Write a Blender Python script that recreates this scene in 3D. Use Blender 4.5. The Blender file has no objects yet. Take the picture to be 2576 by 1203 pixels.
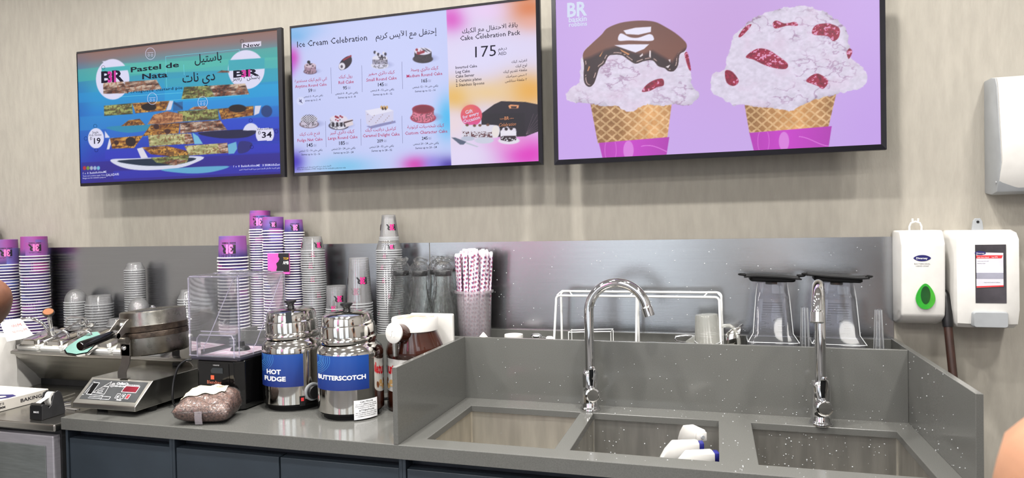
import bpy, bmesh, math, random, unicodedata
import numpy as np
from mathutils import Vector, Matrix

random.seed(7)
SC = bpy.context.scene
COL = SC.collection
PI = math.pi

# ------------------------------------------------------------------ camera
CAM = Vector((0.0, 0.0, 1.43))
YAW, PITCH, ROLL, FPX = 0.291937, -0.016478, -0.019164, 1700.69
IW, IH = 2576.0, 1203.0
_f = Vector((-math.sin(YAW) * math.cos(PITCH), math.cos(YAW) * math.cos(PITCH), math.sin(PITCH)))
_r0 = Vector((math.cos(YAW), math.sin(YAW), 0)); _u0 = _r0.cross(_f)
_r = _r0 * math.cos(ROLL) + _u0 * math.sin(ROLL)
_u = -_r0 * math.sin(ROLL) + _u0 * math.cos(ROLL)
cam_d = bpy.data.cameras.new('camera'); cam = bpy.data.objects.new('camera', cam_d); COL.objects.link(cam)
_m = Matrix((_r, _u, -_f)).transposed().to_4x4(); _m.translation = CAM
cam.matrix_world = _m
cam_d.sensor_width = 36.0; cam_d.lens = FPX / IW * 36.0
cam_d.clip_start = 0.02; cam_d.clip_end = 50
cam_d.dof.use_dof = True; cam_d.dof.focus_distance = 2.15; cam_d.dof.aperture_fstop = 8.0
SC.camera = cam

# ------------------------------------------------------------------ world, exposure, ceiling lamps, added fill lamps
w = bpy.data.worlds.new('world'); SC.world = w; w.use_nodes = True
w.node_tree.nodes['Background'].inputs[0].default_value = (0.9, 0.95, 1.0, 1)
w.node_tree.nodes['Background'].inputs[1].default_value = 0.25
vs = SC.view_settings
vs.view_transform = 'Standard'; vs.look = 'None'; vs.exposure = 0.0; vs.gamma = 1.0; vs.use_curve_mapping = False
SC.cycles.use_denoising = True
SC.cycles.max_bounces = 9; SC.cycles.diffuse_bounces = 4; SC.cycles.glossy_bounces = 5
SC.cycles.transmission_bounces = 8; SC.cycles.transparent_max_bounces = 44; SC.cycles.use_adaptive_sampling = True; SC.cycles.adaptive_threshold = 0.02
SC.cycles.caustics_reflective = False; SC.cycles.caustics_refractive = False
SC.cycles.sample_clamp_indirect = 4.0

CEIL = 3.0
def lamp(x, y, watt, size, col=(1.0, 0.97, 0.925), spread=180):
    d = bpy.data.lights.new('ceiling_lamp', 'AREA'); d.shape = 'DISK'; d.size = size; d.energy = watt; d.color = col
    d.spread = math.radians(spread)
    o = bpy.data.objects.new('ceiling_lamp', d); COL.objects.link(o); o.location = (x, y, CEIL - 0.035)
    return o
LAMPS = [(-2.85, 1.4, 10, .12, 125), (-1.85, 1.4, 15, .12, 125), (-0.87, 1.4, 18, .12, 125), (0.1, 1.4, 21, .12, 125), (1.05, 1.4, 8, .12, 125),
         (-3.2, 0.75, 14, .13, 180), (-2.15, 0.75, 18, .13, 180), (-1.2, 0.75, 20, .13, 180), (-0.2, 0.75, 21, .13, 180), (1.1, 0.75, 20, .13, 180),
         (-2.4, -0.9, 18, .35, 180), (-0.7, -0.9, 21, .35, 180), (1.0, -0.9, 23, .35, 180), (-2.6, -1.9, 34, .9, 180), (-0.8, -1.9, 34, .9, 180), (1.0, -1.9, 34, .9, 180)]  # widest row: unseen lamps added to fill the shade under the screens
for a in LAMPS: lamp(a[0], a[1], a[2], a[3], spread=a[4])

# ------------------------------------------------------------------ helpers
def ray(px, py):
    return _f + _r * ((px - IW / 2) / FPX) - _u * ((py - IH / 2) / FPX)
def at_y(px, py, y): d = ray(px, py); return CAM + d * ((y - CAM.y) / d.y)
def at_z(px, py, z): d = ray(px, py); return CAM + d * ((z - CAM.z) / d.z)
def at_x(px, py, x): d = ray(px, py); return CAM + d * ((x - CAM.x) / d.x)
def at_cyl(px, py, cx, cy, r):
    d = ray(px, py); a = d.x * d.x + d.y * d.y; b = -2 * (d.x * cx + d.y * cy); c = cx * cx + cy * cy - r * r
    t = (-b - math.sqrt(max(0, b * b - 4 * a * c))) / (2 * a); return CAM + d * t
def project(X, Y, Z):      # numpy arrays -> pixels of the photograph
    dx, dy, dz = X - CAM.x, Y - CAM.y, Z - CAM.z
    q = dx * _f.x + dy * _f.y + dz * _f.z
    return IW / 2 + FPX * (dx * _r.x + dy * _r.y + dz * _r.z) / q, IH / 2 - FPX * (dx * _u.x + dy * _u.y + dz * _u.z) / q

def lin(c):
    return tuple(((v / 255) / 12.92 if v / 255 <= 0.04045 else (((v / 255) + 0.055) / 1.055) ** 2.4) for v in c) + (1.0,)

def nodes_of(name):
    m = bpy.data.materials.new(name); m.use_nodes = True
    nt = m.node_tree; return m, nt, nt.nodes['Principled BSDF'], nt.nodes['Material Output']

def pm(name, col, rough=0.5, metal=0.0, spec=0.5, bump=0.0, bscale=200.0, stretch=None, var=0.0, vscale=20.0,
       var2=None, coat=0.0, trans=0.0, ior=1.45, aniso=0.0, emit=0.0, rvar=0.0, sss=0.0, alpha=1.0):
    """procedural material: base colour with noise variation, optional stretched bump / roughness variation"""
    m, nt, b, out = nodes_of(name)
    N, L = nt.nodes, nt.links
    c = lin(col)
    b.inputs['Base Color'].default_value = c; b.inputs['Roughness'].default_value = rough
    b.inputs['Metallic'].default_value = metal; b.inputs['Specular IOR Level'].default_value = spec
    b.inputs['Coat Weight'].default_value = coat; b.inputs['Transmission Weight'].default_value = trans
    b.inputs['IOR'].default_value = ior; b.inputs['Anisotropic'].default_value = aniso
    b.inputs['Alpha'].default_value = alpha
    if sss: b.inputs['Subsurface Weight'].default_value = sss; b.inputs['Subsurface Radius'].default_value = (.01, .004, .002)
    if emit:
        b.inputs['Emission Color'].default_value = c; b.inputs['Emission Strength'].default_value = emit
    tc = N.new('ShaderNodeTexCoord'); mp = N.new('ShaderNodeMapping'); L.new(tc.outputs['Object'], mp.inputs['Vector'])
    if stretch: mp.inputs['Scale'].default_value = stretch
    if var or var2:
        n = N.new('ShaderNodeTexNoise'); n.inputs['Scale'].default_value = vscale; n.inputs['Detail'].default_value = 5
        L.new(mp.outputs['Vector'], n.inputs['Vector'])
        mx = N.new('ShaderNodeMix'); mx.data_type = 'RGBA'
        lo = lin(tuple(max(0, v * (1 - var)) for v in col)) if not var2 else lin(var2)
        hi = lin(tuple(min(255, v * (1 + var)) for v in col))
        mx.inputs['A'].default_value = lo; mx.inputs['B'].default_value = hi
        rp = N.new('ShaderNodeMapRange'); rp.inputs['From Min'].default_value = .33; rp.inputs['From Max'].default_value = .67
        L.new(n.outputs['Fac'], rp.inputs['Value']); L.new(rp.outputs['Result'], mx.inputs['Factor'])
        L.new(mx.outputs['Result'], b.inputs['Base Color'])
    if bump or rvar:
        n2 = N.new('ShaderNodeTexNoise'); n2.inputs['Scale'].default_value = bscale; n2.inputs['Detail'].default_value = 4
        L.new(mp.outputs['Vector'], n2.inputs['Vector'])
        if bump:
            bp = N.new('ShaderNodeBump'); bp.inputs['Strength'].default_value = bump; bp.inputs['Distance'].default_value = 0.002
            L.new(n2.outputs['Fac'], bp.inputs['Height']); L.new(bp.outputs['Normal'], b.inputs['Normal'])
        if rvar:
            r2 = N.new('ShaderNodeMapRange'); r2.inputs['To Min'].default_value = max(0.02, rough - rvar); r2.inputs['To Max'].default_value = rough + rvar
            r2.inputs['From Min'].default_value = .3; r2.inputs['From Max'].default_value = .7
            L.new(n2.outputs['Fac'], r2.inputs['Value']); L.new(r2.outputs['Result'], b.inputs['Roughness'])
    return m

def clear(name, tint=(245, 247, 250), rough=0.06, milky=0.05, edge=0.35, bump=0.0, bscale=60.0, mcol=(235, 238, 240)):
    """thin clear plastic or glass: transparent at normal incidence, glossy and slightly milky towards the edges"""
    m, nt, b, out = nodes_of(name); N, L = nt.nodes, nt.links
    N.remove(b)
    tr = N.new('ShaderNodeBsdfTransparent'); tr.inputs['Color'].default_value = lin(tint)
    gl = N.new('ShaderNodeBsdfGlossy'); gl.inputs['Roughness'].default_value = rough
    df = N.new('ShaderNodeBsdfDiffuse'); df.inputs['Color'].default_value = lin(mcol)
    lw = N.new('ShaderNodeLayerWeight'); lw.inputs['Blend'].default_value = edge
    mul = N.new('ShaderNodeMath'); mul.operation = 'MULTIPLY_ADD'; mul.inputs[1].default_value = 0.75; mul.inputs[2].default_value = 0.02
    L.new(lw.outputs['Fresnel'], mul.inputs[0])
    m1 = N.new('ShaderNodeMixShader'); m1.inputs[0].default_value = milky
    L.new(tr.outputs[0], m1.inputs[1]); L.new(df.outputs[0], m1.inputs[2])
    m2 = N.new('ShaderNodeMixShader'); L.new(mul.outputs[0], m2.inputs[0]); L.new(m1.outputs[0], m2.inputs[1]); L.new(gl.outputs[0], m2.inputs[2])
    L.new(m2.outputs[0], out.inputs['Surface'])
    if bump:
        tc = N.new('ShaderNodeTexCoord'); n2 = N.new('ShaderNodeTexNoise'); n2.inputs['Scale'].default_value = bscale; n2.inputs['Detail'].default_value = 3
        n2.inputs['Distortion'].default_value = 1.2
        L.new(tc.outputs['Object'], n2.inputs['Vector'])
        bp = N.new('ShaderNodeBump'); bp.inputs['Strength'].default_value = bump; bp.inputs['Distance'].default_value = 0.01
        L.new(n2.outputs['Fac'], bp.inputs['Height'])
        for s in (gl, df, lw): L.new(bp.outputs['Normal'], s.inputs['Normal'])
    return m

class MB:
    """collects shapes for one mesh"""
    def __init__(s): s.v = []; s.f = []; s.m = []
    def add(s, verts, faces, mat=0, M=None):
        o = len(s.v)
        if M is not None: verts = [M @ Vector(q) for q in verts]
        s.v += [tuple(q) for q in verts]; s.f += [tuple(i + o for i in q) for q in faces]; s.m += [mat] * len(faces)
        return s
    def box(s, x0, x1, y0, y1, z0, z1, mat=0, M=None):
        v = [(x0, y0, z0), (x1, y0, z0), (x1, y1, z0), (x0, y1, z0), (x0, y0, z1), (x1, y0, z1), (x1, y1, z1), (x0, y1, z1)]
        return s.add(v, [(0, 3, 2, 1), (4, 5, 6, 7), (0, 1, 5, 4), (1, 2, 6, 5), (2, 3, 7, 6), (3, 0, 4, 7)], mat, M)
    def lathe(s, prof, seg=32, c=(0, 0, 0), mat=0, M=None, a0=0, a1=2 * PI, wob=None):
        full = abs(a1 - a0 - 2 * PI) < 1e-6; n = seg if full else seg + 1
        v = []; f = []
        for j, (r, z) in enumerate(prof):
            for i in range(n):
                a = a0 + (a1 - a0) * i / seg
                rr = r * (wob(a, j) if wob else 1)
                v.append((c[0] + rr * math.cos(a), c[1] + rr * math.sin(a), c[2] + z))
        for j in range(len(prof) - 1):
            for i in range(seg):
                k = (i + 1) % n
                f.append((j * n + i, j * n + k, (j + 1) * n + k, (j + 1) * n + i))
        if full:
            if prof[0][0] > 1e-5 and prof[0][0] < 0: pass
        return s.add(v, f, mat, M)
    def disc(s, r, z, seg=32, c=(0, 0, 0), mat=0, M=None, up=True):
        v = [(c[0] + r * math.cos(2 * PI * i / seg), c[1] + r * math.sin(2 * PI * i / seg), c[2] + z) for i in range(seg)]
        f = tuple(range(seg)); return s.add(v, [f if up else f[::-1]], mat, M)
    def cyl(s, r, z0, z1, seg=24, c=(0, 0, 0), mat=0, M=None, r2=None):
        r2 = r if r2 is None else r2
        s.lathe([(r, z0), (r2, z1)], seg, c, mat, M); s.disc(r, z0, seg, c, mat, M, False); s.disc(r2, z1, seg, c, mat, M, True); return s
    def rod(s, p, q, r, seg=10, mat=0, r2=None):
        p = Vector(p); q = Vector(q); d = q - p
        M = Matrix.Translation(p) @ d.to_track_quat('Z', 'Y').to_matrix().to_4x4()
        return s.cyl(r, 0, d.length, seg, mat=mat, M=M, r2=r2)
    def tube(s, pts, r, seg=10, closed=False, mat=0, caps=True):
        pts = [Vector(q) for q in pts]; n = len(pts); rr = r if isinstance(r, (list, tuple)) else [r] * n
        T = []
        for i in range(n):
            a = pts[i - 1] if (i > 0 or closed) else pts[i]; b = pts[(i + 1) % n] if (i < n - 1 or closed) else pts[i]
            T.append((b - a).normalized())
        up = Vector((0, 0, 1)) if abs(T[0].z) < 0.9 else Vector((1, 0, 0))
        nrm = (up - T[0] * up.dot(T[0])).normalized(); v = []; f = []
        for i in range(n):
            nrm = (nrm - T[i] * nrm.dot(T[i])).normalized(); bi = T[i].cross(nrm)
            for k in range(seg):
                a = 2 * PI * k / seg; v.append(pts[i] + (nrm * math.cos(a) + bi * math.sin(a)) * rr[i])
        for i in range(n if closed else n - 1):
            j = (i + 1) % n
            for k in range(seg):
                l = (k + 1) % seg; f.append((i * seg + k, i * seg + l, j * seg + l, j * seg + k))
        if not closed and caps: f.append(tuple(range(seg))[::-1]); f.append(tuple((n - 1) * seg + k for k in range(seg)))
        return s.add(v, f, mat)
    def prism(s, poly, lo, hi, axis='y', mat=0, M=None):
        """poly: 2D outline; extruded along axis between lo and hi"""
        def P(a, b, t): return {'y': (a, t, b), 'x': (t, a, b), 'z': (a, b, t)}[axis]
        n = len(poly); v = [P(a, b, lo) for a, b in poly] + [P(a, b, hi) for a, b in poly]
        f = [tuple(range(n)), tuple(range(2 * n - 1, n - 1, -1))] + [(i, i + n, (i + 1) % n + n, (i + 1) % n) for i in range(n)]
        return s.add(v, f, mat, M)
    def loft(s, rings, mat=0, M=None, cap0=True, cap1=True):
        n = len(rings[0]); v = [q for r in rings for q in r]; f = []
        for j in range(len(rings) - 1):
            for i in range(n):
                k = (i + 1) % n; f.append((j * n + i, j * n + k, (j + 1) * n + k, (j + 1) * n + i))
        if cap0: f.append(tuple(range(n))[::-1])
        if cap1: f.append(tuple((len(rings) - 1) * n + i for i in range(n)))
        return s.add(v, f, mat, M)
    def sphere(s, c, r, seg=12, rings=8, mat=0, sc=(1, 1, 1), M=None):
        prof = [(max(1e-5, r * math.sin(PI * j / rings)), -r * math.cos(PI * j / rings)) for j in range(rings + 1)]
        n0 = len(s.v); s.lathe(prof, seg, mat=mat)
        for i in range(n0, len(s.v)):
            q = Vector((s.v[i][0] * sc[0], s.v[i][1] * sc[1], s.v[i][2] * sc[2]))
            if M is not None: q = M @ q
            s.v[i] = tuple(q + Vector(c))
        return s
    def build(s, name, mats, parent=None, smooth=40, bevel=0.0, bseg=2, loc=None, link=True, fixn=True, zmin=None):
        me = bpy.data.meshes.new(name); me.from_pydata(s.v, [], s.f)
        mats = mats if isinstance(mats, (list, tuple)) else [mats]
        for q in mats: me.materials.append(q)
        me.polygons.foreach_set('material_index', s.m)
        if bevel or fixn:
            bm = bmesh.new(); bm.from_mesh(me)
            if fixn: bmesh.ops.remove_doubles(bm, verts=bm.verts, dist=1e-6); bmesh.ops.recalc_face_normals(bm, faces=bm.faces)
            if bevel:
                ed = [e for e in bm.edges if len(e.link_faces) == 2 and e.calc_face_angle(0) > math.radians(30) and (zmin is None or min(q.co.z for q in e.verts) > zmin)]
                bmesh.ops.bevel(bm, geom=ed, offset=bevel, segments=bseg, profile=0.5, affect='EDGES', clamp_overlap=True)
            bm.to_mesh(me); bm.free()
        if smooth:
            me.shade_smooth(); me.set_sharp_from_angle(angle=math.radians(smooth))
        o = bpy.data.objects.new(name, me)
        if link: COL.objects.link(o)
        if parent is not None: o.parent = parent
        if loc is not None: o.location = loc
        return o

def tag(o, label=None, cat=None, group=None, kind=None):
    if label: o['label'] = label
    if cat: o['category'] = cat
    if group: o['group'] = group
    if kind: o['kind'] = kind
    return o
def thing(name, label, cat, loc=(0, 0, 0), rz=0.0, group=None):
    o = bpy.data.objects.new(name, None); COL.objects.link(o); o.location = loc; o.rotation_euler = (0, 0, rz)
    o.empty_display_size = 0.05
    return tag(o, label, cat, group)
def copy_tree(o, parent=None):
    c = o.copy(); COL.objects.link(c); c.parent = parent
    for ch in list(o.children): copy_tree(ch, c)
    return c
ORD = ['topmost'] + ['second', 'third', 'fourth', 'fifth', 'sixth', 'seventh', 'eighth', 'ninth', 'tenth', 'eleventh', 'twelfth', 'thirteenth',
       'fourteenth', 'fifteenth', 'sixteenth', 'seventeenth', 'eighteenth', 'nineteenth', 'twentieth']
_T = {2: 'twenty', 3: 'thirty', 4: 'forty'}
def ordinal(i):            # 0 = topmost
    if i < 20: return ORD[i]
    n = i + 1; t, u = divmod(n, 10)
    if u == 0: return {3: 'thirtieth', 4: 'fortieth', 5: 'fiftieth'}[t]
    return _T[t] + '-' + ['first', 'second', 'third', 'fourth', 'fifth', 'sixth', 'seventh', 'eighth', 'ninth'][u - 1]

# ---- lettering: filled outlines of the built-in font as flat geometry
_FORMS = {}
for cp in list(range(0xFE70, 0xFEFD)):
    d = unicodedata.decomposition(chr(cp)).split()
    if len(d) == 2 and d[0] in ('<isolated>', '<final>', '<initial>', '<medial>'):
        _FORMS.setdefault(int(d[1], 16), {})[d[0][1:4]] = chr(cp)
_LA = {0x622: ('\uFEF5', '\uFEF6'), 0x623: ('\uFEF7', '\uFEF8'), 0x625: ('\uFEF9', '\uFEFA'), 0x627: ('\uFEFB', '\uFEFC')}
def arabic(s):
    """joined letter forms in visual (left to right) order; digits keep their order"""
    out = []; i = 0; joins = False
    while i < len(s):
        c = ord(s[i]); F = _FORMS.get(c)
        if c == 0x644 and i + 1 < len(s) and ord(s[i + 1]) in _LA:
            out.append(_LA[ord(s[i + 1])][1 if joins else 0]); joins = False; i += 2; continue
        if not F: out.append(s[i]); joins = False; i += 1; continue
        nxt = _FORMS.get(ord(s[i + 1])) if i + 1 < len(s) else None
        nj = bool(nxt and 'fin' in nxt and 'ini' in F)
        out.append(F['med'] if joins and nj and 'med' in F else F['fin'] if joins and 'fin' in F else F['ini'] if nj else F['iso'])
        joins = nj; i += 1
    vis = ''.join(out)[::-1]; res = ''; run = ''
    for ch in vis:
        if ch.isdigit(): run = ch + run
        else: res += run + ch; run = ''
    return res + run
_TC = {}
def glyphs(s, bold=0.0, res=2):
    """flat mesh of a string: verts (x, y) with x from 0 to 1 over its ink width and cap-height units kept, faces, width"""
    k = (s, bold, res)
    if k in _TC: return _TC[k]
    c = bpy.data.curves.new('lettering', 'FONT'); c.body = s; c.resolution_u = res; c.offset = bold; c.fill_mode = 'FRONT'
    o = bpy.data.objects.new('lettering', c); COL.objects.link(o)
    me = bpy.data.meshes.new_from_object(o)
    v = [(q.co.x, q.co.y) for q in me.vertices]; f = [tuple(q.vertices) for q in me.polygons]
    bpy.data.objects.remove(o); bpy.data.curves.remove(c); bpy.data.meshes.remove(me)
    x0 = min(q[0] for q in v); x1 = max(q[0] for q in v)
    v = [(q[0] - x0, q[1]) for q in v]
    _TC[k] = (v, f, x1 - x0); return _TC[k]
CAP = 0.73     # cap height of the built-in font at size 1
def letters(mb, s, fn, width=None, cap=None, bold=0.0, mat=0, skew=0.0, res=2, flip=False):
    """adds a string; fn(x, y) maps plane metres (origin at the baseline start) to 3D"""
    v, f, w0 = glyphs(s, bold, res)
    sx = width / w0 if width else cap / CAP; sy = cap / CAP if cap else sx
    if flip: v2 = [fn(w0 * sx - q[0] * sx - skew * q[1] * sy, -q[1] * sy) for q in v]
    else: v2 = [fn(q[0] * sx + skew * q[1] * sy, q[1] * sy) for q in v]
    mb.add(v2, f, mat); return w0 * sx
# ------------------------------------------------------------------ materials
M = {}
M['plaster'] = pm('plaster', (160, 155, 145), 0.85, spec=.2, bump=.45, bscale=150, stretch=(1.3, 1, .3), var=.025, vscale=40)
M['stone'] = pm('grey_quartz', (95, 95, 92), 0.14, spec=.6, var=.05, vscale=500, rvar=.04, bscale=30)
M['splash'] = pm('brushed_steel_sheet', (170, 171, 173), 0.23, 1.0, bump=.05, bscale=40, stretch=(.25, 1, 22), var=.012, vscale=12)
M['steel'] = pm('brushed_steel', (186, 184, 178), 0.26, 1.0, bump=.05, bscale=30, stretch=(1, 1, 14), var=.05, vscale=6)
M['sink_dull'] = pm('sink_steel_dull', (190, 184, 172), 0.4, .8, bump=.05, bscale=26, stretch=(6, 6, 1), var=.06, vscale=5)
M['sink'] = pm('sink_steel', (184, 181, 174), 0.3, .88, bump=.06, bscale=26, stretch=(6, 6, 1), var=.08, vscale=5)
M['mirror_steel'] = pm('polished_steel', (214, 211, 206), 0.08, 1.0, bump=.02, bscale=14, var=.03, vscale=8)
M['chrome'] = pm('chrome', (226, 226, 228), 0.035, 1.0)
M['iron'] = pm('heat_stained_steel', (150, 148, 142), 0.3, 1.0, var2=(104, 98, 88), vscale=9, bump=.05, bscale=40, rvar=.08)
M['crust'] = pm('baked_crust', (78, 66, 56), 0.5, .6, var2=(38, 31, 27), vscale=40, bump=.6, bscale=120)
M['black'] = pm('black_plastic', (20, 20, 22), 0.32, var=.1)
M['gloss_black'] = pm('gloss_black', (10, 10, 11), 0.12, coat=.4, var=.1)
M['rubber'] = pm('black_rubber', (11, 11, 12), 0.6, spec=.25, var=.15)
M['dark_grey'] = pm('dark_grey_plastic', (48, 48, 50), 0.45, var=.08)
M['white'] = pm('white_plastic', (206, 204, 200), 0.35, var=.015, vscale=30)
M['white_wire'] = pm('white_wire', (236, 236, 234), 0.3, var=.02)
M['ivory'] = pm('pan_plastic', (226, 226, 222), 0.4, var=.03)
M['grey_plastic'] = pm('grey_plastic', (150, 153, 156), 0.38, var=.03)
M['cab'] = pm('cabinet_blue_grey', (46, 54, 62), 0.35, var=.05, vscale=6, bump=.05, bscale=300)
M['cab_dark'] = pm('cabinet_recess', (34, 40, 48), 0.4, var=.05)
M['fridge_panel'] = pm('fridge_panel', (112, 117, 116), 0.4, .4, bump=.05, bscale=30, stretch=(1, 1, 10), var=.05)
M['fridge_frame'] = pm('fridge_frame', (168, 165, 172), 0.36, .5, bump=.03, bscale=30, stretch=(1, 1, 10), var=.03)
M['paper'] = pm('white_paper', (208, 206, 201), 0.8, spec=.2, bump=.35, bscale=26, var=.02)
M['carton'] = pm('white_carton', (214, 208, 198), 0.6, spec=.3, var=.02)
M['rim'] = pm('paper_rim', (240, 238, 236), 0.5, var=.02)
M['navy'] = pm('navy_ink', (28, 26, 92), 0.5, var=.03)
M['ink'] = pm('black_ink', (26, 24, 30), 0.5, var=.03)
M['white_ink'] = pm('white_ink', (238, 238, 240), 0.5, var=.02)
M['pink_ink'] = pm('pink_ink', (240, 118, 182), 0.5, var=.02)
M['magenta_ink'] = pm('magenta_ink', (205, 34, 122), 0.5, var=.02)
M['red_ink'] = pm('red_ink', (206, 52, 56), 0.5, var=.02)
M['orange_ink'] = pm('orange_ink', (232, 100, 70), 0.4, var=.02)
M['grey_ink'] = pm('grey_ink', (110, 112, 116), 0.5, var=.02)
M['bezel'] = pm('screen_bezel', (24, 23, 30), 0.28, var=.05)
M['clear'] = clear('clear_plastic', (254, 254, 255), milky=.075, edge=.3, rough=.04, mcol=(255, 255, 255))
M['clear_thick'] = clear('clear_polycarbonate', (250, 250, 253), .05, .03, .3)
M['clear_edge'] = clear('clear_plastic_edge', (253, 253, 254), .07, .5, .35)
M['hood_edge'] = clear('hood_edge', (247, 246, 252), .06, .24, .4, mcol=(214, 208, 232))
M['frost'] = clear('frosted_plastic', (248, 248, 246), .2, .24, .3, mcol=(214, 214, 206))
M['tub'] = clear('translucent_tub', (246, 244, 245), .2, .27, .25, mcol=(206, 198, 204))
M['wrap'] = clear('crumpled_wrap', (255, 255, 255), .04, .02, .19, bump=.9, bscale=48)
M['glass'] = clear('bottle_glass', (251, 253, 251), .03, .01, .2)
M['skin_dark'] = pm('skin_brown', (116, 78, 60), 0.5, sss=.1, var=.06, vscale=30, bump=.1, bscale=300)
M['skin_light'] = pm('skin_tan', (176, 130, 102), 0.5, sss=.1, var=.04, vscale=30, bump=.1, bscale=300)
M['shirt'] = pm('pale_shirt', (206, 212, 218), 0.8, bump=.3, bscale=60, var=.04)
M['shirt_dark'] = pm('dark_shirt', (52, 52, 60), 0.8, bump=.3, bscale=60, var=.06)
M['trousers'] = pm('dark_trousers', (36, 38, 44), 0.85, bump=.3, bscale=60, var=.06)
M['hair'] = pm('dark_hair', (24, 20, 18), 0.6, bump=.6, bscale=90, var=.2)
M['wood'] = pm('dark_wood', (46, 27, 21), 0.4, var=.25, vscale=12, stretch=(8, 8, .6))
M['water'] = pm('water_drop', (228, 232, 234), 0.04, spec=1.0, var=.01, trans=.35, ior=1.33)

# ------------------------------------------------------------------ the room
WALL = 2.17
def struct(name, mb, mat, **k): return tag(mb.build(name, mat, smooth=0, **k), kind='structure')
struct('wall_back', MB().box(-4.2, 2.1, WALL, WALL + .1, 0, CEIL), M['plaster'])
M['wall_paint'] = pm('wall_paint', (176, 174, 171), 0.8, var=.03)
M['wall_shop'] = pm('shop_side_wall', (174, 173, 173), 0.7, var=.05)
M['ceiling_paint'] = pm('ceiling_paint', (214, 212, 208), 0.9, var=.02)
M['floor_tile'] = pm('floor_tile', (102, 101, 101), 0.35, var=.08, vscale=3)
struct('wall_left', MB().box(-4.3, -4.2, -2.7, WALL + .1, 0, CEIL), M['wall_paint'])
struct('wall_right', MB().box(2.1, 2.2, -2.7, WALL + .1, 0, CEIL), M['wall_paint'])
struct('wall_front', MB().box(-4.3, 2.2, -2.8, -2.7, 0, CEIL), M['wall_shop'])
# unseen shop front: glowing windows added to brighten the steel, pink neon it mirrors
M['window_glow'] = pm('added_window_glow', (226, 236, 246), .3, emit=1.1, spec=.3)
M['neon'] = pm('pink_neon', (255, 70, 170), .4, emit=9.0)
for i_, (a, b_) in enumerate(((-3.7, -2.3), (-1.5, -.2), (.5, 1.7))):
    wo = struct('window_%d' % (i_ + 1), MB().box(a, b_, -2.695, -2.69, .35, 2.55), M['window_glow'])
    for q in ((a - .05, a, .3, 2.6), (b_, b_ + .05, .3, 2.6), (a, b_, .3, .35), (a, b_, 2.55, 2.6), ((a + b_) / 2 - .02, (a + b_) / 2 + .02, .35, 2.55)): MB().box(q[0], q[1], -2.7, -2.66, q[2], q[3]).build('window_frame', M['dark_grey'], wo, smooth=0)
tag(MB().tube([(-1.95, -2.64, 1.15), (-1.95, -2.64, 2.35)], .025, 10).build('neon_tube', M['neon']), 'vertical pink neon tube on the shop front opposite the counter', 'neon light')
struct('ceiling', MB().box(-4.3, 2.2, -2.8, WALL + .1, CEIL, CEIL + .1), M['ceiling_paint'])
struct('floor', MB().box(-4.3, 2.2, -2.8, WALL + .1, -.1, 0), M['floor_tile'])
# recessed lamp housings around the ceiling and fill lamps
M['lamp_ring'] = pm('lamp_ring', (230, 230, 228), 0.4, var=.02)
for i, (x, y, wt, s, _sp) in enumerate(LAMPS):
    tag(MB().lathe([(s / 2 + .004, 0), (s / 2 + .006, -.03), (s / 2 + .03, -.032), (s / 2 + .034, 0)], 28).build('downlight_ring', M['lamp_ring'], loc=(x, y, CEIL)),
        '%s ceiling lamp in the row %s' % (['first', 'second', 'third', 'fourth', 'fifth', 'sixth'][i % 5 if i < 10 else (i - 10) % 3], 'just before the screens' if i < 5 else 'over the staff aisle' if i < 10 else 'over the customers' if i < 13 else 'added behind the camera as soft fill'), 'ceiling lamp', 'ceiling lamps')

# steel sheet behind the counter, in two panels with a joint
so = thing('steel_backsplash', 'brushed steel sheet lining the wall above the worktop and sinks', 'backsplash', (-.6, WALL - .004, 1.0))
MB().box(-2.4, -.352, 0, .004, -.1, .384).build('steel_sheet', M['splash'], so, smooth=0)
MB().box(-.349, 1.087, 0, .004, -.1, .384).build('steel_sheet', M['splash'], so, smooth=0)

# ------------------------------------------------------------------ worktop with upstands and three openings
ZC, YF, YU = 0.90, 1.505, 1.98
XL, XR = -1.842, 0.49
SINKS = [(-.706, -.375), (-.337, .002), (.085, .43)]
SY = (1.566, 1.896)
def slab(xs, ys, holes, z0, z1):
    mb = MB(); nx, ny = len(xs) - 1, len(ys) - 1
    solid = lambda i, j: 0 <= i < nx and 0 <= j < ny and not any(h[0] <= (xs[i] + xs[i + 1]) / 2 <= h[1] and h[2] <= (ys[j] + ys[j + 1]) / 2 <= h[3] for h in holes)
    for i in range(nx):
        for j in range(ny):
            if not solid(i, j): continue
            a, b, c, d = xs[i], xs[i + 1], ys[j], ys[j + 1]
            mb.add([(a, c, z1), (b, c, z1), (b, d, z1), (a, d, z1)], [(0, 1, 2, 3)]); mb.add([(a, c, z0), (a, d, z0), (b, d, z0), (b, c, z0)], [(0, 1, 2, 3)])
            if not solid(i - 1, j): mb.add([(a, c, z0), (a, c, z1), (a, d, z1), (a, d, z0)], [(0, 1, 2, 3)])
            if not solid(i + 1, j): mb.add([(b, c, z0), (b, d, z0), (b, d, z1), (b, c, z1)], [(0, 1, 2, 3)])
            if not solid(i, j - 1): mb.add([(a, c, z0), (b, c, z0), (b, c, z1), (a, c, z1)], [(0, 1, 2, 3)])
            if not solid(i, j + 1): mb.add([(a, d, z0), (a, d, z1), (b, d, z1), (b, d, z0)], [(0, 1, 2, 3)])
    return mb
wt = thing('worktop', 'long grey quartz worktop with three sink openings and raised edges', 'worktop', (0, 0, 0))
xs = sorted([XL, XR] + [v for s in SINKS for v in s])
slab(xs, [YF, SY[0], SY[1], YU], [(a, b, SY[0], SY[1]) for a, b in SINKS], ZC - .018, ZC).build('slab', M['stone'], wt, smooth=0, bevel=.0016, bseg=2, zmin=ZC - .001)
MB().box(XL, XR, YF, YF + .02, ZC - .035, ZC - .018).box(XL, XL + .02, YF + .02, YU, ZC - .035, ZC - .018).build('front_apron', M['stone'], wt, smooth=0)
ZT = 1.091
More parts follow.
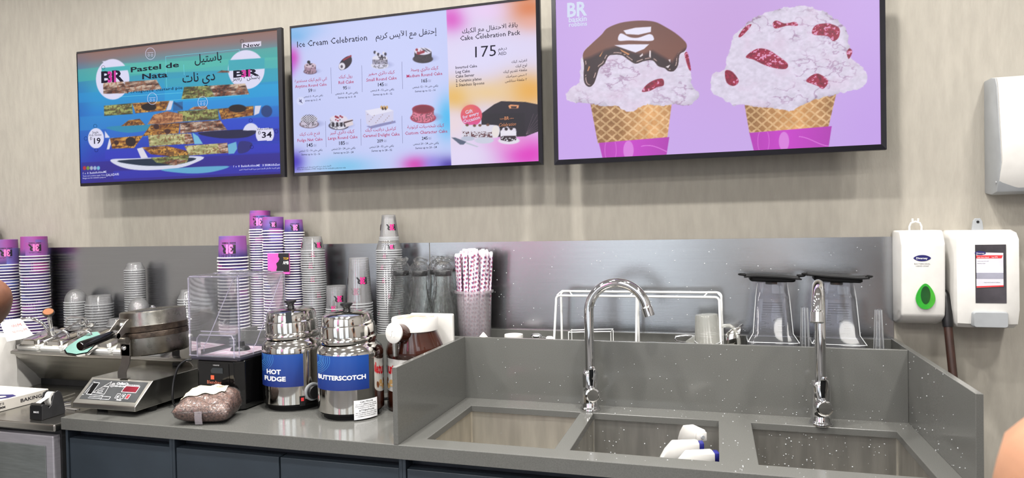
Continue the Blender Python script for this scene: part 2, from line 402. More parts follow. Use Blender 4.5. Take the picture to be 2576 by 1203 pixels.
UL = -1.60                                   # where the ledge behind the machines starts
MB().box(UL, XR - .012, YU, YU + .012, ZC - .03, ZT).build('back_upstand', M['stone'], wt, smooth=0, bevel=.001)
MB().box(UL, XR - .012, 2.152, 2.165, 1.0, ZT).build('ledge_back_strip', M['stone'], wt, smooth=0, bevel=.001)
MB().box(UL, XR - .012, YU + .0121, 2.1519, 1.01, 1.03).build('ledge_floor', M['stone'], wt, smooth=0)
MB().box(-.768, -.755, YF, YU - .0002, ZC + .0002, ZT + .001).build('side_upstand', M['stone'], wt, smooth=0, bevel=.001)
MB().box(XR - .0118, XR + .002, YF - .001, 2.165, ZC + .0002, ZT + .001).build('side_upstand', M['stone'], wt, smooth=0, bevel=.001)
MB().box(UL - .012, UL - .0001, YU, 2.165, ZC - .03, ZT).build('end_upstand', M['stone'], wt, smooth=0, bevel=.001)

# water drops on the upstands and in the basins
def drops(name, parent, spots):
    mb = MB()
    for (p, n, r) in spots:
        q = Vector(n).to_track_quat('Z', 'Y').to_matrix().to_4x4()
        n0 = len(mb.v); mb.lathe([(r, 0), (r * .86, r * .35), (r * .5, r * .58), (.0001, r * .68)], 7, M=Matrix.Translation(p) @ q)
    return tag(mb.build(name, M['water'], parent, smooth=80, fixn=False), 'clear water drops', kind='stuff')
rd = random.Random(3); sp = []
for _ in range(190):
    x = rd.uniform(-.74, .47); t = rd.random(); z = ZC + .005 + (ZT - ZC - .01) * (t ** 2.2)
    if rd.random() < .35 and x < .05: continue
    sp.append(((x, YU - .0002, z), (0, -1, 0), rd.choice([.0005, .0007, .0009, .0013])))
for _ in range(45): sp.append(((XR - .012, rd.uniform(1.55, 1.97), ZC + .19 * rd.random() ** 2), (-1, 0, 0), rd.choice([.0009, .0013, .0018])))
for _ in range(45): sp.append(((rd.uniform(-.3, .47), rd.choice([rd.uniform(1.9, 1.975), rd.uniform(1.51, 1.562)]), ZC + .0001), (0, 0, 1), rd.choice([.0007, .001, .0015])))
for _ in range(14): sp.append(((rd.uniform(.008, .08), rd.uniform(1.52, 1.95), ZC + .0001), (0, 0, 1), rd.choice([.0007, .001, .0015])))
drops('water_drops', wt, sp)
rd = random.Random(9)
sp = [((rd.uniform(-.75, .47), WALL - .0042, rd.uniform(1.1, 1.36)), (0, -1, 0), rd.choice([.0009, .0013, .0018])) for _ in range(150)]
drops('water_drops', so, [((a[0] + .6, -.0001, a[2] - 1.0), n, r) for a, n, r in sp])

# ------------------------------------------------------------------ basins
def basin(i, x0, x1):
    lab = ['stainless steel sink basin nearest the jars and warmers, empty', 'middle stainless steel sink basin with spray bottles standing in it', 'stainless steel sink basin under the right-hand tap, wet and empty'][i]
    o = thing('sink_basin', lab, 'sink', ((x0 + x1) / 2, (SY[0] + SY[1]) / 2, ZC - .2185), group='row of steel sinks')
    a, b, d = (x1 - x0) / 2 + .004, (SY[1] - SY[0]) / 2 + .004, .2
    def ring(hx, hy, z, r, n=5):
        R = []
        for cx, cy, t0 in ((hx - r, hy - r, 0), (-hx + r, hy - r, PI / 2), (-hx + r, -hy + r, PI), (hx - r, -hy + r, 1.5 * PI)):
            for k in range(n + 1): t = t0 + PI / 2 * k / n; R.append((cx + r * math.cos(t), cy + r * math.sin(t), z))
        return R
    mb = MB(); mb.loft([ring(a, b, d, .005), ring(a, b, .018, .005), ring(a - .006, b - .006, .004, .006), ring(a - .02, b - .02, 0, .012), ring(.06, .06, -.004, .03)], cap0=False, cap1=True)
    mb.loft([ring(a, b, d, .012), ring(a + .025, b + .025, d, .012), ring(a + .025, b + .025, d - .0015, .012), ring(a + .0015, b + .0015, d - .0015, .012), ring(a + .0015, b + .0015, -.006, .012)], cap0=False, cap1=True)
    mb.build('bowl', M['sink'] if i else M['sink_dull'], o, smooth=50, fixn=False)
    dr = MB().lathe([(.043, -.0035), (.042, -.001), (.034, -.002), (.03, -.007), (.0001, -.008)], 24).build('drain', M['chrome'], o, smooth=50)
    MB().lathe([(.006, -.0075), (.006, .004), (.0001, .005)], 12).build('strainer_knob', M['chrome'], dr)
    rr = random.Random(40 + i); sp = []
    n = [8, 80, 140][i]
    for _ in range(n): sp.append(((rr.uniform(-a + .02, a - .02), b - .0006, rr.uniform(.03, d - .005)), (0, -1, 0), rr.choice([.0007, .001, .0013, .0018])))
    for _ in range(n // 4): sp.append(((-a + .0006, rr.uniform(-b, b) * .9, rr.uniform(.04, d - .01)), (1, 0, 0), rr.choice([.0009, .0014])))
    drops('water_drops', o, sp)
for i, (a, b) in enumerate(SINKS): basin(i, a, b)

# ------------------------------------------------------------------ cabinets under the worktop
def cabinet(lab, x0, x1, splits, parts):
    o = thing('base_cabinet', lab, 'cabinet', ((x0 + x1) / 2, 1.8, 0), group='base cabinets under the worktop')
    c = (x0 + x1) / 2; Y0 = 1.52 - 1.8
    mb = MB(); t = .009
    mb.box(x0 - c + .0005, x0 - c + t, Y0, .3, .08, .8645); mb.box(x1 - c - t, x1 - c - .0005, Y0, .3, .08, .8645)
    mb.box(x0 - c + t, x1 - c - t, Y0 + .04, .3, .08, .66); mb.box(x0 - c + t, x1 - c - t, Y0 + .04, Y0 + .05, .66, .8645)
    mb.build('body', M['cab_dark'], o, smooth=0)
    MB().box(x0 - c + .001, x1 - c - .001, Y0 + .06, .3, 0, .0795).build('plinth', M['cab_dark'], o, smooth=0)
    e = [x0] + splits + [x1]
    for k in range(len(e) - 1):
        a = e[k] + (t + .002 if k == 0 else .0025); b = e[k + 1] - (t + .002 if k == len(e) - 2 else .0025)
        d = MB().box(a - c, b - c, Y0 + .001, Y0 + .02, .1, .836).build('door', M['cab'], o, smooth=0, bevel=.0015)
        MB().prism([(Y0 + .0205, .836), (Y0 + .0395, .836), (Y0 + .0395, .79), (Y0 + .033, .79), (Y0 + .033, .829), (Y0 + .0205, .829)], a - c, b - c, 'x').build('finger_pull', M['cab_dark'], d, smooth=0)
    # front edges of the side panels in the cabinet colour
    for xx in (x0 - c + .0005, x1 - c - t):
        MB().box(xx, xx + t - .0005, Y0 - .002, Y0 - .0001, .08, .8645).build('edge_strip', M['cab'], o, smooth=0)
cabinet('narrow blue-grey cabinet below the waffle iron, single door', XL, -1.456, [], 1)
cabinet('blue-grey double-door cabinet below the blender and warmers', -1.456, -.752, [-1.11], 2)
cabinet('wide blue-grey cabinet below the sinks', -.752, XR, [-.13], 2)
# ------------------------------------------------------------------ wall screens
TVY = 2.045
def vnoise(x, y, seed=0):
    rs = np.random.RandomState(seed); T = rs.rand(128, 128)
    xi = np.floor(x).astype(int); yi = np.floor(y).astype(int); fx = x - xi; fy = y - yi
    fx = fx * fx * (3 - 2 * fx); fy = fy * fy * (3 - 2 * fy)
    g = lambda a, b: T[a % 128, b % 128]
    return (g(xi, yi) * (1 - fx) + g(xi + 1, yi) * fx) * (1 - fy) + (g(xi, yi + 1) * (1 - fx) + g(xi + 1, yi + 1) * fx) * fy
def fbm(x, y, seed=0, o=4):
    s = 0; a = .5; t = 0
    for i in range(o): s = s + a * vnoise(x * 2 ** i, y * 2 ** i, seed + i); t += a; a *= .5
    return s / t
def smooth_poly(P, n=5):
    P = np.array(P, float); k = len(P); out = []
    for i in range(k):
        a, b, c, d = P[i - 1], P[i], P[(i + 1) % k], P[(i + 2) % k]
        for j in range(n):
            t = j / n; out.append(.5 * ((2 * b) + (c - a) * t + (2 * a - 5 * b + 4 * c - d) * t * t + (3 * b - a - 3 * c + d) * t ** 3))
    return np.array(out)
class Canvas:
    """the picture a screen shows: colours at the points of a grid on the screen"""
    def __init__(s, X0, X1, Z0, Z1, nx, ny):
        xs = np.linspace(X0, X1, nx); zs = np.linspace(Z1, Z0, ny)
        s.X, s.Z = np.meshgrid(xs, zs); s.u, s.v = np.meshgrid(np.linspace(0, 1, nx), np.linspace(0, 1, ny))
        s.px, s.py = project(s.X, np.full_like(s.X, TVY), s.Z); s.c = np.zeros(s.X.shape + (3,)); s.dim = (nx, ny)
    def put(s, mask, col):
        m = mask[..., None]; s.c = s.c * (1 - m) + np.asarray(col, float) * m
    def sd(s, P):
        x, y = s.px, s.py; ins = np.zeros(x.shape, bool); dm = np.full(x.shape, 1e9)
        n = len(P)
        for i in range(n):
            (ax, ay), (bx, by) = P[i], P[(i + 1) % n]
            dx, dy = bx - ax, by - ay; L = dx * dx + dy * dy + 1e-9
            t = np.clip(((x - ax) * dx + (y - ay) * dy) / L, 0, 1)
            dm = np.minimum(dm, (x - ax - t * dx) ** 2 + (y - ay - t * dy) ** 2)
            if ay != by: ins ^= ((ay > y) != (by > y)) & (x < (bx - ax) * (y - ay) / (by - ay) + ax)
        return np.where(ins, 1, -1) * np.sqrt(dm)
    def poly(s, P, soft=.8, smooth=False):
        P = smooth_poly(P) if smooth else P; return np.clip(.5 + s.sd(P) / (2 * soft), 0, 1)
    def ell(s, cx, cy, rx, ry, rot=0, soft=.8):
        c, q = math.cos(rot), math.sin(rot); x = s.px - cx; y = s.py - cy
        d = np.sqrt(((x * c + y * q) / rx) ** 2 + ((-x * q + y * c) / ry) ** 2)
        return np.clip(.5 + (1 - d) * min(rx, ry) / (2 * soft), 0, 1)
    def blob(s, cx, cy, rx, ry, col, k=1.0): s.put(k * np.exp(-(((s.px - cx) / rx) ** 2 + ((s.py - cy) / ry) ** 2)), col)
M['screen'], nt, b, out = nodes_of('lit_screen')
ca = nt.nodes.new('ShaderNodeVertexColor'); ca.layer_name = 'picture'
b.inputs['Base Color'].default_value = (.01, .01, .012, 1); b.inputs['Roughness'].default_value = .3; b.inputs['Specular IOR Level'].default_value = .2
nt.links.new(ca.outputs['Color'], b.inputs['Emission Color']); b.inputs['Emission Strength'].default_value = 0.9
def glow(name, col):
    m = pm(name, (4, 4, 5), .5, spec=.1); b = m.node_tree.nodes['Principled BSDF']; b.inputs['Emission Color'].default_value = lin(col); b.inputs['Emission Strength'].default_value = .95; return m
G = {k: glow('screen_' + k, c) for k, c in dict(ink=(24, 22, 44), white=(226, 228, 255), crimson=(186, 40, 92), grey=(112, 112, 150), pink=(214, 60, 160), rose=(244, 120, 150), gold=(220, 150, 110), sky=(120, 220, 240), logo=(220, 228, 250)).items()}
GK = list(G)
class Screen:
    def __init__(s, name, lab, X0, X1, Z0, Z1, bez, nx, chamfer):
        s.o = thing(name, lab, 'screen', ((X0 + X1) / 2, TVY, Z0), group='menu screens on the wall')
        s.L = Vector(s.o.location); s.in_ = (X0 + bez, X1 - bez, Z0 + bez, Z1 - bez)
        cx = s.L.x; x0, x1, z1 = X0 - cx, X1 - cx, Z1 - Z0
        mb = MB(); e = .006 if chamfer else .0008
        for (a, b2, c, d) in (((x0, 0), (x1, 0), (x1 - bez, bez), (x0 + bez, bez)), ((x1, 0), (x1, z1), (x1 - bez, z1 - bez), (x1 - bez, bez)),
                              ((x1, z1), (x0, z1), (x0 + bez, z1 - bez), (x1 - bez, z1 - bez)), ((x0, z1), (x0, 0), (x0 + bez, bez), (x0 + bez, z1 - bez))):
            f = [(a[0], e, a[1]), (b2[0], e, b2[1]), (c[0], -.004, c[1]), (d[0], -.004, d[1])]
            k = [(q[0], .02, q[2]) for q in f]; k[2] = (c[0], .004, c[1]); k[3] = (d[0], .004, d[1])
            mb.add(f + k, [(0, 1, 2, 3), (7, 6, 5, 4), (0, 4, 5, 1), (2, 6, 7, 3), (1, 5, 6, 2), (3, 7, 4, 0)])
        mb.build('frame', M['bezel'], s.o, smooth=0)
        MB().box(x0 + .003, x1 - .003, .006, .022, .003, z1 - .003).build('housing', M['bezel'], s.o, smooth=0, bevel=.002)
        MB().box(-.22, .22, .022, .045, .12, z1 - .12).box(-.1, .1, .045, WALL - TVY, .2, .34).build('wall_mount', M['black'], s.o, smooth=0)
        a, b2, c, d = s.in_; s.cv = Canvas(a, b2, c, d, nx, int(nx * (d - c) / (b2 - a))); s.mb = MB()
    def P(s, px, py): return at_y(px, py, TVY)
    def text(s, t, p0, p1, col='ink', bold=.0, cap=None, ar=False, mono=None, skew=0, flip=False, dy=-.0012):
        A = s.P(*p0); B = s.P(*p1); d = B - A; wd = math.hypot(d.x, d.z); ux, uz = d.x / wd, d.z / wd
        cp = None
        if cap: cp = abs(s.P(p0[0], p0[1] - cap).z - A.z)
        fn = lambda x, y: (A.x + ux * x - uz * y - s.L.x, dy, A.z + uz * x + ux * y - s.L.z)
        letters(s.mb, arabic(t) if ar else t, fn, wd, cp, bold, GK.index(col), skew, 2 if len(t) < 12 else 1, flip)
    def flat(s, pts, col, dy=-.0008):
        q = [s.P(*p) for p in pts]; s.mb.add([(a.x - s.L.x, dy, a.z - s.L.z) for a in q], [tuple(range(len(q)))], GK.index(col))
    def line(s, p, q, wpx, col, dy=-.0008):
        p = Vector(p); q = Vector(q); n = (q - p).normalized(); n = Vector((-n.y, n.x)) * wpx / 2
        s.flat([p + n, q + n, q - n, p - n], col, dy)
    def ring(s, cx, cy, rx, ry, wpx, col, dy=-.0008, a0=0, a1=2 * PI, n=28):
        for i in range(n):
            t0 = a0 + (a1 - a0) * i / n; t1 = a0 + (a1 - a0) * (i + 1) / n
            s.flat([(cx + rx * math.cos(t0), cy + ry * math.sin(t0)), (cx + rx * math.cos(t1), cy + ry * math.sin(t1)),
                    (cx + (rx - wpx) * math.cos(t1), cy + (ry - wpx) * math.sin(t1)), (cx + (rx - wpx) * math.cos(t0), cy + (ry - wpx) * math.sin(t0))], col, dy)
    def finish(s):
        cv = s.cv; nx, ny = cv.dim; V = np.stack([cv.X.ravel() - s.L.x, np.full(nx * ny, 0.0), cv.Z.ravel() - s.L.z], 1)
        i = np.arange(nx * ny).reshape(ny, nx); F = np.stack([i[1:, :-1], i[1:, 1:], i[:-1, 1:], i[:-1, :-1]], -1).reshape(-1, 4)
        me = bpy.data.meshes.new('display'); me.from_pydata(V.tolist(), [], F.tolist()); me.materials.append(M['screen'])
        at = me.color_attributes.new('picture', 'FLOAT_COLOR', 'POINT')
        c = np.clip(cv.c, 0, 255).reshape(-1, 3) / 255; l = np.where(c <= .04045, c / 12.92, ((c + .055) / 1.055) ** 2.4)
        at.data.foreach_set('color', np.concatenate([l, np.ones((len(l), 1))], 1).astype(np.float32).ravel())
        o = bpy.data.objects.new('display', me); COL.objects.link(o); o.parent = s.o
        if s.mb.f: tag(s.mb.build('screen_lettering', [G[k] for k in GK], o, smooth=0, fixn=False), 'lettering and small marks shown on the screen', kind='stuff')

# ---- screen with the two cones
A = at_y(1394, 416, TVY); B = at_y(2231, 375, TVY); wv = B.x - A.x
T3 = Screen('wall_screen', 'widest wall screen showing two ice-cream cones on lilac', A.x, B.x, (A.z + B.z) / 2, (A.z + B.z) / 2 + wv * .5625 + .006, .0145, 560, False)
cv = T3.cv; px, py = cv.px, cv.py
a3 = lambda P: [(1370 + x / 2.798, y / 2.798) for x, y in P]
b3 = lambda P: [(1760 + x / 2.798, y / 2.798) for x, y in P]
cv.c[:] = (205, 172, 240)
cv.blob(1800, 60, 300, 220, (205, 166, 226), .8); cv.blob(1450, 330, 220, 140, (206, 168, 244), .6); cv.blob(2200, 330, 130, 180, (200, 160, 240), .6)
def cone(P, S, seed, light):
    m = cv.poly(P); x0 = min(q[0] for q in P); x1 = max(q[0] for q in P); t = (px - x0) / (x1 - x0)
    base = np.array((222, 176, 122)) * (1 - .25 * np.abs(t - light)[..., None]) + (fbm(px / 14, py / 14, seed)[..., None] - .5) * 60
    yy = py + 16 * (t - .5) ** 2
    g1 = np.abs(((px * .8 + yy * .9) / 21) % 1 - .5); g2 = np.abs(((px * .75 - yy * 1.0) / 21) % 1 - .5)
    g = np.minimum(g1, g2)
    fade = np.clip(np.abs(t - light) * 2.4, .15, 1)
    base = np.where((g > .13)[..., None], base * (1 - .24 * fade[..., None]) + np.array((12, -4, -16)), base + 14)
    s = m[..., None]; cv.c = cv.c * (1 - s) + base * s
    m2 = cv.poly(S); t2 = (px - S[0][0]) / (S[1][0] - S[0][0])
    sl = np.array((206, 58, 206)) * (1 - .22 * np.abs(t2 - .45)[..., None])
    cv.put(m2, sl)
    for k in range(2):
        ce = (S[0][0] + (S[1][0] - S[0][0]) * (.42 if k == 0 else .2), (S[0][1] + S[2][1]) / 2)
        if k == 0: cv.put(cv.ell(ce[0], ce[1], 13, 24) * m2, (222, 128, 226))
        else: cv.put((cv.ell(ce[0] - 6, ce[1], 15, 34) * (1 - cv.ell(ce[0] - 6, ce[1], 13.6, 32.6))) * m2, (224, 120, 224))
    yw = (S[0][1] + S[2][1]) / 2 + 12 * np.sin((px - S[0][0]) / 26.0)
    cv.put(np.clip(1.6 - np.abs(py - yw), 0, 1) * m2 * (t2 > .6), (226, 120, 226))
def scoop(P, seed, tint=(236, 226, 248)):
    P = smooth_poly(P, 4); d = cv.sd(P); wob = (fbm(px / 9, py / 9, seed) - .5) * 9
    m = np.clip(.5 + (d + wob) / 1.4, 0, 1)
    n = fbm(px / 30, py / 18, seed + 5, 5); n2 = fbm(px / 9, py / 7, seed + 9, 4); lowf = fbm(px / 70, py / 60, seed + 2, 2)
    rg = np.clip((1 - np.abs(2 * n - 1) - .9) / .1, 0, 1) * np.clip((lowf - .42) * 6, 0, 1)
    sh = .95 + .07 * (n2 - .5) * 2 - .17 * rg - .1 * np.clip(1 - d / 14, 0, 1) * (lowf > .5)
    col = np.array(tint) * np.clip(sh, .6, 1.08)[..., None] - rg[..., None] * np.array((4, 26, 10))
    pk = np.clip((fbm(px / 40, py / 30, seed + 3) - .5) * 3.2, 0, 1)[..., None]; col = col * (1 - .35 * pk) + np.array((226, 196, 222)) * .35 * pk
    s = m[..., None]; cv.c = cv.c * (1 - s) + np.clip(col, 0, 255) * s
    return m
def cherry(P, seed=1):
    m = cv.poly(P, smooth=True); n = fbm(px / 6, py / 5, seed)
    col = np.array((150, 20, 58)) * (.6 + .9 * n)[..., None]; cv.put(m, np.clip(col, 0, 255)); cv.put(m * (n > .66), (226, 150, 190))
cone(a3([(322, 728), (895, 728), (862, 985), (375, 1008)]), a3([(382, 1006), (878, 965), (855, 1110), (412, 1130)]), 1, .75)
cone(b3([(315, 728), (962, 660), (905, 900), (350, 935)]), b3([(350, 936), (930, 888), (905, 1055), (385, 1075)]), 2, .55)
scoop(a3([(255, 500), (262, 400), (330, 310), (690, 200), (950, 300), (1005, 420), (1030, 520), (1040, 600), (1088, 660), (1060, 710), (1000, 742), (900, 735), (830, 745), (700, 740), (620, 788), (560, 775), (500, 745), (400, 748), (330, 735), (200, 718), (155, 690), (165, 640), (240, 585)]), 11)
cherry(a3([(685, 645), (715, 600), (770, 565), (830, 555), (838, 600), (790, 615), (740, 640)]), 3)
cherry(a3([(985, 385), (1005, 370), (1022, 440), (1030, 495), (1012, 480)]), 4)
ch = [(272, 375), (330, 310), (400, 245), (440, 200), (520, 165), (600, 150), (690, 145), (780, 155), (860, 195), (930, 240), (990, 295), (1000, 330), (985, 360), (950, 385), (938, 460), (908, 500), (870, 500), (845, 480), (800, 465), (760, 425), (700, 430), (640, 448), (590, 420), (545, 390), (490, 385), (450, 395), (420, 450), (385, 480), (365, 540), (345, 590), (315, 612), (285, 590), (275, 540), (278, 460)]
m = cv.poly(a3(ch), smooth=True); d = cv.sd(smooth_poly(a3(ch)))
low = cv.poly(a3([(272, 420), (330, 400), (430, 350), (520, 325), (620, 370), (700, 385), (760, 360), (830, 400), (900, 440), (940, 380), (1010, 330), (1010, 620), (260, 640)]), soft=5)
cv.put(m, (112, 68, 58)); cv.put(m * (1 - low) * np.clip((py - 60) / 60, 0, 1) * .5, (134, 84, 66)); cv.put(m * low, (48, 26, 30))
cv.put(m * np.clip(1 - np.abs(d - 5) / 1.8, 0, 1) * low * (fbm(px / 10, py / 10, 3) > .5), (232, 200, 190))
cv.put(cv.poly(a3([(555, 215), (640, 195), (750, 188), (748, 225), (660, 245), (575, 240)])), (236, 232, 252))
cv.put(cv.poly(a3([(520, 285), (535, 235), (600, 262), (660, 265), (740, 240), (768, 265), (750, 288), (600, 285)]), smooth=True), (236, 232, 252))
cv.put(cv.poly(a3([(490, 318), (600, 312), (735, 312), (700, 345), (640, 370), (580, 350)])), (236, 232, 252))
for P in ([(385, 395), (410, 360), (405, 375), (392, 400)], [(300, 500), (312, 465), (320, 470), (308, 500)], [(530, 345), (600, 380), (590, 388), (540, 360)]): cv.put(cv.poly(a3(P)), (214, 146, 90))
for P in ([(668, 395), (690, 375), (692, 390), (675, 402)], [(735, 400), (738, 355), (748, 358), (748, 405)], [(852, 470), (885, 455), (870, 480)], [(870, 420), (886, 418), (884, 440)]): cv.put(cv.poly(a3(P)), (232, 220, 224))
scoop(b3([(80, 600), (95, 520), (180, 480), (195, 400), (240, 260), (300, 190), (420, 110), (560, 65), (700, 42), (820, 62), (940, 120), (1030, 200), (1050, 300), (1075, 420), (1140, 470), (1180, 540), (1165, 600), (1100, 630), (950, 665), (760, 720), (650, 780), (560, 770), (400, 750), (300, 735), (240, 740), (150, 690), (85, 650)]), 21)
for i, P in enumerate(([(325, 400), (400, 345), (480, 350), (560, 400), (620, 450), (605, 485), (530, 480), (450, 455), (380, 420)], [(795, 240), (815, 180), (900, 165), (980, 195), (980, 260), (940, 290), (900, 255)], [(515, 165), (540, 145), (600, 165), (670, 155), (690, 180), (620, 180), (580, 190), (530, 200)],
        [(750, 570), (790, 530), (840, 520), (905, 570), (870, 625), (830, 605), (790, 590)], [(180, 500), (230, 505), (275, 570), (240, 605), (190, 580)], [(1035, 370), (1055, 340), (1075, 365), (1050, 415)], [(275, 250), (320, 190), (365, 170), (340, 210), (290, 260)])): cherry(b3(P), 5 + i)
q = lambda x, y: (1370 + x / 2.798, y / 2.798)
T3.text('BR', q(160, 120), q(300, 106), 'logo', .03, cap=36); T3.text('baskin', q(170, 158), q(297, 148), 'logo', .02); T3.text('robbins', q(172, 190), q(299, 180), 'logo', .02)
T3.finish()

# ---- cake menu screen
A = at_y(735, 444, TVY); B = at_y(1364, 413, TVY); wv = B.x - A.x; z0 = (A.z + B.z) / 2; zt = at_y(717, 66, TVY).z
T2 = Screen('wall_screen', 'white cake menu screen with prices hanging in the middle of the three', A.x, B.x, z0, zt, .0105, 460, True)
cv = T2.cv; px, py = cv.px, cv.py
a2 = lambda x, y: (710 + x / 2.674, y / 2.674)
b2 = lambda x, y: (1100 + x / 2.797, y / 2.797)
cv.c[:] = (200, 208, 252)
cv.blob(*a2(500, 600), 190, 170, (206, 212, 255), .8)
cv.blob(*a2(90, 230), 34, 26, (110, 180, 235), .9); cv.blob(*a2(150, 200), 50, 20, (150, 196, 245), .6); cv.blob(*a2(70, 390), 16, 26, (214, 70, 190), .95); cv.blob(*a2(60, 450), 10, 24, (190, 90, 220), .6)
cv.blob(*a2(85, 1090), 24, 26, (70, 50, 190), .95); cv.blob(*a2(430, 1120), 70, 24, (120, 200, 240), .8); cv.blob(*a2(900, 1110), 36, 22, (220, 60, 180), .95)
cv.blob(*a2(1120, 1120), 34, 24, (60, 40, 160), .95); cv.blob(*a2(1110, 790), 24, 50, (70, 190, 245), .95); cv.blob(*a2(1010, 1100), 26, 20, (130, 120, 230), .6)
xd0 = a2(1106, 0)[0]; R = np.clip((px - (xd0 - 1 + (py - 20) * .032)) + .5, 0, 1)
r = np.zeros_like(cv.c); r[:] = (226, 216, 246)
sv = cv.c.copy(); cv.c = r
cv.blob(*b2(100, 130), 36, 34, (222, 80, 200), .95); cv.blob(*b2(640, 60), 60, 40, (222, 120, 60), .95); cv.blob(*b2(350, 80), 60, 24, (240, 206, 250), .7); cv.blob(*b2(660, 160), 40, 24, (238, 170, 150), .6)
cv.blob(*b2(380, 420), 120, 50, (226, 222, 255), .9); cv.blob(*b2(130, 680), 46, 36, (236, 180, 70), .95); cv.blob(*b2(640, 640), 70, 46, (238, 170, 60), .95); cv.blob(*b2(350, 650), 80, 30, (240, 206, 150), .9)
cv.blob(*b2(640, 1080), 70, 44, (228, 50, 196), 1); cv.blob(*b2(500, 1000), 60, 26, (238, 150, 220), .7); cv.blob(*b2(180, 1090), 60, 30, (232, 220, 250), .9); cv.blob(*b2(120, 880), 40, 40, (242, 220, 220), .7)
cv.c = sv * (1 - R[..., None]) + cv.c * R[..., None]
def cake(cx, cy, rx, h, top, side, base=None, seed=0, dots=None, dc=(120, 20, 40)):
    X, Y = a2(cx, cy); rx /= 2.674; h /= 2.674; ry = rx * .42
    cv.put(cv.ell(X + rx * .5, Y + h * .9, rx * 1.1, ry * .9, soft=3) * .4, (120, 126, 180))
    if base: cv.put(cv.ell(X, Y + h, rx * 1.16, ry * 1.16), base)
    cv.put(np.maximum(cv.ell(X, Y + h, rx, ry), (np.abs(px - X) < rx) * (py > Y) * (py < Y + h)), side)
    n = fbm(px / 3, py / 3, seed, 2); mm = np.maximum(cv.ell(X, Y + h, rx, ry), (np.abs(px - X) < rx) * (py > Y) * (py < Y + h))
    cv.c = cv.c * (1 - .35 * (mm * (n > .55))[..., None])
    cv.put(cv.ell(X, Y, rx, ry), top)
    rs = random.Random(seed)
    for _ in range(dots or 0):
        t = rs.uniform(0, 2 * PI); k = rs.uniform(.1, .8); cv.put(cv.ell(X + rx * k * math.cos(t), Y + ry * k * math.sin(t) - 1.5, rs.uniform(1.2, 2.6), rs.uniform(1.2, 2.6)), dc if rs.random() < .6 else (30, 20, 30))
cake(188, 440, 38, 42, (214, 190, 206), (172, 140, 160), (90, 66, 90), 1, 4, (40, 30, 40))
cv.put(cv.ell(*a2(178, 418), 4, 4), (26, 26, 36))
m = cv.poly([a2(*p) for p in ((382, 440), (400, 405), (440, 378), (465, 385), (466, 420), (440, 455), (400, 472), (384, 462))], smooth=True); cv.put(m, (40, 28, 44)); cv.put(cv.ell(*a2(402, 446), 8, 9), (232, 228, 240)); cv.put(cv.ell(*a2(400, 448), 3, 4), (90, 80, 96))
for k in range(6): cv.put(cv.ell(*a2(415 + 9 * k, 402 - 5 * k), 2.4, 2.2), (156, 40, 60))
cake(657, 392, 50, 48, (226, 224, 240), (214, 212, 236), (224, 224, 240), 3, 8, (40, 30, 60))
for k in range(-6, 7): cv.put(cv.poly([a2(657 + 8 * k - 2, 402), a2(657 + 8 * k + 2, 402), a2(657 + 8 * k + 1, 432), a2(657 + 8 * k - 1, 432)]), (40, 30, 54))
for k in range(7): cv.put(cv.ell(*a2(622 + 12 * k, 352 + (k * 37 % 30)), 3, 4), (226, 222, 236) if k % 2 else (40, 36, 60))
cake(946, 345, 58, 52, (228, 224, 244), (44, 30, 46), (30, 22, 36), 4, 3, (150, 30, 50))
for k in range(6): cv.put(cv.ell(*a2(905 + 9 * k, 335 + (k * 53 % 28)), 3.2, 3.4), (150, 24, 50))
for k in range(4): cv.put(cv.ell(*a2(950 + 12 * k, 335 + 6 * (k % 2)), 6, 1.2, .6), (36, 26, 40))
cake(181, 800, 56, 36, (232, 230, 246), (206, 196, 216), (110, 86, 96), 5, 0)
for k in range(-3, 4):
    cv.put(np.clip(1.2 - np.abs((px - a2(181, 800)[0]) - (py - a2(181, 800)[1]) * 1.1 - k * 6), 0, 1) * cv.ell(*a2(181, 800), 20, 11), (40, 30, 44))
    cv.put(np.clip(1.2 - np.abs((px - a2(181, 800)[0]) + (py - a2(181, 800)[1]) * 1.1 - k * 6), 0, 1) * cv.ell(*a2(181, 800), 20, 11), (40, 30, 44))
cake(380, 800, 58, 46, (228, 222, 240), (228, 226, 242), (34, 24, 40), 6, 14, (150, 24, 50))
for k in (-40, -12, 16, 40): cv.put(cv.poly([a2(375 + k, 824), a2(389 + k, 824), a2(389 + k, 852), a2(375 + k, 852)]), (34, 26, 40))
cv.put(cv.poly([a2(412, 815), a2(470, 800), a2(478, 840), a2(430, 856)]), (226, 214, 222)); cv.put(cv.poly([a2(412, 822), a2(474, 806), a2(476, 812), a2(414, 832)]), (60, 34, 44))
cv.put(cv.poly([a2(566, 850), a2(760, 812), a2(764, 826), a2(600, 866)]), (140, 140, 190)); cv.put(cv.poly([a2(558, 744), a2(690, 720), a2(748, 745), a2(748, 808), a2(590, 850), a2(566, 830)]), (214, 212, 240)); cv.put(cv.poly([a2(558, 744), a2(690, 720), a2(748, 745), a2(600, 780)]), (234, 232, 250))
for k in range(16): cv.put(cv.ell(*a2(575 + 11 * k, 770 + (k * 47 % 60)), 1.0, 1.0), (150, 120, 110))
for k in range(5): cv.put(cv.ell(*a2(668 + 9 * k, 722 + 8 * (k % 2)), 3, 4), (60, 40, 40) if k % 2 else (214, 170, 110))
cake(948, 735, 74, 58, (150, 36, 62), (222, 120, 146), (170, 36, 70), 8, 0)
cv.put(cv.ell(*a2(948, 735), 22, 8.5), (128, 26, 52))
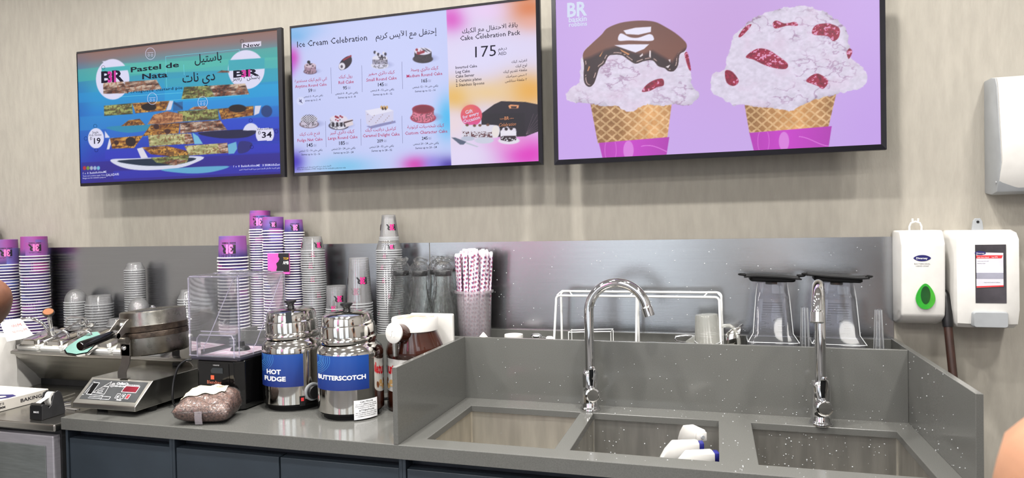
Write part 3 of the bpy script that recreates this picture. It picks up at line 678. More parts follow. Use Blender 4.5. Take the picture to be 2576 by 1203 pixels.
# the gift box, log cake and small cake
P = lambda *k: [b2(*p) for p in k]
cv.put(cv.poly(P((310, 800), (400, 735), (450, 712), (620, 718), (708, 735), (712, 925), (620, 960), (312, 965))), (26, 20, 34)); cv.put(cv.poly(P((310, 800), (615, 795), (620, 960), (312, 965))), (16, 12, 24))
cv.put(cv.poly(P((500, 745), (515, 736), (575, 740), (570, 762), (508, 764))), (236, 160, 110)); cv.put(cv.poly(P((518, 748), (560, 748), (556, 760), (520, 760))), (20, 14, 24))
for k in range(7):
    a = .2 + k * .17; x0, y0 = b2(625, 945); cv.put(np.clip(.9 - np.abs((px - x0) * math.sin(a) + (py - y0) * math.cos(a) * 1.0), 0, 1) * (px > x0) * cv.poly(P((618, 800), (708, 800), (712, 925), (622, 958))) * .6, (150, 120, 130))
cv.put(cv.ell(*b2(240, 812), 27, 27), (226, 84, 110)); cv.blob(*b2(220, 770), 14, 12, (236, 120, 70), .6); cv.put(cv.ell(*b2(240, 812), 27, 27) * np.clip((py - b2(0, 830)[1]) / 16, 0, 1) * .7, (224, 70, 170))
cv.put(cv.poly(P((176, 895), (215, 880), (400, 880), (438, 900), (432, 955), (390, 972), (190, 966), (175, 940)), smooth=True), (226, 222, 236)); cv.put(cv.poly(P((176, 925), (384, 928), (388, 968), (190, 964))) * (fbm(px / 2.2, py / 2.2, 4, 2) > .5), (104, 64, 70)); cv.put(cv.ell(*b2(410, 925), 9, 15), (238, 230, 226))
for x, y in ((210, 880), (262, 884), (300, 882), (355, 878)): cv.put(cv.ell(*b2(x, y), 4, 3.4), (110, 70, 50))
cv.put(cv.ell(*b2(330, 988), 24, 8), (206, 210, 228)); cv.put(cv.ell(*b2(215, 975), 17, 6), (190, 196, 216)); cv.put(cv.poly(P((100, 968), (125, 968), (205, 998), (185, 1018), (160, 1018))), (84, 96, 120)); cv.put(cv.poly(P((205, 1000), (290, 1032), (280, 1036), (200, 1010))), (190, 196, 210))
cv.put(cv.ell(*b2(504, 990), 27, 9), (232, 226, 240)); cv.put(cv.poly(P((444, 925), (556, 925), (558, 985), (505, 1000), (446, 985))), (236, 232, 244)); cv.put(cv.poly(P((444, 958), (556, 955), (556, 985), (505, 998), (446, 985))) * (fbm(px / 3, py / 3, 9, 2) > .36), (40, 24, 30)); cv.put(cv.ell(*b2(500, 925), 20, 7), (240, 236, 246))
for x, y in ((470, 912), (490, 905), (520, 908), (540, 915)): cv.put(cv.ell(*b2(x, y), 5, 5), (232, 226, 240))
cv.put(cv.ell(*b2(485, 908), 4, 4), (30, 20, 26)); cv.put(cv.ell(*b2(520, 905), 4, 4), (30, 20, 26))
cv.put(cv.ell(*a2(125, 680), 10.5, 10.5) * .8, (220, 224, 255))
# lettering
T2.text('Ice Cream Celebration', a2(102, 320), a2(572, 272), 'ink', .004); T2.text('إحتفل مع الآيس كريم', a2(630, 262), a2(1040, 226), 'ink', .004, ar=True)
COLS = [('Anytime Round Cake', 'اني تايم كيك مستديرة', '59', '2 - 4', 88, 593, 300, 576, 86, 556, 300, 538, 177, 621, 145, 657, 275, 646, 155, 684, 258, 676),
        ('Roll Cake', 'رول كيك', '95', '6 - 8', 380, 567, 482, 559, 383, 528, 473, 520, 410, 603, 358, 637, 510, 628, 376, 664, 494, 656),
        ('Small Round Cake', 'كيك دائري صغير', '145', '8 - 12', 567, 550, 771, 534, 580, 508, 757, 494, 645, 582, 595, 616, 753, 606, 612, 644, 740, 636),
        ('Medium Round Cake', 'كيك دائري وسط', '165', '12 - 16', 838, 524, 1078, 504, 864, 482, 1051, 466, 938, 556, 877, 594, 1049, 582, 894, 622, 1032, 612),
        ('Fudge Nut Cake', 'فدج نات كيك', '145', '12 - 16', 104, 956, 273, 945, 118, 914, 254, 905, 168, 990, 114, 1022, 271, 1014, 130, 1046, 256, 1042),
        ('Large Round Cake', 'كيك دائري كبير', '185', '20 - 24', 310, 942, 508, 930, 323, 904, 486, 893, 384, 976, 332, 1010, 493, 1000, 346, 1036, 480, 1030),
        ('Caramel Delight Cake', 'كراميل ديلايت كيك', '209', '28 - 32', 543, 925, 791, 912, 560, 886, 767, 874, 640, 960, 587, 996, 751, 986, 602, 1022, 740, 1015),
        ('Custom Character Cake', 'كيك شخصيات كرتونية', '245', '20 - 24', 827, 908, 1112, 892, 842, 866, 1090, 852, 940, 942, 882, 976, 1054, 967, 897, 1004, 1041, 996)]
for (en, ar, pr, sv_, ex0, ey0, ex1, ey1, ax0, ay0, ax1, ay1, qx, qy, sx0, sy0, sx1, sy1, tx0, ty0, tx1, ty1) in COLS:
    T2.text(en, a2(ex0, ey0), a2(ex1, ey1), 'crimson', .008); T2.text(ar, a2(ax0, ay0), a2(ax1, ay1), 'crimson', .004, ar=True)
    wq = 13 * len(pr); T2.text(pr, a2(qx, qy), a2(qx + wq, qy - wq * .07), 'ink', .012); T2.text('AED', a2(qx + wq + 5, qy - 3), a2(qx + wq + 25, qy - 5), 'grey'); T2.text('درهم', a2(qx + wq + 5, qy - 14), a2(qx + wq + 25, qy - 16), 'grey', ar=True)
    lo, hi = sv_.split(' - ')
    T2.text('يكفي حتى ' + hi + ' - ' + lo + ' شخص', a2(sx0, sy0), a2(sx1, sy1), 'ink', .01, ar=True); T2.text(('erves' if pr == '59' else 'Serves') + ' up to ' + sv_, a2(tx0, ty0), a2(tx1, ty1), 'ink', .012)
for x, y0, y1 in ((328, 455, 630), (535, 440, 620), (806, 415, 600), (292, 815, 990), (528, 800, 980), (806, 780, 965)): T2.line(a2(x, y0), a2(x + 4, y1), .7, 'grey')
T2.line(a2(114, 666), a2(138, 696), .9, 'ink')
T2.flat([a2(114, 676), a2(121, 676), a2(131, 666), a2(131, 694), a2(121, 686), a2(114, 686)], 'grey')
T2.text('Prices are inclusive of VAT. Images are for indicative purposes only', a2(102, 1146), a2(428, 1132), 'ink', .004); T2.text('الأسعار تشمل ضريبة القيمة المضافة. الصور للدلالة فقط', a2(102, 1134), a2(330, 1120), 'ink', .004, ar=True)
T2.text('باقة الاحتفال مع الكيك', b2(176, 236), b2(566, 190), 'ink', .004, ar=True); T2.text('Cake Celebration Pack', b2(162, 287), b2(585, 244), 'ink', .008)
T2.text('175', b2(268, 405), b2(414, 393), 'ink', -.004, cap=29); T2.text('درهم', b2(430, 355), b2(490, 348), 'ink', ar=True); T2.text('AED', b2(430, 390), b2(487, 386), 'ink')
for i, (e, x1) in enumerate((('Inverted Cake', 281), ('Log Cake', 230), ('Cake Server', 262), ('2 Ceramic plates', 312), ('2 Stainless Spoons', 332))):
    T2.text(e, b2(130 + i * .6, 486 + i * 31.2), b2(x1, 486 + i * 31.2 - (x1 - 130) * .085), 'ink', .012)
for i, (e, x0) in enumerate((('انفرتيد كيك', 524), ('لوج كيك', 552), ('ملعقة تقديم كيك', 466), ('٢ صحن سيراميك', 484), ('٢ ملعقة ستانلس', 478))):
    T2.text(e, b2(x0, 436 + i * 33.5 + (632 - x0) * .07), b2(632, 432 + i * 33.5), 'ink', .006, ar=True)
T2.text('Gift', b2(202, 805), b2(252, 790), 'white', .01); T2.text('for every', b2(182, 838), b2(295, 806), 'white', .01); T2.text('Occasion', b2(188, 868), b2(302, 836), 'white', .01)
T2.text('BR', b2(474, 845), b2(506, 843), 'gold', .01, cap=9); T2.text('baskin', b2(442, 842), b2(472, 840), 'gold'); T2.text('robbins', b2(508, 838), b2(540, 836), 'gold'); T2.text('Celebration', b2(432, 892), b2(552, 884), 'gold', -.004, skew=.35, cap=9)
T2.finish()

# ---- glitching screen
A = at_y(199, 467, TVY); B = at_y(714, 447, TVY); z0 = (A.z + B.z) / 2; zt = (at_y(183, 125, TVY).z + at_y(701, 74, TVY).z) / 2
T1 = Screen('wall_screen', 'blue wall screen showing a broken-up picture of sundaes on plates', A.x, B.x, z0, zt, .0105, 420, True)
cv = T1.cv; px, py = cv.px, cv.py
a1 = lambda x, y: (170 + x / 2.865, 60 + y / 2.865)
K = [(0, (150, 112, 100)), (.06, (140, 116, 116)), (.14, (96, 150, 166)), (.22, (60, 160, 180)), (.32, (40, 160, 205)), (.45, (30, 140, 215)), (.58, (36, 110, 205)), (.72, (34, 70, 190)), (.84, (40, 50, 180)), (1, (44, 30, 140))]
g = cv.v + .02 * np.sin(cv.u * 3)
for i in range(3): cv.c[..., i] = np.interp(g, [k[0] for k in K], [k[1][i] for k in K])
cv.blob(*a1(80, 700), 30, 120, (24, 100, 190), .7)
Z = lambda *k: [a1(*p) for p in k]
def band(x0, y0, x1, y1, h, col, k=.5): cv.put(cv.poly(Z((x0, y0), (x1, y1), (x1, y1 + h), (x0, y0 + h))) * k, col)
for bd in ((70, 330, 1520, 165, 90, (70, 190, 170), .55), (240, 290, 1520, 240, 80, (90, 196, 180), .6), (700, 400, 1530, 320, 90, (60, 170, 186), .6), (80, 500, 830, 450, 70, (30, 150, 215), .6), (700, 480, 1530, 430, 90, (36, 170, 225), .6),
           (750, 560, 1530, 520, 70, (40, 160, 230), .5), (90, 670, 640, 640, 100, (40, 150, 215), .5), (1090, 690, 1540, 668, 80, (44, 66, 206), .7), (280, 760, 600, 745, 70, (40, 120, 215), .6), (950, 780, 1540, 750, 90, (44, 40, 170), .6),
           (270, 915, 1550, 860, 60, (50, 56, 196), .6), (100, 1000, 1550, 930, 80, (48, 30, 130), .6), (330, 1060, 1550, 1005, 60, (50, 60, 200), .5), (760, 570, 830, 560, 60, (30, 60, 110), .5)): band(*bd)
def strip(P, kind, seed):
    m = cv.poly(Z(*P)); sx, sy = px / 12, py / 6; n = fbm(sx * .8 + sy * .5, sy * 1.3, seed, 4); n2 = fbm(px / 4, py / 4, seed + 7, 3)
    A_, B_, C_ = {'choc': ((70, 40, 30), (214, 190, 170), (150, 86, 56)), 'green': ((64, 70, 34), (170, 176, 104), (80, 48, 30)), 'tart': ((120, 66, 26), (216, 160, 70), (60, 34, 22)), 'caramel': ((150, 92, 60), (206, 150, 100), (110, 60, 36)), 'cream': ((214, 206, 150), (150, 150, 96), (120, 70, 40))}[kind]
    t = np.clip((n - .3) * 2.6, 0, 1)[..., None]; c = np.array(A_) * (1 - t) + np.array(B_) * t
    s = (n2 > .58)[..., None]; c = c * (1 - .6 * s) + np.array(C_) * .6 * s; cv.put(m, c)
cv.put(cv.ell(*a1(325, 400), 42, 51), (226, 224, 250)); cv.put(cv.ell(*a1(1288, 330), 46, 49), (226, 224, 250))
band(245, 318, 450, 300, 32, (70, 182, 186), 1); band(1160, 262, 1420, 245, 78, (62, 172, 188), 1)
strip(((256, 425), (400, 415), (440, 500), (258, 505)), 'choc', 31); strip(((410, 418), (640, 402), (680, 470), (420, 495)), 'choc', 33)
strip(((820, 545), (840, 455), (1020, 446), (1060, 525)), 'green', 34); strip(((1020, 446), (1280, 430), (1310, 508), (1060, 525)), 'choc', 35)
strip(((262, 590), (465, 572), (470, 650), (264, 664)), 'green', 36); strip(((465, 572), (735, 555), (705, 625), (490, 645)), 'tart', 37); cv.put(cv.ell(*a1(585, 600), 19, 9), (26, 16, 16)); cv.put(cv.poly(Z((710, 625), (735, 555), (762, 555), (745, 620))), (220, 216, 232)); band(765, 556, 830, 600, 20, (30, 50, 90), .6)
strip(((790, 630), (1085, 612), (1090, 690), (830, 705)), 'green', 38); strip(((870, 620), (910, 598), (1000, 592), (1010, 615)), 'caramel', 39); strip(((1085, 612), (1340, 592), (1340, 660), (1110, 690)), 'tart', 40); cv.put(cv.ell(*a1(1225, 610), 22, 10), (26, 16, 18)); cv.put(cv.poly(Z((1345, 660), (1350, 592), (1395, 590), (1380, 645))), (220, 218, 236)); cv.put(cv.ell(*a1(1435, 630), 14, 15) * .7, (24, 40, 90))
strip(((1075, 352), (1110, 335), (1165, 340), (1165, 352)), 'choc', 41)
cv.put(cv.poly(Z((280, 745), (580, 728), (600, 760), (430, 785)), smooth=True), (40, 140, 180)); strip(((385, 738), (440, 695), (520, 685), (560, 728)), 'tart', 42)
strip(((575, 725), (620, 655), (720, 630), (830, 650), (830, 705), (700, 720)), 'caramel', 43); strip(((540, 810), (600, 728), (810, 712), (800, 790)), 'tart', 44); cv.put(cv.ell(*a1(640, 742), 7, 7), (60, 30, 26)); cv.put(cv.ell(*a1(720, 775), 8, 6), (70, 36, 26))
strip(((810, 712), (1100, 695), (1150, 765), (810, 790)), 'choc', 45); cv.put(cv.poly(Z((945, 785), (1340, 762), (1300, 815), (1100, 825)), smooth=True), (26, 26, 66))
cv.put(cv.poly(Z((282, 905), (300, 830), (330, 820), (300, 905))), (226, 222, 236)); strip(((305, 825), (545, 805), (480, 895), (320, 900)), 'tart', 46); cv.put(cv.ell(*a1(455, 850), 13, 12), (40, 22, 20)); cv.put(cv.ell(*a1(352, 856), 6, 6), (60, 30, 24))
strip(((580, 805), (870, 790), (905, 862), (590, 885)), 'cream', 47); strip(((840, 800), (890, 790), (915, 862), (850, 870)), 'choc', 48); cv.put(cv.poly(Z((900, 785), (940, 810), (975, 865), (915, 868))), (120, 190, 220))
cv.put(cv.poly(Z((500, 900), (540, 890), (580, 965), (530, 970))), (226, 222, 236)); strip(((535, 890), (720, 880), (880, 920), (860, 970), (600, 940)), 'tart', 49); strip(((840, 880), (1150, 858), (1160, 930), (880, 950)), 'cream', 50); strip(((1080, 864), (1150, 858), (1160, 930), (1100, 936)), 'choc', 51); cv.put(cv.poly(Z((1155, 870), (1215, 850), (1222, 900), (1200, 935), (1160, 938))), (110, 180, 216)); cv.put(cv.poly(Z((1240, 850), (1330, 860), (1300, 920), (1230, 930)), smooth=True), (40, 40, 120))
cv.put(cv.poly(Z((310, 980), (480, 970), (960, 955), (900, 1010), (760, 1045), (520, 1055), (380, 1030)), smooth=True), (220, 222, 240)); cv.put(cv.poly(Z((370, 985), (900, 965), (840, 1005), (700, 1022), (520, 1020)), smooth=True), (22, 40, 66)); strip(((600, 965), (880, 945), (860, 1000), (760, 1020), (640, 1000)), 'green', 52); strip(((690, 1000), (780, 975), (870, 985), (770, 1022)), 'choc', 53)
cv.put(cv.poly(Z((680, 1050), (1150, 1025), (1040, 1068), (860, 1078)), smooth=True), (96, 170, 210)); cv.put(cv.poly(Z((1000, 1125), (1250, 1105), (1540, 1090), (1540, 1100), (1200, 1125))) * .8, (190, 40, 110))
cv.put(cv.ell(*a1(205, 825), 20, 25.5), (228, 226, 250)); cv.put(cv.poly(Z((268, 772), (305, 820), (270, 822))), (222, 222, 246)); cv.put(cv.ell(*a1(1322, 790), 21, 26) * np.clip((a1(0, 770)[1] - py) + (py > a1(0, 850)[1]), 0, 1), (222, 222, 246)); cv.put(cv.ell(*a1(1422, 795), 23, 26) * (py > a1(0, 752)[1]) * (py < a1(0, 842)[1]), (228, 226, 250))
cv.put(cv.poly(Z((1255, 138), (1395, 125), (1395, 160), (1255, 175))), (226, 220, 240)); cv.put(cv.poly(Z((250, 270), (308, 265), (306, 305), (290, 305))), (226, 224, 250))
for i, c in enumerate(((190, 40, 50), (120, 150, 60), (170, 180, 200), (160, 180, 220), (120, 190, 220))): cv.put(cv.ell(*a1(122 + 25 * i, 1040), 4, 5), c)
T1.text('BR', a1(245, 425), a1(408, 412), 'ink', .03, cap=29); T1.text('31', a1(292, 421), a1(352, 416), 'pink', .05, cap=27, dy=-.0018)
T1.text('BR', a1(1196, 388), a1(1385, 372), 'ink', .03, cap=18); T1.text('31', a1(1256, 383), a1(1320, 378), 'pink', .05, cap=17, dy=-.0018)
T1.text('باسكن • روبنز', a1(1190, 410), a1(1388, 396), 'ink', ar=True); T1.text('Pastel de', a1(458, 350), a1(805, 310), 'ink', .02, cap=13); T1.text('Nata', a1(540, 400), a1(722, 384), 'ink', .02, cap=14)
T1.text('باستيل', a1(918, 284), a1(1112, 262), 'ink', .01, ar=True); T1.text('دي نات', a1(830, 424), a1(1065, 405), 'ink', .01, ar=True); T1.text('Portuguese custard pie', a1(432, 502), a1(830, 470), 'ink', .006, cap=7); T1.text('New', a1(1268, 172), a1(1388, 160), 'ink', .012, cap=9)
T1.text('Single', a1(180, 792), a1(224, 789), 'ink'); T1.text('Kids Sundae', a1(160, 812), a1(246, 806), 'ink'); T1.text('19', a1(192, 865), a1(240, 862), 'ink', .02, cap=15); T1.text('34', a1(1402, 822), a1(1474, 818), 'ink', .02, cap=15); T1.text('Value Sundae', a1(1366, 770), a1(1478, 760), 'ink')
T1.text('Ð', a1(163, 838), a1(180, 837), 'ink'); T1.text('Ð', a1(1375, 798), a1(1395, 796), 'ink')
T1.text('f  o  8  BaskinRobbinsME', a1(112, 1086), a1(282, 1074), 'white', .006); T1.text('GALADARI', a1(278, 1100), a1(372, 1092), 'white', .004); T1.text('Terms and conditions apply. Prices', a1(112, 1103), a1(272, 1094), 'white'); T1.text('Images are for indicative purpose', a1(112, 1119), a1(278, 1110), 'white')
T1.text('f  o  8  BaskinRobbinsME   X BRMiddleEast', a1(1196, 1036), a1(1532, 1022), 'white', .006); T1.text('تطبق الشروط والأحكام. الأسعار تشمل ضريبة القيمة المضافة. الصور', a1(1238, 1056), a1(1532, 1042), 'white', ar=True)
for p in ((598, 215), (612, 540), (975, 565)):
    T1.ring(*a1(*p), 12.5, 15, .9, 'white')
    for s in (-1, 1): T1.ring(a1(*p)[0] + 4 * s, a1(*p)[1] + 4, 2.2, 3.6, .7, 'white', n=10)
    T1.line((a1(*p)[0] - 8, a1(*p)[1] - 2), (a1(*p)[0] + 8, a1(*p)[1] - 3), .8, 'white')
for p in ((200, 737), (133, 827), (208, 910), (1320, 697), (1505, 775), (1328, 887), (1258, 126), (258, 315)): T1.ring(*a1(*p), 4.6, 5, .7, 'ink', n=14)
for p, q_ in (((708, 236), (1238, 185)), ((708, 236), (716, 465)), ((838, 295), (842, 370)), ((1238, 185), (1238, 210)), ((370, 527), (830, 497)), ((740, 552), (1250, 516))): T1.line(a1(*p), a1(*q_), .8, 'sky')
T1.finish()
# ------------------------------------------------------------------ taps
def tap(lab, x, y, azim, z_top, reach, lever_ang):
    o = thing('kitchen_tap', lab, 'tap', (x, y, ZC), group='chrome swan-neck taps')
    MB().lathe([(.0001, 0), (.0285, 0), (.0295, .003), (.0285, .007), (.0255, .010), (.0245, .012), (.0238, .03), (.0238, .10), (.0228, .108), (.0185, .114), (.0165, .116), (.0001, .117)], 32).build('body', M['chrome'], o, smooth=50)
    R = reach / 2; zc = z_top - ZC - R; d = Vector((math.cos(azim), math.sin(azim), 0)); pts = [Vector((0, 0, z)) for z in np.linspace(.108, zc, 6)]
    for k in range(1, 23):
        a = PI - k / 22 * PI * .93; pts.append(d * (R + R * math.cos(a)) + Vector((0, 0, zc + R * math.sin(a))))
    t = (pts[-1] - pts[-2]).normalized()
    MB().tube(pts, .0138, 18).build('swan_neck', M['chrome'], o, smooth=60)
    tip = pts[-1]; MB().tube([tip - t * .002, tip + t * .002, tip + t * .0025, tip + t * .026, tip + t * .027], [.0139, .0152, .0158, .0158, .014], 18).build('spout_tip', M['chrome'], o, smooth=40)
    # side valve: a short barrel facing the room with a lever
    ld = Vector((math.sin(lever_ang), -math.cos(lever_ang), 0)); lv = MB()
    lv.tube([ld * .008 + Vector((0, 0, .052)), ld * .04 + Vector((0, 0, .052)), ld * .042 + Vector((0, 0, .052))], [.0205, .0205, .018], 26)
    v = lv.build('valve_barrel', M['chrome'], o, smooth=40)
    MB().tube([ld * .0422 + Vector((0, 0, .052)), ld * .0432 + Vector((0, 0, .052))], [.0162, .0156], 24).build('valve_cap', M['steel'], v, smooth=40)
    side = Vector((ld.y, -ld.x, 0)); rings = []
    for z, w2, th, out_ in ((.066, .006, .006, .03), (.086, .0065, .006, .031), (.098, .0095, .006, .034), (.124, .01, .005, .04), (.134, .006, .004, .042)):
        c = ld * out_ + Vector((0, 0, z)); rings.append([c + side * w2 + ld * th / 2, c - side * w2 + ld * th / 2, c - side * w2 - ld * th / 2, c + side * w2 - ld * th / 2])
    MB().loft(rings).build('lever', M['chrome'], v, smooth=30, bevel=.0014)
    return o
tap('chrome swan-neck tap between the first and middle sinks, spout turned sideways', -.352, 1.926, math.radians(-4), 1.268, .168, .35)
tap('chrome swan-neck tap behind the sink at the wall end, spout pointing forward', .259, 1.918, math.radians(-100), 1.272, .15, .1)

# ------------------------------------------------------------------ things on the ledge behind the sinks
LZ = 1.03
# white wire rack
ro = thing('wire_rack', 'white coated wire plate rack standing on the ledge behind the sinks', 'rack', (-.235, 2.075, LZ))
yf, yb = -.032, .03
def frame(y0, y1, xa, xb, zt):
    r = .012; pts = [(xa - .006, y0, .002)]
    pts += [(xa, y1, zt - r)] + [(xa + r - r * math.cos(t), y1, zt - r + r * math.sin(t)) for t in np.linspace(.2, PI / 2, 5)]
    pts += [(xb - r + r * math.sin(t), y1, zt - r + r * math.cos(t)) for t in np.linspace(0, PI / 2 - .2, 5)] + [(xb, y1, zt - r), (xb + .004, y0, .002)]
    return pts
MB().tube(frame(-.045, -.018, -.243, .244, .186), .0036, 8).build('front_frame', M['white_wire'], ro, smooth=60)
MB().tube(frame(.045, .018, -.235, .25, .196), .0036, 8).build('rear_frame', M['white_wire'], ro, smooth=60)
for x in (-.215, .01, .225):
    MB().tube([(x - .025, -.018, .187), (x - .018, -.018, .194), (x - .012, .0, .2), (x + .012, .0, .2), (x + .018, -.018, .194), (x + .025, -.018, .187)], .0018, 6).build('hinge_clip', M['white_wire'], ro, smooth=60)
for s, y in ((-1, -.044), (1, .044)): MB().rod((.004, y, .002), (.006, s * .018, .184 if s < 0 else .193), .0034, 8).build('middle_leg', M['white_wire'], ro, smooth=60)
MB().tube([(-.24, -.045, .002), (.245, -.045, .002), (.245, .045, .002), (-.24, .045, .002)], .003, 8, closed=True).build('base_wire', M['white_wire'], ro, smooth=60)
# small wire basket rim
bo = thing('wire_basket', 'small shallow white wire basket lying inside the plate rack', 'basket', (-.37, 2.06, LZ + .006))
for z in (.0, .07): MB().tube([(-.065, -.03, z), (.065, -.03, z + .006), (.065, .02, z + .006), (-.065, .02, z)], .0014, 6, closed=True).build('rim_wire', M['white_wire'], bo, smooth=60)
for x in (-.065, .0, .065):
    for y in (-.03, .02): MB().rod((x, y, 0), (x, y, .073), .0011, 6).build('upright_wire', M['white_wire'], bo, smooth=60)
# measuring jug, upside down
jo = thing('measuring_jug', 'frosted plastic measuring jug upside down beside the wire rack', 'jug', (-.018, 2.06, LZ)); jo.rotation_euler = (0, math.radians(-4), 0)
jb = MB(); jb.lathe([(.0455, 0), (.0465, .002), (.0445, .004), (.0335, .128), (.031, .135), (.0001, .136)], 36)
jb.build('cup', M['frost'], jo, smooth=50)
MB().tube([(.04, -.004, .03), (.072, -.004, .026), (.084, -.004, .036), (.083, -.004, .06), (.074, -.004, .09), (.062, -.004, .1), (.036, -.004, .1)], [.0058] * 7, 10).build('handle', M['frost'], jo, smooth=60)
MB().tube([(.0412 * math.cos(t), .0412 * math.sin(t), .064 + .012 * math.sin(t)) for t in np.linspace(0, 2 * PI, 28, endpoint=False)], .0012, 6, closed=True).build('moulded_ring', M['clear_edge'], jo, smooth=60)
MB().prism([(-.066, .058), (-.04, .05), (-.038, .075)], -.012, .012, 'y').build('spout', M['frost'], jo, smooth=0)
# tongs and scoop
to = thing('steel_tongs', 'bright steel tongs lying behind the measuring jug', 'tongs', (-.06, 2.115, LZ + .045)); to.rotation_euler = (math.radians(-8), 0, .2)
MB().tube([(-.055, 0, .0), (-.062, 0, .006), (-.06, 0, .014), (-.03, .0, .018), (.05, 0, .01)], .004, 10).build('upper_arm', M['chrome'], to, smooth=60)
MB().tube([(-.055, 0, .0), (-.03, 0, -.004), (.05, 0, -.012)], .004, 10).build('lower_arm', M['chrome'], to, smooth=60)
so2 = thing('steel_scoop', 'dark steel scoop tucked between the jug and the nearer blender jar', 'scoop', (.045, 2.115, LZ))
MB().loft([[(-.016, -.012, 0), (.016, -.012, 0), (.016, .012, 0), (-.016, .012, 0)], [(-.02, -.014, .07), (.022, -.014, .07), (.022, .014, .07), (-.02, .014, .07)], [(-.004, -.008, .086), (.026, -.008, .094), (.026, .008, .094), (-.004, .008, .086)]]).build('bowl', M['mirror_steel'], so2, smooth=30, bevel=.002)
MB().rod((.018, 0, .09), (.03, .01, .098), .003).build('handle', M['chrome'], so2)
# spoon, white dish, cap, tissue
sp_ = thing('steel_spoon', 'shiny steel spoon bowl resting beside the white dish on the ledge', 'spoon', (-.545, 2.06, LZ + .048))
MB().sphere((0, 0, .008), .016, 14, 10, sc=(1.15, .8, .62)).build('bowl', M['chrome'], sp_, smooth=80)
MB().tube([(.014, 0, .006), (.03, .01, .002), (.06, .03, -.03), (.075, .04, -.045)], [.003, .0025, .0025, .003], 8).build('handle', M['chrome'], sp_, smooth=60)
wd = tag(MB().lathe([(.0001, 0), (.026, 0), (.03, .058), (.029, .063), (.0001, .064)], 28).build('white_dish', M['white'], loc=(-.615, 2.045, LZ)), 'plain white lidded dish on the ledge next to the straw tub', 'dish')
tag(MB().lathe([(.0001, 0), (.012, 0), (.012, .055), (.009, .06), (.0001, .061)], 18).build('bottle_stopper', M['white'], loc=(-.497, 2.04, LZ)), 'tiny white bottle stopper standing by the leg of the wire rack', 'stopper')
ti = MB(); rings = []
for z, s in ((0, .04), (.03, .034), (.05, .02), (.072, .0025)):
    rings.append([(s * math.cos(2 * PI * k / 9) * (1 + .25 * math.sin(k * 5 + z * 60)), .35 * s * math.sin(2 * PI * k / 9), z) for k in range(9)])
tag(ti.loft(rings).build('paper_napkin', M['paper'], loc=(-.705, 2.012, LZ), smooth=0), 'crumpled white napkin in front of the straw tub', 'napkin')

# straw tub and wrapped straws
st = thing('straw_tub', 'translucent plastic tub full of paper-wrapped straws', 'tub', (-.757, 2.075, LZ))
MB().lathe([(.0001, 0), (.05, 0), (.052, .003), (.058, .19), (.0645, .192), (.0645, .199), (.0605, .2), (.0555, .19), (.050, .006), (.0001, .005)], 40).build('tub', M['tub'], st, smooth=50)
M['wrapper'] = pm('straw_wrapper', (232, 226, 232), .6, spec=.3, var2=(206, 190, 206), vscale=70, bump=.2, bscale=90)
M['straw_red'] = pm('wrapper_red_print', (168, 36, 84), .6, var=.03); M['straw_navy'] = pm('wrapper_navy_print', (70, 38, 100), .6, var=.03)
wr = .0088; LEN = .318
sb = MB(); sb.loft([[(rr * math.cos(2 * PI * k / 10), rr * .55 * math.sin(2 * PI * k / 10), z) for k in range(10)] for z, rr in ((0, .003), (.004, wr), (LEN * .5, wr * 1.03), (LEN - .012, wr), (LEN - .006, wr * 1.1), (LEN, wr * .7))])
straw0 = sb.build('wrapped_straw', M['wrapper'], smooth=50)
pr = MB(); rr_ = wr * 1.075
for row in range(21):
    for c in range(4):
        z = .012 + row * .0142 + c * .0036
        if z > LEN - .018: continue
        a0 = c * PI / 2 + row * .25
        for ch, mi, off in (('B', 1, 0), ('R', 0, .0042)):
            letters(pr, ch, lambda x, y, a0=a0, z=z, off=off: (rr_ * math.cos(a0 + (x + off - .3 * y) / wr), rr_ * .57 * math.sin(a0 + (x + off - .3 * y) / wr), z + y + (x + off) * .35), cap=.0072, bold=.015, mat=mi, res=1)
print_ = pr.build('printed_letters', [M['straw_red'], M['straw_navy']], straw0, smooth=0, fixn=False)
rs = random.Random(5); first = True; spots = []
for ring_r, n in ((.0, 1), (.0175, 6), (.0325, 10), (.0455, 16)):
    for k in range(n): spots.append((ring_r, 2 * PI * k / n + ring_r * 20))
for i, (q_, t) in enumerate(spots):
    o = straw0 if first else copy_tree(straw0); first = False
    bx, by = q_ * .9 * math.cos(t), q_ * .9 * math.sin(t)
    lean = .03 + .025 * rs.random(); tx, ty = math.cos(t) * lean * q_ / .0455 + rs.uniform(-.012, .012), math.sin(t) * lean * .5 * q_ / .0455
    o.location = (-.757 + bx, 2.075 + by * .95, LZ + .008); d = Vector((tx, ty, 1)).normalized()
    o.rotation_mode = 'QUATERNION'; o.rotation_quaternion = d.to_track_quat('Z', 'Y') @ Matrix.Rotation(rs.uniform(-.7, .7), 3, 'Z').to_quaternion()
    o.scale = (1, 1, rs.uniform(.97, 1.03))
    tag(o, 'straw in white paper wrapper printed with small red and navy letters, in the translucent tub', 'straw', 'wrapped straws in the tub')

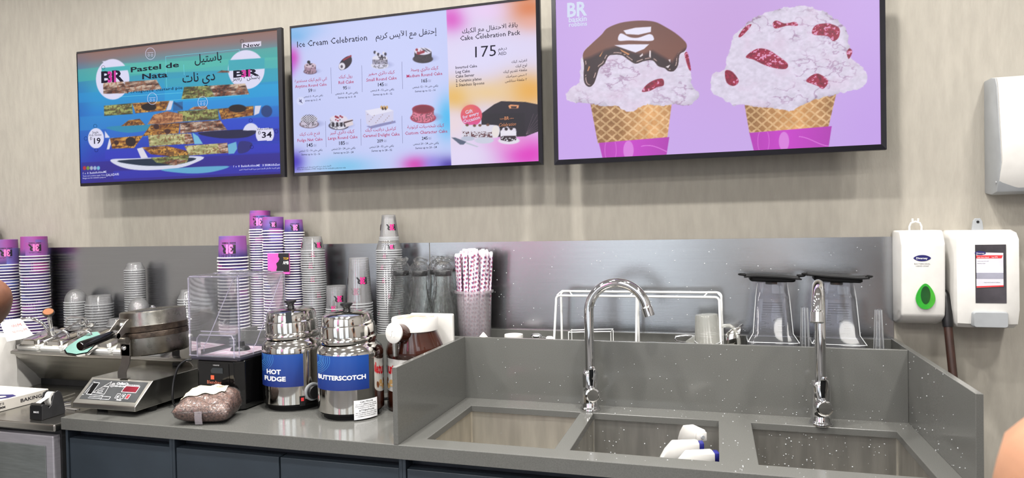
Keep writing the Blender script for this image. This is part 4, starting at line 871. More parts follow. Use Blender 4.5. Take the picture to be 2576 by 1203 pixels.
# blender jars turned upside down to dry
def sq(h, z, r=.3, cx=0, n=4):
    R = []; q_ = h * r
    for sx, sy, t0 in ((1, 1, 0), (-1, 1, PI / 2), (-1, -1, PI), (1, -1, 1.5 * PI)):
        for k in range(n + 1): t = t0 + PI / 2 * k / n; R.append((sx * (h - q_) + q_ * math.cos(t) + cx, sy * (h - q_) * .86 + q_ * math.sin(t) * .86, z))
    return R
def jar(lab, lidlab, x, y, rz, tilt):
    o = thing('blender_jar', lab, 'blender jar', (x, y, LZ), rz, group='upturned blender jars')
    mb = MB(); mb.loft([sq(.071, 0, .22), sq(.0695, .05, .22), sq(.067, .066, .22), sq(.0535, .088, .25), sq(.0445, .19, .25), sq(.041, .2, .3), sq(.039, .232, .3)], cap0=False, cap1=True)
    mb.loft([sq(.067, .002, .22), sq(.064, .064, .22), sq(.05, .09, .25), sq(.041, .186, .25)], cap0=False, cap1=True)
    mb.build('jar', M['clear_thick'], o, smooth=40)
    MB().tube([sq(.0675, .066, .22)[i] for i in range(20)], .0013, 6, closed=True).build('shoulder_ridge', M['clear_edge'], o, smooth=60)
    for s in (-1, 1):
        MB().tube([(s * .0675, -.056, .066), (s * .0525, -.043, .09), (s * .0445, -.0365, .19), (s * .0395, -.032, .23)], .0011, 6).build('corner_edge', M['clear_edge'], o, smooth=60)
    # scale printed on the front wall, upside down
    g = MB(); f = lambda u, z: (u, -(.0492 - (z - .062) * .066) * .9 - .0022, z)
    for k in range(13):
        z = .096 + k * .0066; wv_ = .026 if k in (10, 12, 8) else .012; th = .0007 if k > 7 else .0005
        for xa, xb in (((-.03, -.03 + wv_ * .9), (.012, .03)) if k < 8 else ((-.026, .026),)):
            g.add([f(xa, z), f(xb, z), f(xb, z + th), f(xa, z + th)], [(0, 1, 2, 3)])
    letters(g, 'Frozen', lambda a, b: f(.022 - a, .096 - b), cap=.005, bold=.01); letters(g, 'Jar', lambda a, b: f(.012 - a, .13 - b), cap=.008); letters(g, 'Ounces', lambda a, b: f(.03 - a, .11 - b), cap=.004); letters(g, 'Cups', lambda a, b: f(-.012 - a, .12 - b), cap=.004)
    g.build('measuring_scale', M['ink'], o, smooth=0, fixn=False)
    MB().lathe([(.0001, .224), (.016, .225), (.0165, .2325), (.006, .2345), (.0001, .235)], 20).build('drive_coupling', M['black'], o, smooth=40)
    # the soft black lid lies on top
    l = thing('jar_lid', lidlab, 'lid', (x, y, LZ + .2352), rz, group='black lids on the jars'); l.rotation_euler = (0, tilt, rz)
    n = 15; V = []; F = []
    for j in range(n):
        for i in range(n):
            u, v = (i / (n - 1) - .5) * 2, (j / (n - 1) - .5) * 2
            V.append((u * .074, v * .06, .0145 + .0035 * (u * u) * math.sin(3 * u + 1.0 + x * 9) + .002 * math.sin(4 * v + u)))
    for j in range(n - 1):
        for i in range(n - 1): a = j * n + i; F.append((a, a + 1, a + n + 1, a + n))
    N2 = len(V); V += [(q[0], q[1], q[2] - .0035) for q in V]; F += [tuple(N2 + i for i in q[::-1]) for q in F]
    bd = [i for i in range(n)] + [j * n + n - 1 for j in range(1, n)] + [(n - 1) * n + i for i in range(n - 2, -1, -1)] + [j * n for j in range(n - 2, 0, -1)]
    F += [(bd[k], bd[(k + 1) % len(bd)], bd[(k + 1) % len(bd)] + N2, bd[k] + N2) for k in range(len(bd))]
    MB().add(V, F).build('rim_sheet', M['rubber'], l, smooth=60)
    MB().loft([sq(.056, .0, .2), sq(.06, .003, .2), sq(.06, .012, .2)]).build('plug', M['rubber'], l, smooth=40)
    for s in (-1, 1): MB().tube([(s * .07, -.02, .015), (s * .084, -.012, .016), (s * .088, 0, .016), (s * .084, .012, .016), (s * .07, .02, .015)], .0028, 8).build('lift_tab', M['rubber'], l, smooth=60)
jar('upturned clear blender jar nearer the measuring jug, black lid on top', 'black rubber lid on the jar nearer the measuring jug', .152, 2.062, 0, .02)
jar('upturned clear blender jar behind the forward-pointing tap, black lid on top', 'wavy black rubber lid on the jar behind the tap', .322, 2.06, -.06, .035)
def tamper(lab, x, y, s):
    o = thing('blender_tamper', lab, 'tamper', (x, y, LZ), group='clear tampers')
    h = lambda r, z: [(r * math.cos(2 * PI * k / 8), r * math.sin(2 * PI * k / 8), z) for k in range(8)]
    MB().loft([h(.021, 0), h(.0205, .012), h(.0155, .03), h(.013, .05), h(.0085, .162 * s), h(.0078, .165 * s)]).build('shaft', M['clear_thick'], o, smooth=20)
    for k in range(8): a = 2 * PI * k / 8; MB().tube([(.013 * math.cos(a), .013 * math.sin(a), .05), (.0085 * math.cos(a), .0085 * math.sin(a), .162 * s)], .0006, 5).build('edge', M['clear_edge'], o, smooth=60)
tamper('clear tapered tamper standing between the two blender jars', .236, 2.035, 1.0); tamper('clear tapered tamper standing past the far blender jar by the wall end', .421, 2.035, .98)
# ------------------------------------------------------------------ spray bottles in the middle sink
SF = ZC - .2183
M['spray_head'] = pm('spray_head_white', (206, 204, 200), .4, var=.02); M['spray_navy'] = pm('spray_navy', (30, 32, 112), .4, var=.03)
M['bottle_white'] = pm('bottle_milky', (222, 224, 226), .35, var=.02, trans=.1)
def spray(lab, x, y, rz, top, nav):
    h = top - SF; o = thing('spray_bottle', lab, 'spray bottle', (x, y, SF), rz, group='spray bottles in the sink')
    MB().lathe([(.0001, 0), (.03, 0), (.033, .004), (.033, h - .105), (.028, h - .085), (.014, h - .065), (.0125, h - .055), (.0001, h - .055)], 24).build('bottle', M['bottle_white'], o, smooth=50)
    MB().cyl(.016, h - .062, h - .045, 20).build('collar', M['spray_navy'] if nav else M['spray_head'], o)
    # head: bulky back, tapering to the nozzle along +x
    prof = [(-.052, h - .046), (-.04, h - .024), (-.022, h - .003), (.036, h), (.041, h - .003), (.041, h - .024), (.022, h - .032), (-.004, h - .052), (-.04, h - .058), (-.05, h - .052)]
    hd = MB().prism(prof, -.0155, .0155, 'y').build('spray_head', M['spray_head'], o, smooth=30, bevel=.003, bseg=2)
    MB().box(.0405, .052, -.012, .012, h - .024, h - .002).build('nozzle', M['spray_navy'] if nav else M['spray_head'], o, smooth=30, bevel=.002)
    MB().tube([(.02, 0, h - .03), (.03, 0, h - .05), (.022, 0, h - .085)], [.007, .006, .004], 8).build('trigger', M['spray_navy'] if nav else M['spray_head'], o, smooth=60)
    if not nav: MB().lathe([(.005, 0), (.0045, .003), (.0001, .003)], 12, M=Matrix.Translation((.052, 0, h - .013)) @ Matrix.Rotation(PI / 2, 4, 'Y')).build('nozzle_hole', M['grey_plastic'], o)
spray('white spray bottle at the back of the middle sink, nozzle turned away', -.062, 1.76, -1.05, .92, False)
spray('spray bottle with navy nozzle in the middle of the sink cluster', -.085, 1.682, .16, .905, True)
spray('spray bottle with navy nozzle at the front edge of the middle sink', -.05, 1.625, .24, .9015, True)

# ------------------------------------------------------------------ soap dispensers, towel box, broom
def rounded(w2, h0, h1, r, n=5):
    R = []
    for cx, cz, t0 in ((w2 - r, h1 - r, 0), (-w2 + r, h1 - r, PI / 2), (-w2 + r, h0 + r, PI), (w2 - r, h0 + r, 1.5 * PI)):
        for k in range(n + 1): t = t0 + PI / 2 * k / n; R.append((cx + r * math.cos(t), cz + r * math.sin(t)))
    return R
d1 = thing('soap_dispenser', 'white soap dispenser with green drop-shaped window', 'soap dispenser', (.538, WALL, 1.14))
prof = [(0, .0), (-.03, .0), (-.075, .012), (-.096, .03), (-.1, .07), (-.104, .225), (-.083, .262), (0, .262)]
MB().prism(prof, -.053, .053, 'x').build('housing', M['white'], d1, smooth=30, bevel=.006, bseg=3)
M['green_window'] = pm('green_window', (44, 150, 44), .08, coat=1.0, var=.06, vscale=30); M['green_dark'] = pm('green_window_dark', (18, 70, 28), .1, coat=.6, var=.1)
fy = lambda z: -.1 - (z - .07) / .155 * .004 if z > .03 else -.096
def on_front(pts, d): return [(x, fy(z) - d, z) for x, z in pts]
def plate(pts, d0, d1_, fyf):
    n = len(pts); mb = MB(); mb.add([(x, fyf(z) - d1_, z) for x, z in pts] + [(x, fyf(z) + .001, z) for x, z in pts], [tuple(range(n))] + [(i, (i + 1) % n, (i + 1) % n + n, i + n) for i in range(n)]); return mb
cxw = .004; drop_ = [(cxw + .0235 * math.sin(t) * (1 - .33 * max(0, math.cos(t)) ** 1.5), .078 + .036 * math.cos(t) * (1.12 if math.cos(t) > 0 else .82)) for t in np.linspace(0, 2 * PI, 36, endpoint=False)]
gw = plate(drop_, 0, .004, fy).build('window', M['green_window'], d1, smooth=40)
plate([(cxw + .0115 * math.sin(t), .087 + .0245 * math.cos(t)) for t in np.linspace(0, 2 * PI, 30, endpoint=False)], 0, .0046, fy).build('sight_hole', M['green_dark'], gw, smooth=40)
eye = [(-.003 + .021 * math.cos(t), .187 + .0085 * math.sin(t) * (1 - .35 * abs(math.cos(t)) ** 3)) for t in np.linspace(0, 2 * PI, 30, endpoint=False)]
lg = plate(eye, 0, .0006, fy).build('logo_patch', M['navy'], d1, smooth=0)
t_ = MB(); letters(t_, 'Diversey', lambda x, y: (-.0175 + x, fy(.184) - .0011, .1842 + y), width=.027, bold=.01); t_.build('logo_lettering', M['white_ink'], lg, smooth=0, fixn=False)
t_ = MB(); letters(t_, 'BACTERICIDAL', lambda x, y: (-.022 + x, fy(.17) - .0004, .1695 + y), width=.0385); letters(t_, 'HAND SOAP', lambda x, y: (-.018 + x, fy(.165) - .0004, .1635 + y), width=.031); t_.build('printed_words', M['grey_ink'], d1, smooth=0, fixn=False)
hk = MB(); hk.tube([(-.015, -.03, .262), (-.015, -.03, .272), (-.011, -.03, .282), (0, -.03, .286), (.011, -.03, .282), (.015, -.03, .272), (.015, -.03, .262)], .0028, 8); hk.rod((-.007, -.03, .284), (-.007, -.03, .295), .003); hk.rod((.007, -.03, .284), (.007, -.03, .295), .003)
hk.build('key_loop', M['white'], d1, smooth=60)
d2 = thing('soap_dispenser', 'larger white dispenser with dark window and grey push bar', 'soap dispenser', (.688, WALL, 1.14))
X2 = .079
mb = MB(); sec = []
for z, dep, w2 in ((.0, .088, X2 - .006), (.012, .104, X2 - .002), (.05, .11, X2), (.235, .108, X2), (.252, .1, X2 - .003), (.26, .07, X2 - .008)):
    R = [(w2, 0, z), (w2, -dep * .72, z), (w2 - .008, -dep * .93, z), (w2 - .03, -dep, z), (-w2 + .03, -dep, z), (-w2 + .008, -dep * .93, z), (-w2, -dep * .72, z), (-w2, 0, z)]
    sec.append(R)
mb.loft(sec).build('housing', M['white'], d2, smooth=35)
win = [(-.031, .068), (.039, .068), (.039, .222), (-.031, .222)]
M['smoky'] = pm('smoky_window', (70, 66, 72), .12, var2=(44, 42, 46), vscale=14, coat=.3)
wn = MB().add([(x, -.1108 if z < .2 else -.1096, z) for x, z in win] + [(x, -.106, z) for x, z in win], [(0, 1, 2, 3), (0, 4, 5, 1), (1, 5, 6, 2), (2, 6, 7, 3), (3, 7, 4, 0)]).build('window', M['smoky'], d2, smooth=0)
M['pouch'] = pm('pouch_white', (206, 204, 214), .4, var=.03); M['pouch_grey'] = pm('pouch_grey', (150, 150, 164), .4, var=.06)
fw = lambda z: -.1112
plate([(-.029, .108), (.032, .112), (.032, .2), (-.029, .202)], 0, .0004, fw).build('pouch_label', M['pouch'], wn, smooth=0)
plate([(-.029, .132), (.032, .132), (.032, .148), (-.029, .148)], 0, .0006, fw).build('pouch_band', M['pouch_grey'], wn, smooth=0)
plate([(-.029, .186), (.028, .186), (.031, .194), (-.029, .194)], 0, .0007, fw).build('red_band', M['red_ink'], wn, smooth=0)
plate([(-.029, .1085), (.032, .112), (.032, .1155), (-.029, .1125)], 0, .0007, fw).build('red_band', M['red_ink'], wn, smooth=0)
ey = plate([(-.02 + .0125 * math.cos(t), .2 + .005 * math.sin(t)) for t in np.linspace(0, 2 * PI, 20, endpoint=False)], 0, .0009, fw).build('logo_patch', M['navy'], wn, smooth=0)
t_ = MB(); letters(t_, 'Diversey', lambda x, y: (-.029 + x, -.1126, .198 + y), width=.018); letters(t_, 'Soft Care Hand', lambda x, y: (-.027 + x, -.1123, .1875 + y), width=.026); letters(t_, 'Lq 475', lambda x, y: (.006 + x, -.1123, .1875 + y), width=.013)
t_.build('label_words', M['white_ink'], wn, smooth=0, fixn=False)
t_ = MB(); letters(t_, 'moisturising cream wash', lambda x, y: (-.027 + x, -.1122, .178 + y), width=.026); letters(t_, 'nettoyant mains', lambda x, y: (-.027 + x, -.1122, .172 + y), width=.018); letters(t_, 'keep out of reach of children', lambda x, y: (-.012 + x, -.1122, .122 + y), width=.036)
t_.build('small_print', M['ink'], wn, smooth=0, fixn=False)
pb = MB().loft([[(x, -.104 if i else -.1, z) for x, z in rounded(.04, .004, .046, .006, 3)] for i in (0,)] + [[(x * sc_, -.118, z) for x, z in rounded(.04, .004, .046, .006, 3)] for sc_ in (1.0,)] + [[(x * .95, -.122, z * .9 + .0025) for x, z in rounded(.04, .004, .046, .006, 3)]]).build('push_bar', M['grey_plastic'], d2, smooth=40)
MB().prism([(-.014, .258), (.014, .258), (.011, .284), (.006, .292), (-.006, .292), (-.011, .284)], -.034, -.026, 'y').build('lock_tab', M['grey_plastic'], d2, smooth=0, bevel=.001)
MB().lathe([(.0035, 0), (.0035, .001), (.0001, .001)], 12, M=Matrix.Translation((0, -.0342, .282)) @ Matrix.Rotation(PI / 2, 4, 'X')).build('lock_hole', M['black'], d2)
# paper towel box
p_ = thing('towel_dispenser', 'white paper towel dispenser cut off by the frame edge', 'towel dispenser', (.86, WALL, 1.5))
X3 = .145
cov = [(0, .012), (-.05, .006), (-.078, .008), (-.112, .078), (-.086, .275), (-.078, .296), (-.05, .303), (0, .303)]
bk = [(0, 0), (-.05, -.006), (-.094, .0), (-.124, .076), (-.098, .28), (-.088, .302), (-.055, .309), (0, .309)]
MB().prism([(y * .9, z) for y, z in bk], -X3, X3, 'x').build('back_shell', M['grey_plastic'], p_, smooth=30, bevel=.004)
mb = MB()
secs = []
for t in np.linspace(-1, 1, 9):
    k = 1 - .05 * t * t; secs.append([(t * (X3 - .003), (y * k - .012 if y < 0 else y), z + (.004 if z > .2 else .002)) for y, z in cov])
mb.loft(secs).build('front_cover', M['white'], p_, smooth=35)
MB().lathe([(.004, 0), (.003, .002), (.0001, .002)], 10, M=Matrix.Translation((-X3 - .0005, -.085, .026)) @ Matrix.Rotation(-PI / 2, 4, 'Y')).build('hinge_pin', M['grey_plastic'], p_)
# broom leaning on the wall
pA = at_y(2375, 728, 2.11); pB = at_y(2398, 950, 2.055); dv = (pB - pA).normalized(); foot = pA + dv * ((pA.z - .02) / -dv.z)
bro = thing('broom', 'broom with dark wooden stick and black grip leaning between the dispensers', 'broom', foot)
L_ = lambda q_: Vector(q_) - foot
MB().rod(L_(foot), L_(pA + dv * .05), .0105, 14).build('stick', M['wood'], bro, smooth=60)
MB().tube([L_(pA + dv * q_) for q_ in (0, .004, .015, .03, .06, .085, .1, .103)], [.003, .007, .0115, .014, .0145, .013, .0125, .0118], 16).build('grip', M['black'], bro, smooth=60)
MB().box(-.13, .13, -.02, .02, .01, .045).build('head_block', M['wood'], bro, smooth=0, bevel=.004)
MB().box(-.128, .128, -.03, .03, -.02, .0098).build('bristles', M['black'], bro, smooth=0, bevel=.002)
# ------------------------------------------------------------------ cups
M['cup_print_shade'], nt, b, out = nodes_of('cup_print_gap_shade')
N_, L_k = nt.nodes, nt.links
tc = N_.new('ShaderNodeTexCoord'); oi = N_.new('ShaderNodeObjectInfo'); ad = N_.new('ShaderNodeVectorMath'); ad.operation = 'ADD'
mlt = N_.new('ShaderNodeMath'); mlt.operation = 'MULTIPLY'; mlt.inputs[1].default_value = 7.0; L_k.new(oi.outputs['Random'], mlt.inputs[0])
L_k.new(tc.outputs['Object'], ad.inputs[0]); L_k.new(mlt.outputs[0], ad.inputs[1])
nz = N_.new('ShaderNodeTexNoise'); nz.inputs['Scale'].default_value = 9; nz.inputs['Detail'].default_value = 1; L_k.new(ad.outputs[0], nz.inputs['Vector'])
cr = N_.new('ShaderNodeValToRGB'); L_k.new(nz.outputs['Fac'], cr.inputs['Fac'])
cr.color_ramp.elements[0].position = .3; cr.color_ramp.elements[0].color = lin((84, 94, 164)); cr.color_ramp.elements[1].position = .7; cr.color_ramp.elements[1].color = lin((146, 64, 138))
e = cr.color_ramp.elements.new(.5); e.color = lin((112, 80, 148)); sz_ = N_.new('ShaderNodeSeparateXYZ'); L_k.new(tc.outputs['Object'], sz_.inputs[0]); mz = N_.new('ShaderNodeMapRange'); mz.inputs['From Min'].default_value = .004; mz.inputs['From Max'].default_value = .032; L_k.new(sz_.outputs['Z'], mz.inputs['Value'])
mc = N_.new('ShaderNodeMix'); mc.data_type = 'RGBA'; mc.inputs['A'].default_value = lin((40, 34, 92)); L_k.new(mz.outputs[0], mc.inputs['Factor']); L_k.new(cr.outputs['Color'], mc.inputs['B']); L_k.new(mc.outputs['Result'], b.inputs['Base Color']); b.inputs['Roughness'].default_value = .45  # navy towards the rim: print, plus shade painted for gaps between stacked rims

def br_print(mb, r0, r1, h, cap, ang, zc, flipped=True, width=None, words=True):
    """the two-letter logo and the words around it, wrapped on a tapering cup wall (r0 at z=0 to r1 at z=h), upside down"""
    R = lambda z: r0 + (r1 - r0) * z / h + .0007
    def fn(x, y): z = zc - y; a = ang - x / R(zc); return (R(z) * math.cos(a), R(z) * math.sin(a), z)
    wB = letters(MB(), 'B', lambda x, y: (x, y, 0), cap=cap, bold=.03); tot = wB * 2.15
    off = tot / 2
    letters(mb, 'B', lambda x, y: fn(x - off, y), cap=cap, bold=.035, mat=0); letters(mb, 'R', lambda x, y: fn(x - off + wB * 1.12, y), cap=cap, bold=.035, mat=0)
    # the pink "31" formed by the inner halves
    letters(mb, '3', lambda x, y: (lambda q: (q[0] * 1.01, q[1] * 1.01, q[2]))(fn(x - off + wB * .42, y)), width=wB * .62, cap=cap, bold=.04, mat=1)
    letters(mb, '1', lambda x, y: (lambda q: (q[0] * 1.01, q[1] * 1.01, q[2]))(fn(x - off + wB * 1.1, y)), width=wB * .34, cap=cap, bold=.04, mat=1)
    if words:
        letters(mb, 'BASKIN • ROBBINS', lambda x, y: fn(x - off * 1.02, y - cap * .32), width=tot * 1.02, cap=cap * .17, bold=.02, mat=0)
        letters(mb, arabic('باسكن • روبنز'), lambda x, y: fn(x - off * 1.0, y + cap * 1.16), width=tot, cap=cap * .16, bold=.01, mat=0)

def cup_stack(x, y, r_rim, r_base, h, pitch, n, where, group, logo_ang, cap, jitter=.0012, rot0=0.0):
    """inverted paper cups nested one over the other; top cup first in the list"""
    r0 = r_rim * .915
    body = MB().lathe([(r0, 0), (r_base, h), (r_base - .0012, h + .0008), (r_base - .002, h - .004), (.0001, h - .0045)], 32).build('paper_cup', M['cup_print_shade'], smooth=50, link=False).data
    rim = MB().lathe([(r0 - .001, -.0004), (r_rim - .0006, -.0006), (r_rim, .001), (r_rim - .0006, .0028), (r0, .0032)], 32).build('rim', M['rim'], smooth=60, link=False).data
    pb_ = MB(); br_print(pb_, r0, r_base, h, cap, logo_ang, h * .60); logo = pb_.build('printed_logo', [M['ink'], M['pink_ink']], smooth=0, fixn=False, link=False).data
    rs = random.Random(int(1000 * (x + 9)))
    for i in range(n):
        k = n - 1 - i; o = bpy.data.objects.new('paper_cup', body); COL.objects.link(o)
        o.location = (x + rs.uniform(-jitter, jitter), y + rs.uniform(-jitter, jitter) * .5, LZ + .0008 + pitch * k)
        o.rotation_euler = (0, 0, rs.uniform(0, 6.28) if i else 0)
        r_ = bpy.data.objects.new('rim', rim); COL.objects.link(r_); r_.parent = o
        if i == 0: l = bpy.data.objects.new('printed_logo', logo); COL.objects.link(l); l.parent = o; l['kind'] = 'stuff'
        tag(o, ('%s paper cup%s of the %s' % (ordinal(i), ' from top' if i else '', where)), 'paper cup', group)
FACE = lambda x, y: math.atan2(-y, -x)
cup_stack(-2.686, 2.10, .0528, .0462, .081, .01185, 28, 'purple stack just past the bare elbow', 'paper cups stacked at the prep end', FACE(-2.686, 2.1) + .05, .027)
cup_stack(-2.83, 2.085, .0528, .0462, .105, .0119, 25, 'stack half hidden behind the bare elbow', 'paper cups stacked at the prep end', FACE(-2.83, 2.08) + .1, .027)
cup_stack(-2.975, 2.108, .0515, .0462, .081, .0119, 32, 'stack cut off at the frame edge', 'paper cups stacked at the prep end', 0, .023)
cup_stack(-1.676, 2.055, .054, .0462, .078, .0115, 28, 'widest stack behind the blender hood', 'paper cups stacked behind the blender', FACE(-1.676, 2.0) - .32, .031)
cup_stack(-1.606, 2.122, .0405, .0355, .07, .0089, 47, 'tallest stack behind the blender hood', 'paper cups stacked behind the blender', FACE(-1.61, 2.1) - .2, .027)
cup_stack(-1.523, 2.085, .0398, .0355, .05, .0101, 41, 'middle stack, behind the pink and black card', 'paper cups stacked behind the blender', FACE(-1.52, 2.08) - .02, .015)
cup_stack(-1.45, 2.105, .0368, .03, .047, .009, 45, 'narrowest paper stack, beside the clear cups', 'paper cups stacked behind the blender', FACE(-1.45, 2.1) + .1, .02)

def clear_stack(x, y, r_rim, r_base, h, pitch, n, where, group, logo=0.0, cap=.02, name='plastic_cup', cat='plastic cup', kind='clear plastic cup', lean=(0, 0), ribs=0, dome=False):
    if dome: prof = [(r_rim, 0), (r_rim, .003), (r_rim * .93, .004)] + [(r_rim * .93 * math.cos(t), .006 + h * math.sin(t)) for t in np.linspace(0, PI / 2 - .001, 9)]
    else: prof = [(r_rim * .93, .0), (r_rim, .0), (r_rim, .0035), (r_rim * .94, .0042), (r_base * 1.02, h * .9), (r_base, h), (r_base * .9, h - .002), (.0001, h - .003)]
    wob = (lambda a, j: 1 + .02 * math.cos(ribs * a) if 2 < j < 7 else 1) if ribs else None
    seg = 48 if ribs else 28
    body = MB().lathe(prof, seg, wob=wob).build(name, M['clear'], smooth=50, link=False).data
    rim = MB().lathe([(r_rim * .95, .0), (r_rim, .0004), (r_rim * 1.004, .0016), (r_rim * .995, .0032), (r_rim * .95, .0036)], 28).build('rim', M['clear_edge'], smooth=60, link=False).data
    lg_ = None
    if logo:
        pb_ = MB()
        for t in (0, 2.1, 4.2): br_print(pb_, r_rim * .94, r_base, h, cap, FACE(x, y) + logo + t, h * .58, words=False)
        lg_ = pb_.build('printed_logo', [M['ink'], M['magenta_ink']], smooth=0, fixn=False, link=False).data
    for i in range(n):
        k = n - 1 - i; o = bpy.data.objects.new(name, body); COL.objects.link(o); zz = pitch * k
        o.location = (x + lean[0] * zz, y + lean[1] * zz, LZ + .0006 + zz); o.rotation_euler = (0, 0, i * .37 if i else 0)
        r_ = bpy.data.objects.new('rim', rim); COL.objects.link(r_); r_.parent = o
        if lg_ is not None and i in (0, 4, 9, 15, 22, 30): l = bpy.data.objects.new('printed_logo', lg_); COL.objects.link(l); l.parent = o; l['kind'] = 'stuff'
        tag(o, '%s %s%s of the %s' % (ordinal(i), kind, ' from top' if i else '', where), cat, group)
clear_stack(-1.353, 2.085, .043, .0322, .05, .0079, 43, 'leaning stack beside the paper cups', 'clear cups stacked behind the warmers', .55, .018, lean=(-.03, 0))
clear_stack(-1.248, 2.045, .0375, .0328, .08, .0083, 17, 'lowest stack behind the warmers', 'clear cups stacked behind the warmers', .25, .02)
clear_stack(-1.156, 2.04, .0445, .0331, .155, .009, 18, 'stack behind the butterscotch warmer knob', 'clear cups stacked behind the warmers', .25, .022)
clear_stack(-1.068, 2.09, .0455, .035, .034, .0075, 45, 'tallest clear column', 'clear cups stacked behind the warmers', .2, .014)
clear_stack(-1.066, 2.09, .0345, .0235, .078, .0045, 3, 'small trio crowning the tallest clear column', 'small clear cups topping the tall column', .3, .02)
for o in list(COL.objects):      # lift the small cups on to the column's top
    if o.get('group') == 'small clear cups topping the tall column': o.location.z += .0075 * 44 + .0345
clear_stack(-2.181, 2.11, .0385, .0257, .03, .0087, 31, 'tall narrow column', 'clear pots and lids at the prep end', name='plastic_pot', cat='plastic pot', kind='ribbed clear plastic pot', ribs=24)
clear_stack(-2.352, 2.10, .051, .0416, .036, .0105, 13, 'squat wide column', 'clear pots and lids at the prep end', name='plastic_pot', cat='plastic pot', kind='wide ribbed clear plastic pot', ribs=28)
clear_stack(-2.214, 2.05, .0355, .027, .028, .0085, 7, 'shortest column', 'clear pots and lids at the prep end', name='plastic_pot', cat='plastic pot', kind='small ribbed clear plastic pot', ribs=24)
clear_stack(-2.478, 2.105, .0435, .0336, .048, .0095, 15, 'stack beside the paper cups', 'clear pots and lids at the prep end', name='dome_lid', cat='dome lid', kind='clear domed lid', dome=True)
clear_stack(-2.105, 2.05, .04, .03, .05, .0098, 12, 'stack peeking over the waffle iron', 'clear pots and lids at the prep end', name='dome_lid', cat='dome lid', kind='clear domed lid', dome=True)
clear_stack(-1.913, 2.095, .0395, .027, .036, .0095, 17, 'column beside the blender hood', 'clear pots and lids at the prep end', name='plastic_pot', cat='plastic pot', kind='shallow clear plastic pot', ribs=20)

# printed card between the paper cup stacks
cd = thing('printed_card', 'pink and black printed card standing behind the blender hood', 'card', (-1.485, 2.04, LZ))
c0 = at_y(674, 690, 2.04); c1 = at_y(727, 637, 2.04)
MB().box(c0.x + 1.485, c1.x + 1.485, 0, .004, c0.z - LZ, c1.z - LZ).build('card', pm('card_pink', (206, 84, 170), .4, var=.06), cd, smooth=0)
wv = c1.x - c0.x; zt_ = c1.z - LZ; xo = c0.x + 1.485
MB().add([(xo + wv * k, -.0006, zt_ * z) for k, z in ((.52, 1), (.5, .965), (.56, .94), (.5, .91), (.4, .89), (.44, .85), (.38, .8), (1, .8), (1, 1))], [tuple(range(9))]).build('black_print', M['ink'], cd, smooth=0)
t_ = MB(); letters(t_, 'TOP', lambda x, y: (xo + wv * .74 + x, -.0011, zt_ * .93 + y), width=wv * .24, bold=.01); t_.build('gold_words', pm('gold_ink', (222, 176, 60), .4), cd, smooth=0, fixn=False)
t_ = MB(); letters(t_, 'AMB', lambda x, y: (xo + wv * .72 + x, -.0011, zt_ * .88 + y), width=wv * .26, cap=.012, bold=.01); t_.build('white_words', M['white_ink'], cd, smooth=0, fixn=False)

# ------------------------------------------------------------------ wrapped glass bottles
def bottle(lab, x, y, s):
    o = thing('glass_bottle', lab, 'bottle', (x, y, LZ), group='bottles wrapped in clear film'); o.scale = (1.05, 1.05, 1.09)
    MB().lathe([(.0001, .003), (.033, .003), (.0375, .006), (.0385, .012), (.0385, .115), (.036, .135), (.028, .165), (.0235, .19), (.0225, .215), (.0235, .232)], 32).build('glass', M['glass'], o, smooth=50)
    MB().lathe([(.0245, .228), (.0255, .23), (.0255, .241), (.024, .243), (.0001, .243)], 28).build('cap', M['black'], o, smooth=40)
    rs = random.Random(s)
    ph = [rs.uniform(0, 6.28) for _ in range(8)]
    wob = lambda a, j: 1 + .05 * math.sin(5 * a + ph[j % 8] + j) + .035 * math.sin(9 * a + ph[(j + 3) % 8] * 2 + j * 1.7)
    MB().lathe([(.039, .001), (.0415, .01), (.0425, .06), (.0425, .115), (.0405, .138), (.0335, .17), (.029, .195), (.0285, .22), (.031, .24), (.029, .255), (.022, .266), (.012, .272), (.0001, .27)], 40, wob=wob).build('film_wrap', M['wrap'], o, smooth=25)
    # twisted film tuft on top
    V = MB(); n = 12; R = []
    for z, r in ((.262, .014), (.27, .02), (.278, .022), (.284, .014)):
        R.append([(r * (1 + .5 * rs.uniform(-1, 1)) * math.cos(2 * PI * k / n), r * (1 + .5 * rs.uniform(-1, 1)) * math.sin(2 * PI * k / n), z + rs.uniform(-.003, .003)) for k in range(n)])
    V.loft(R).build('film_tuft', M['wrap'], o, smooth=0)
bottle('film-wrapped glass bottle next to the tallest clear cup column', -1.005, 2.05, 1); bottle('film-wrapped glass bottle in the middle of the group', -.928, 2.03, 2); bottle('film-wrapped glass bottle next to the straw tub', -.848, 2.035, 3); bottle('film-wrapped glass bottle at the back of the group', -.898, 2.108, 4)

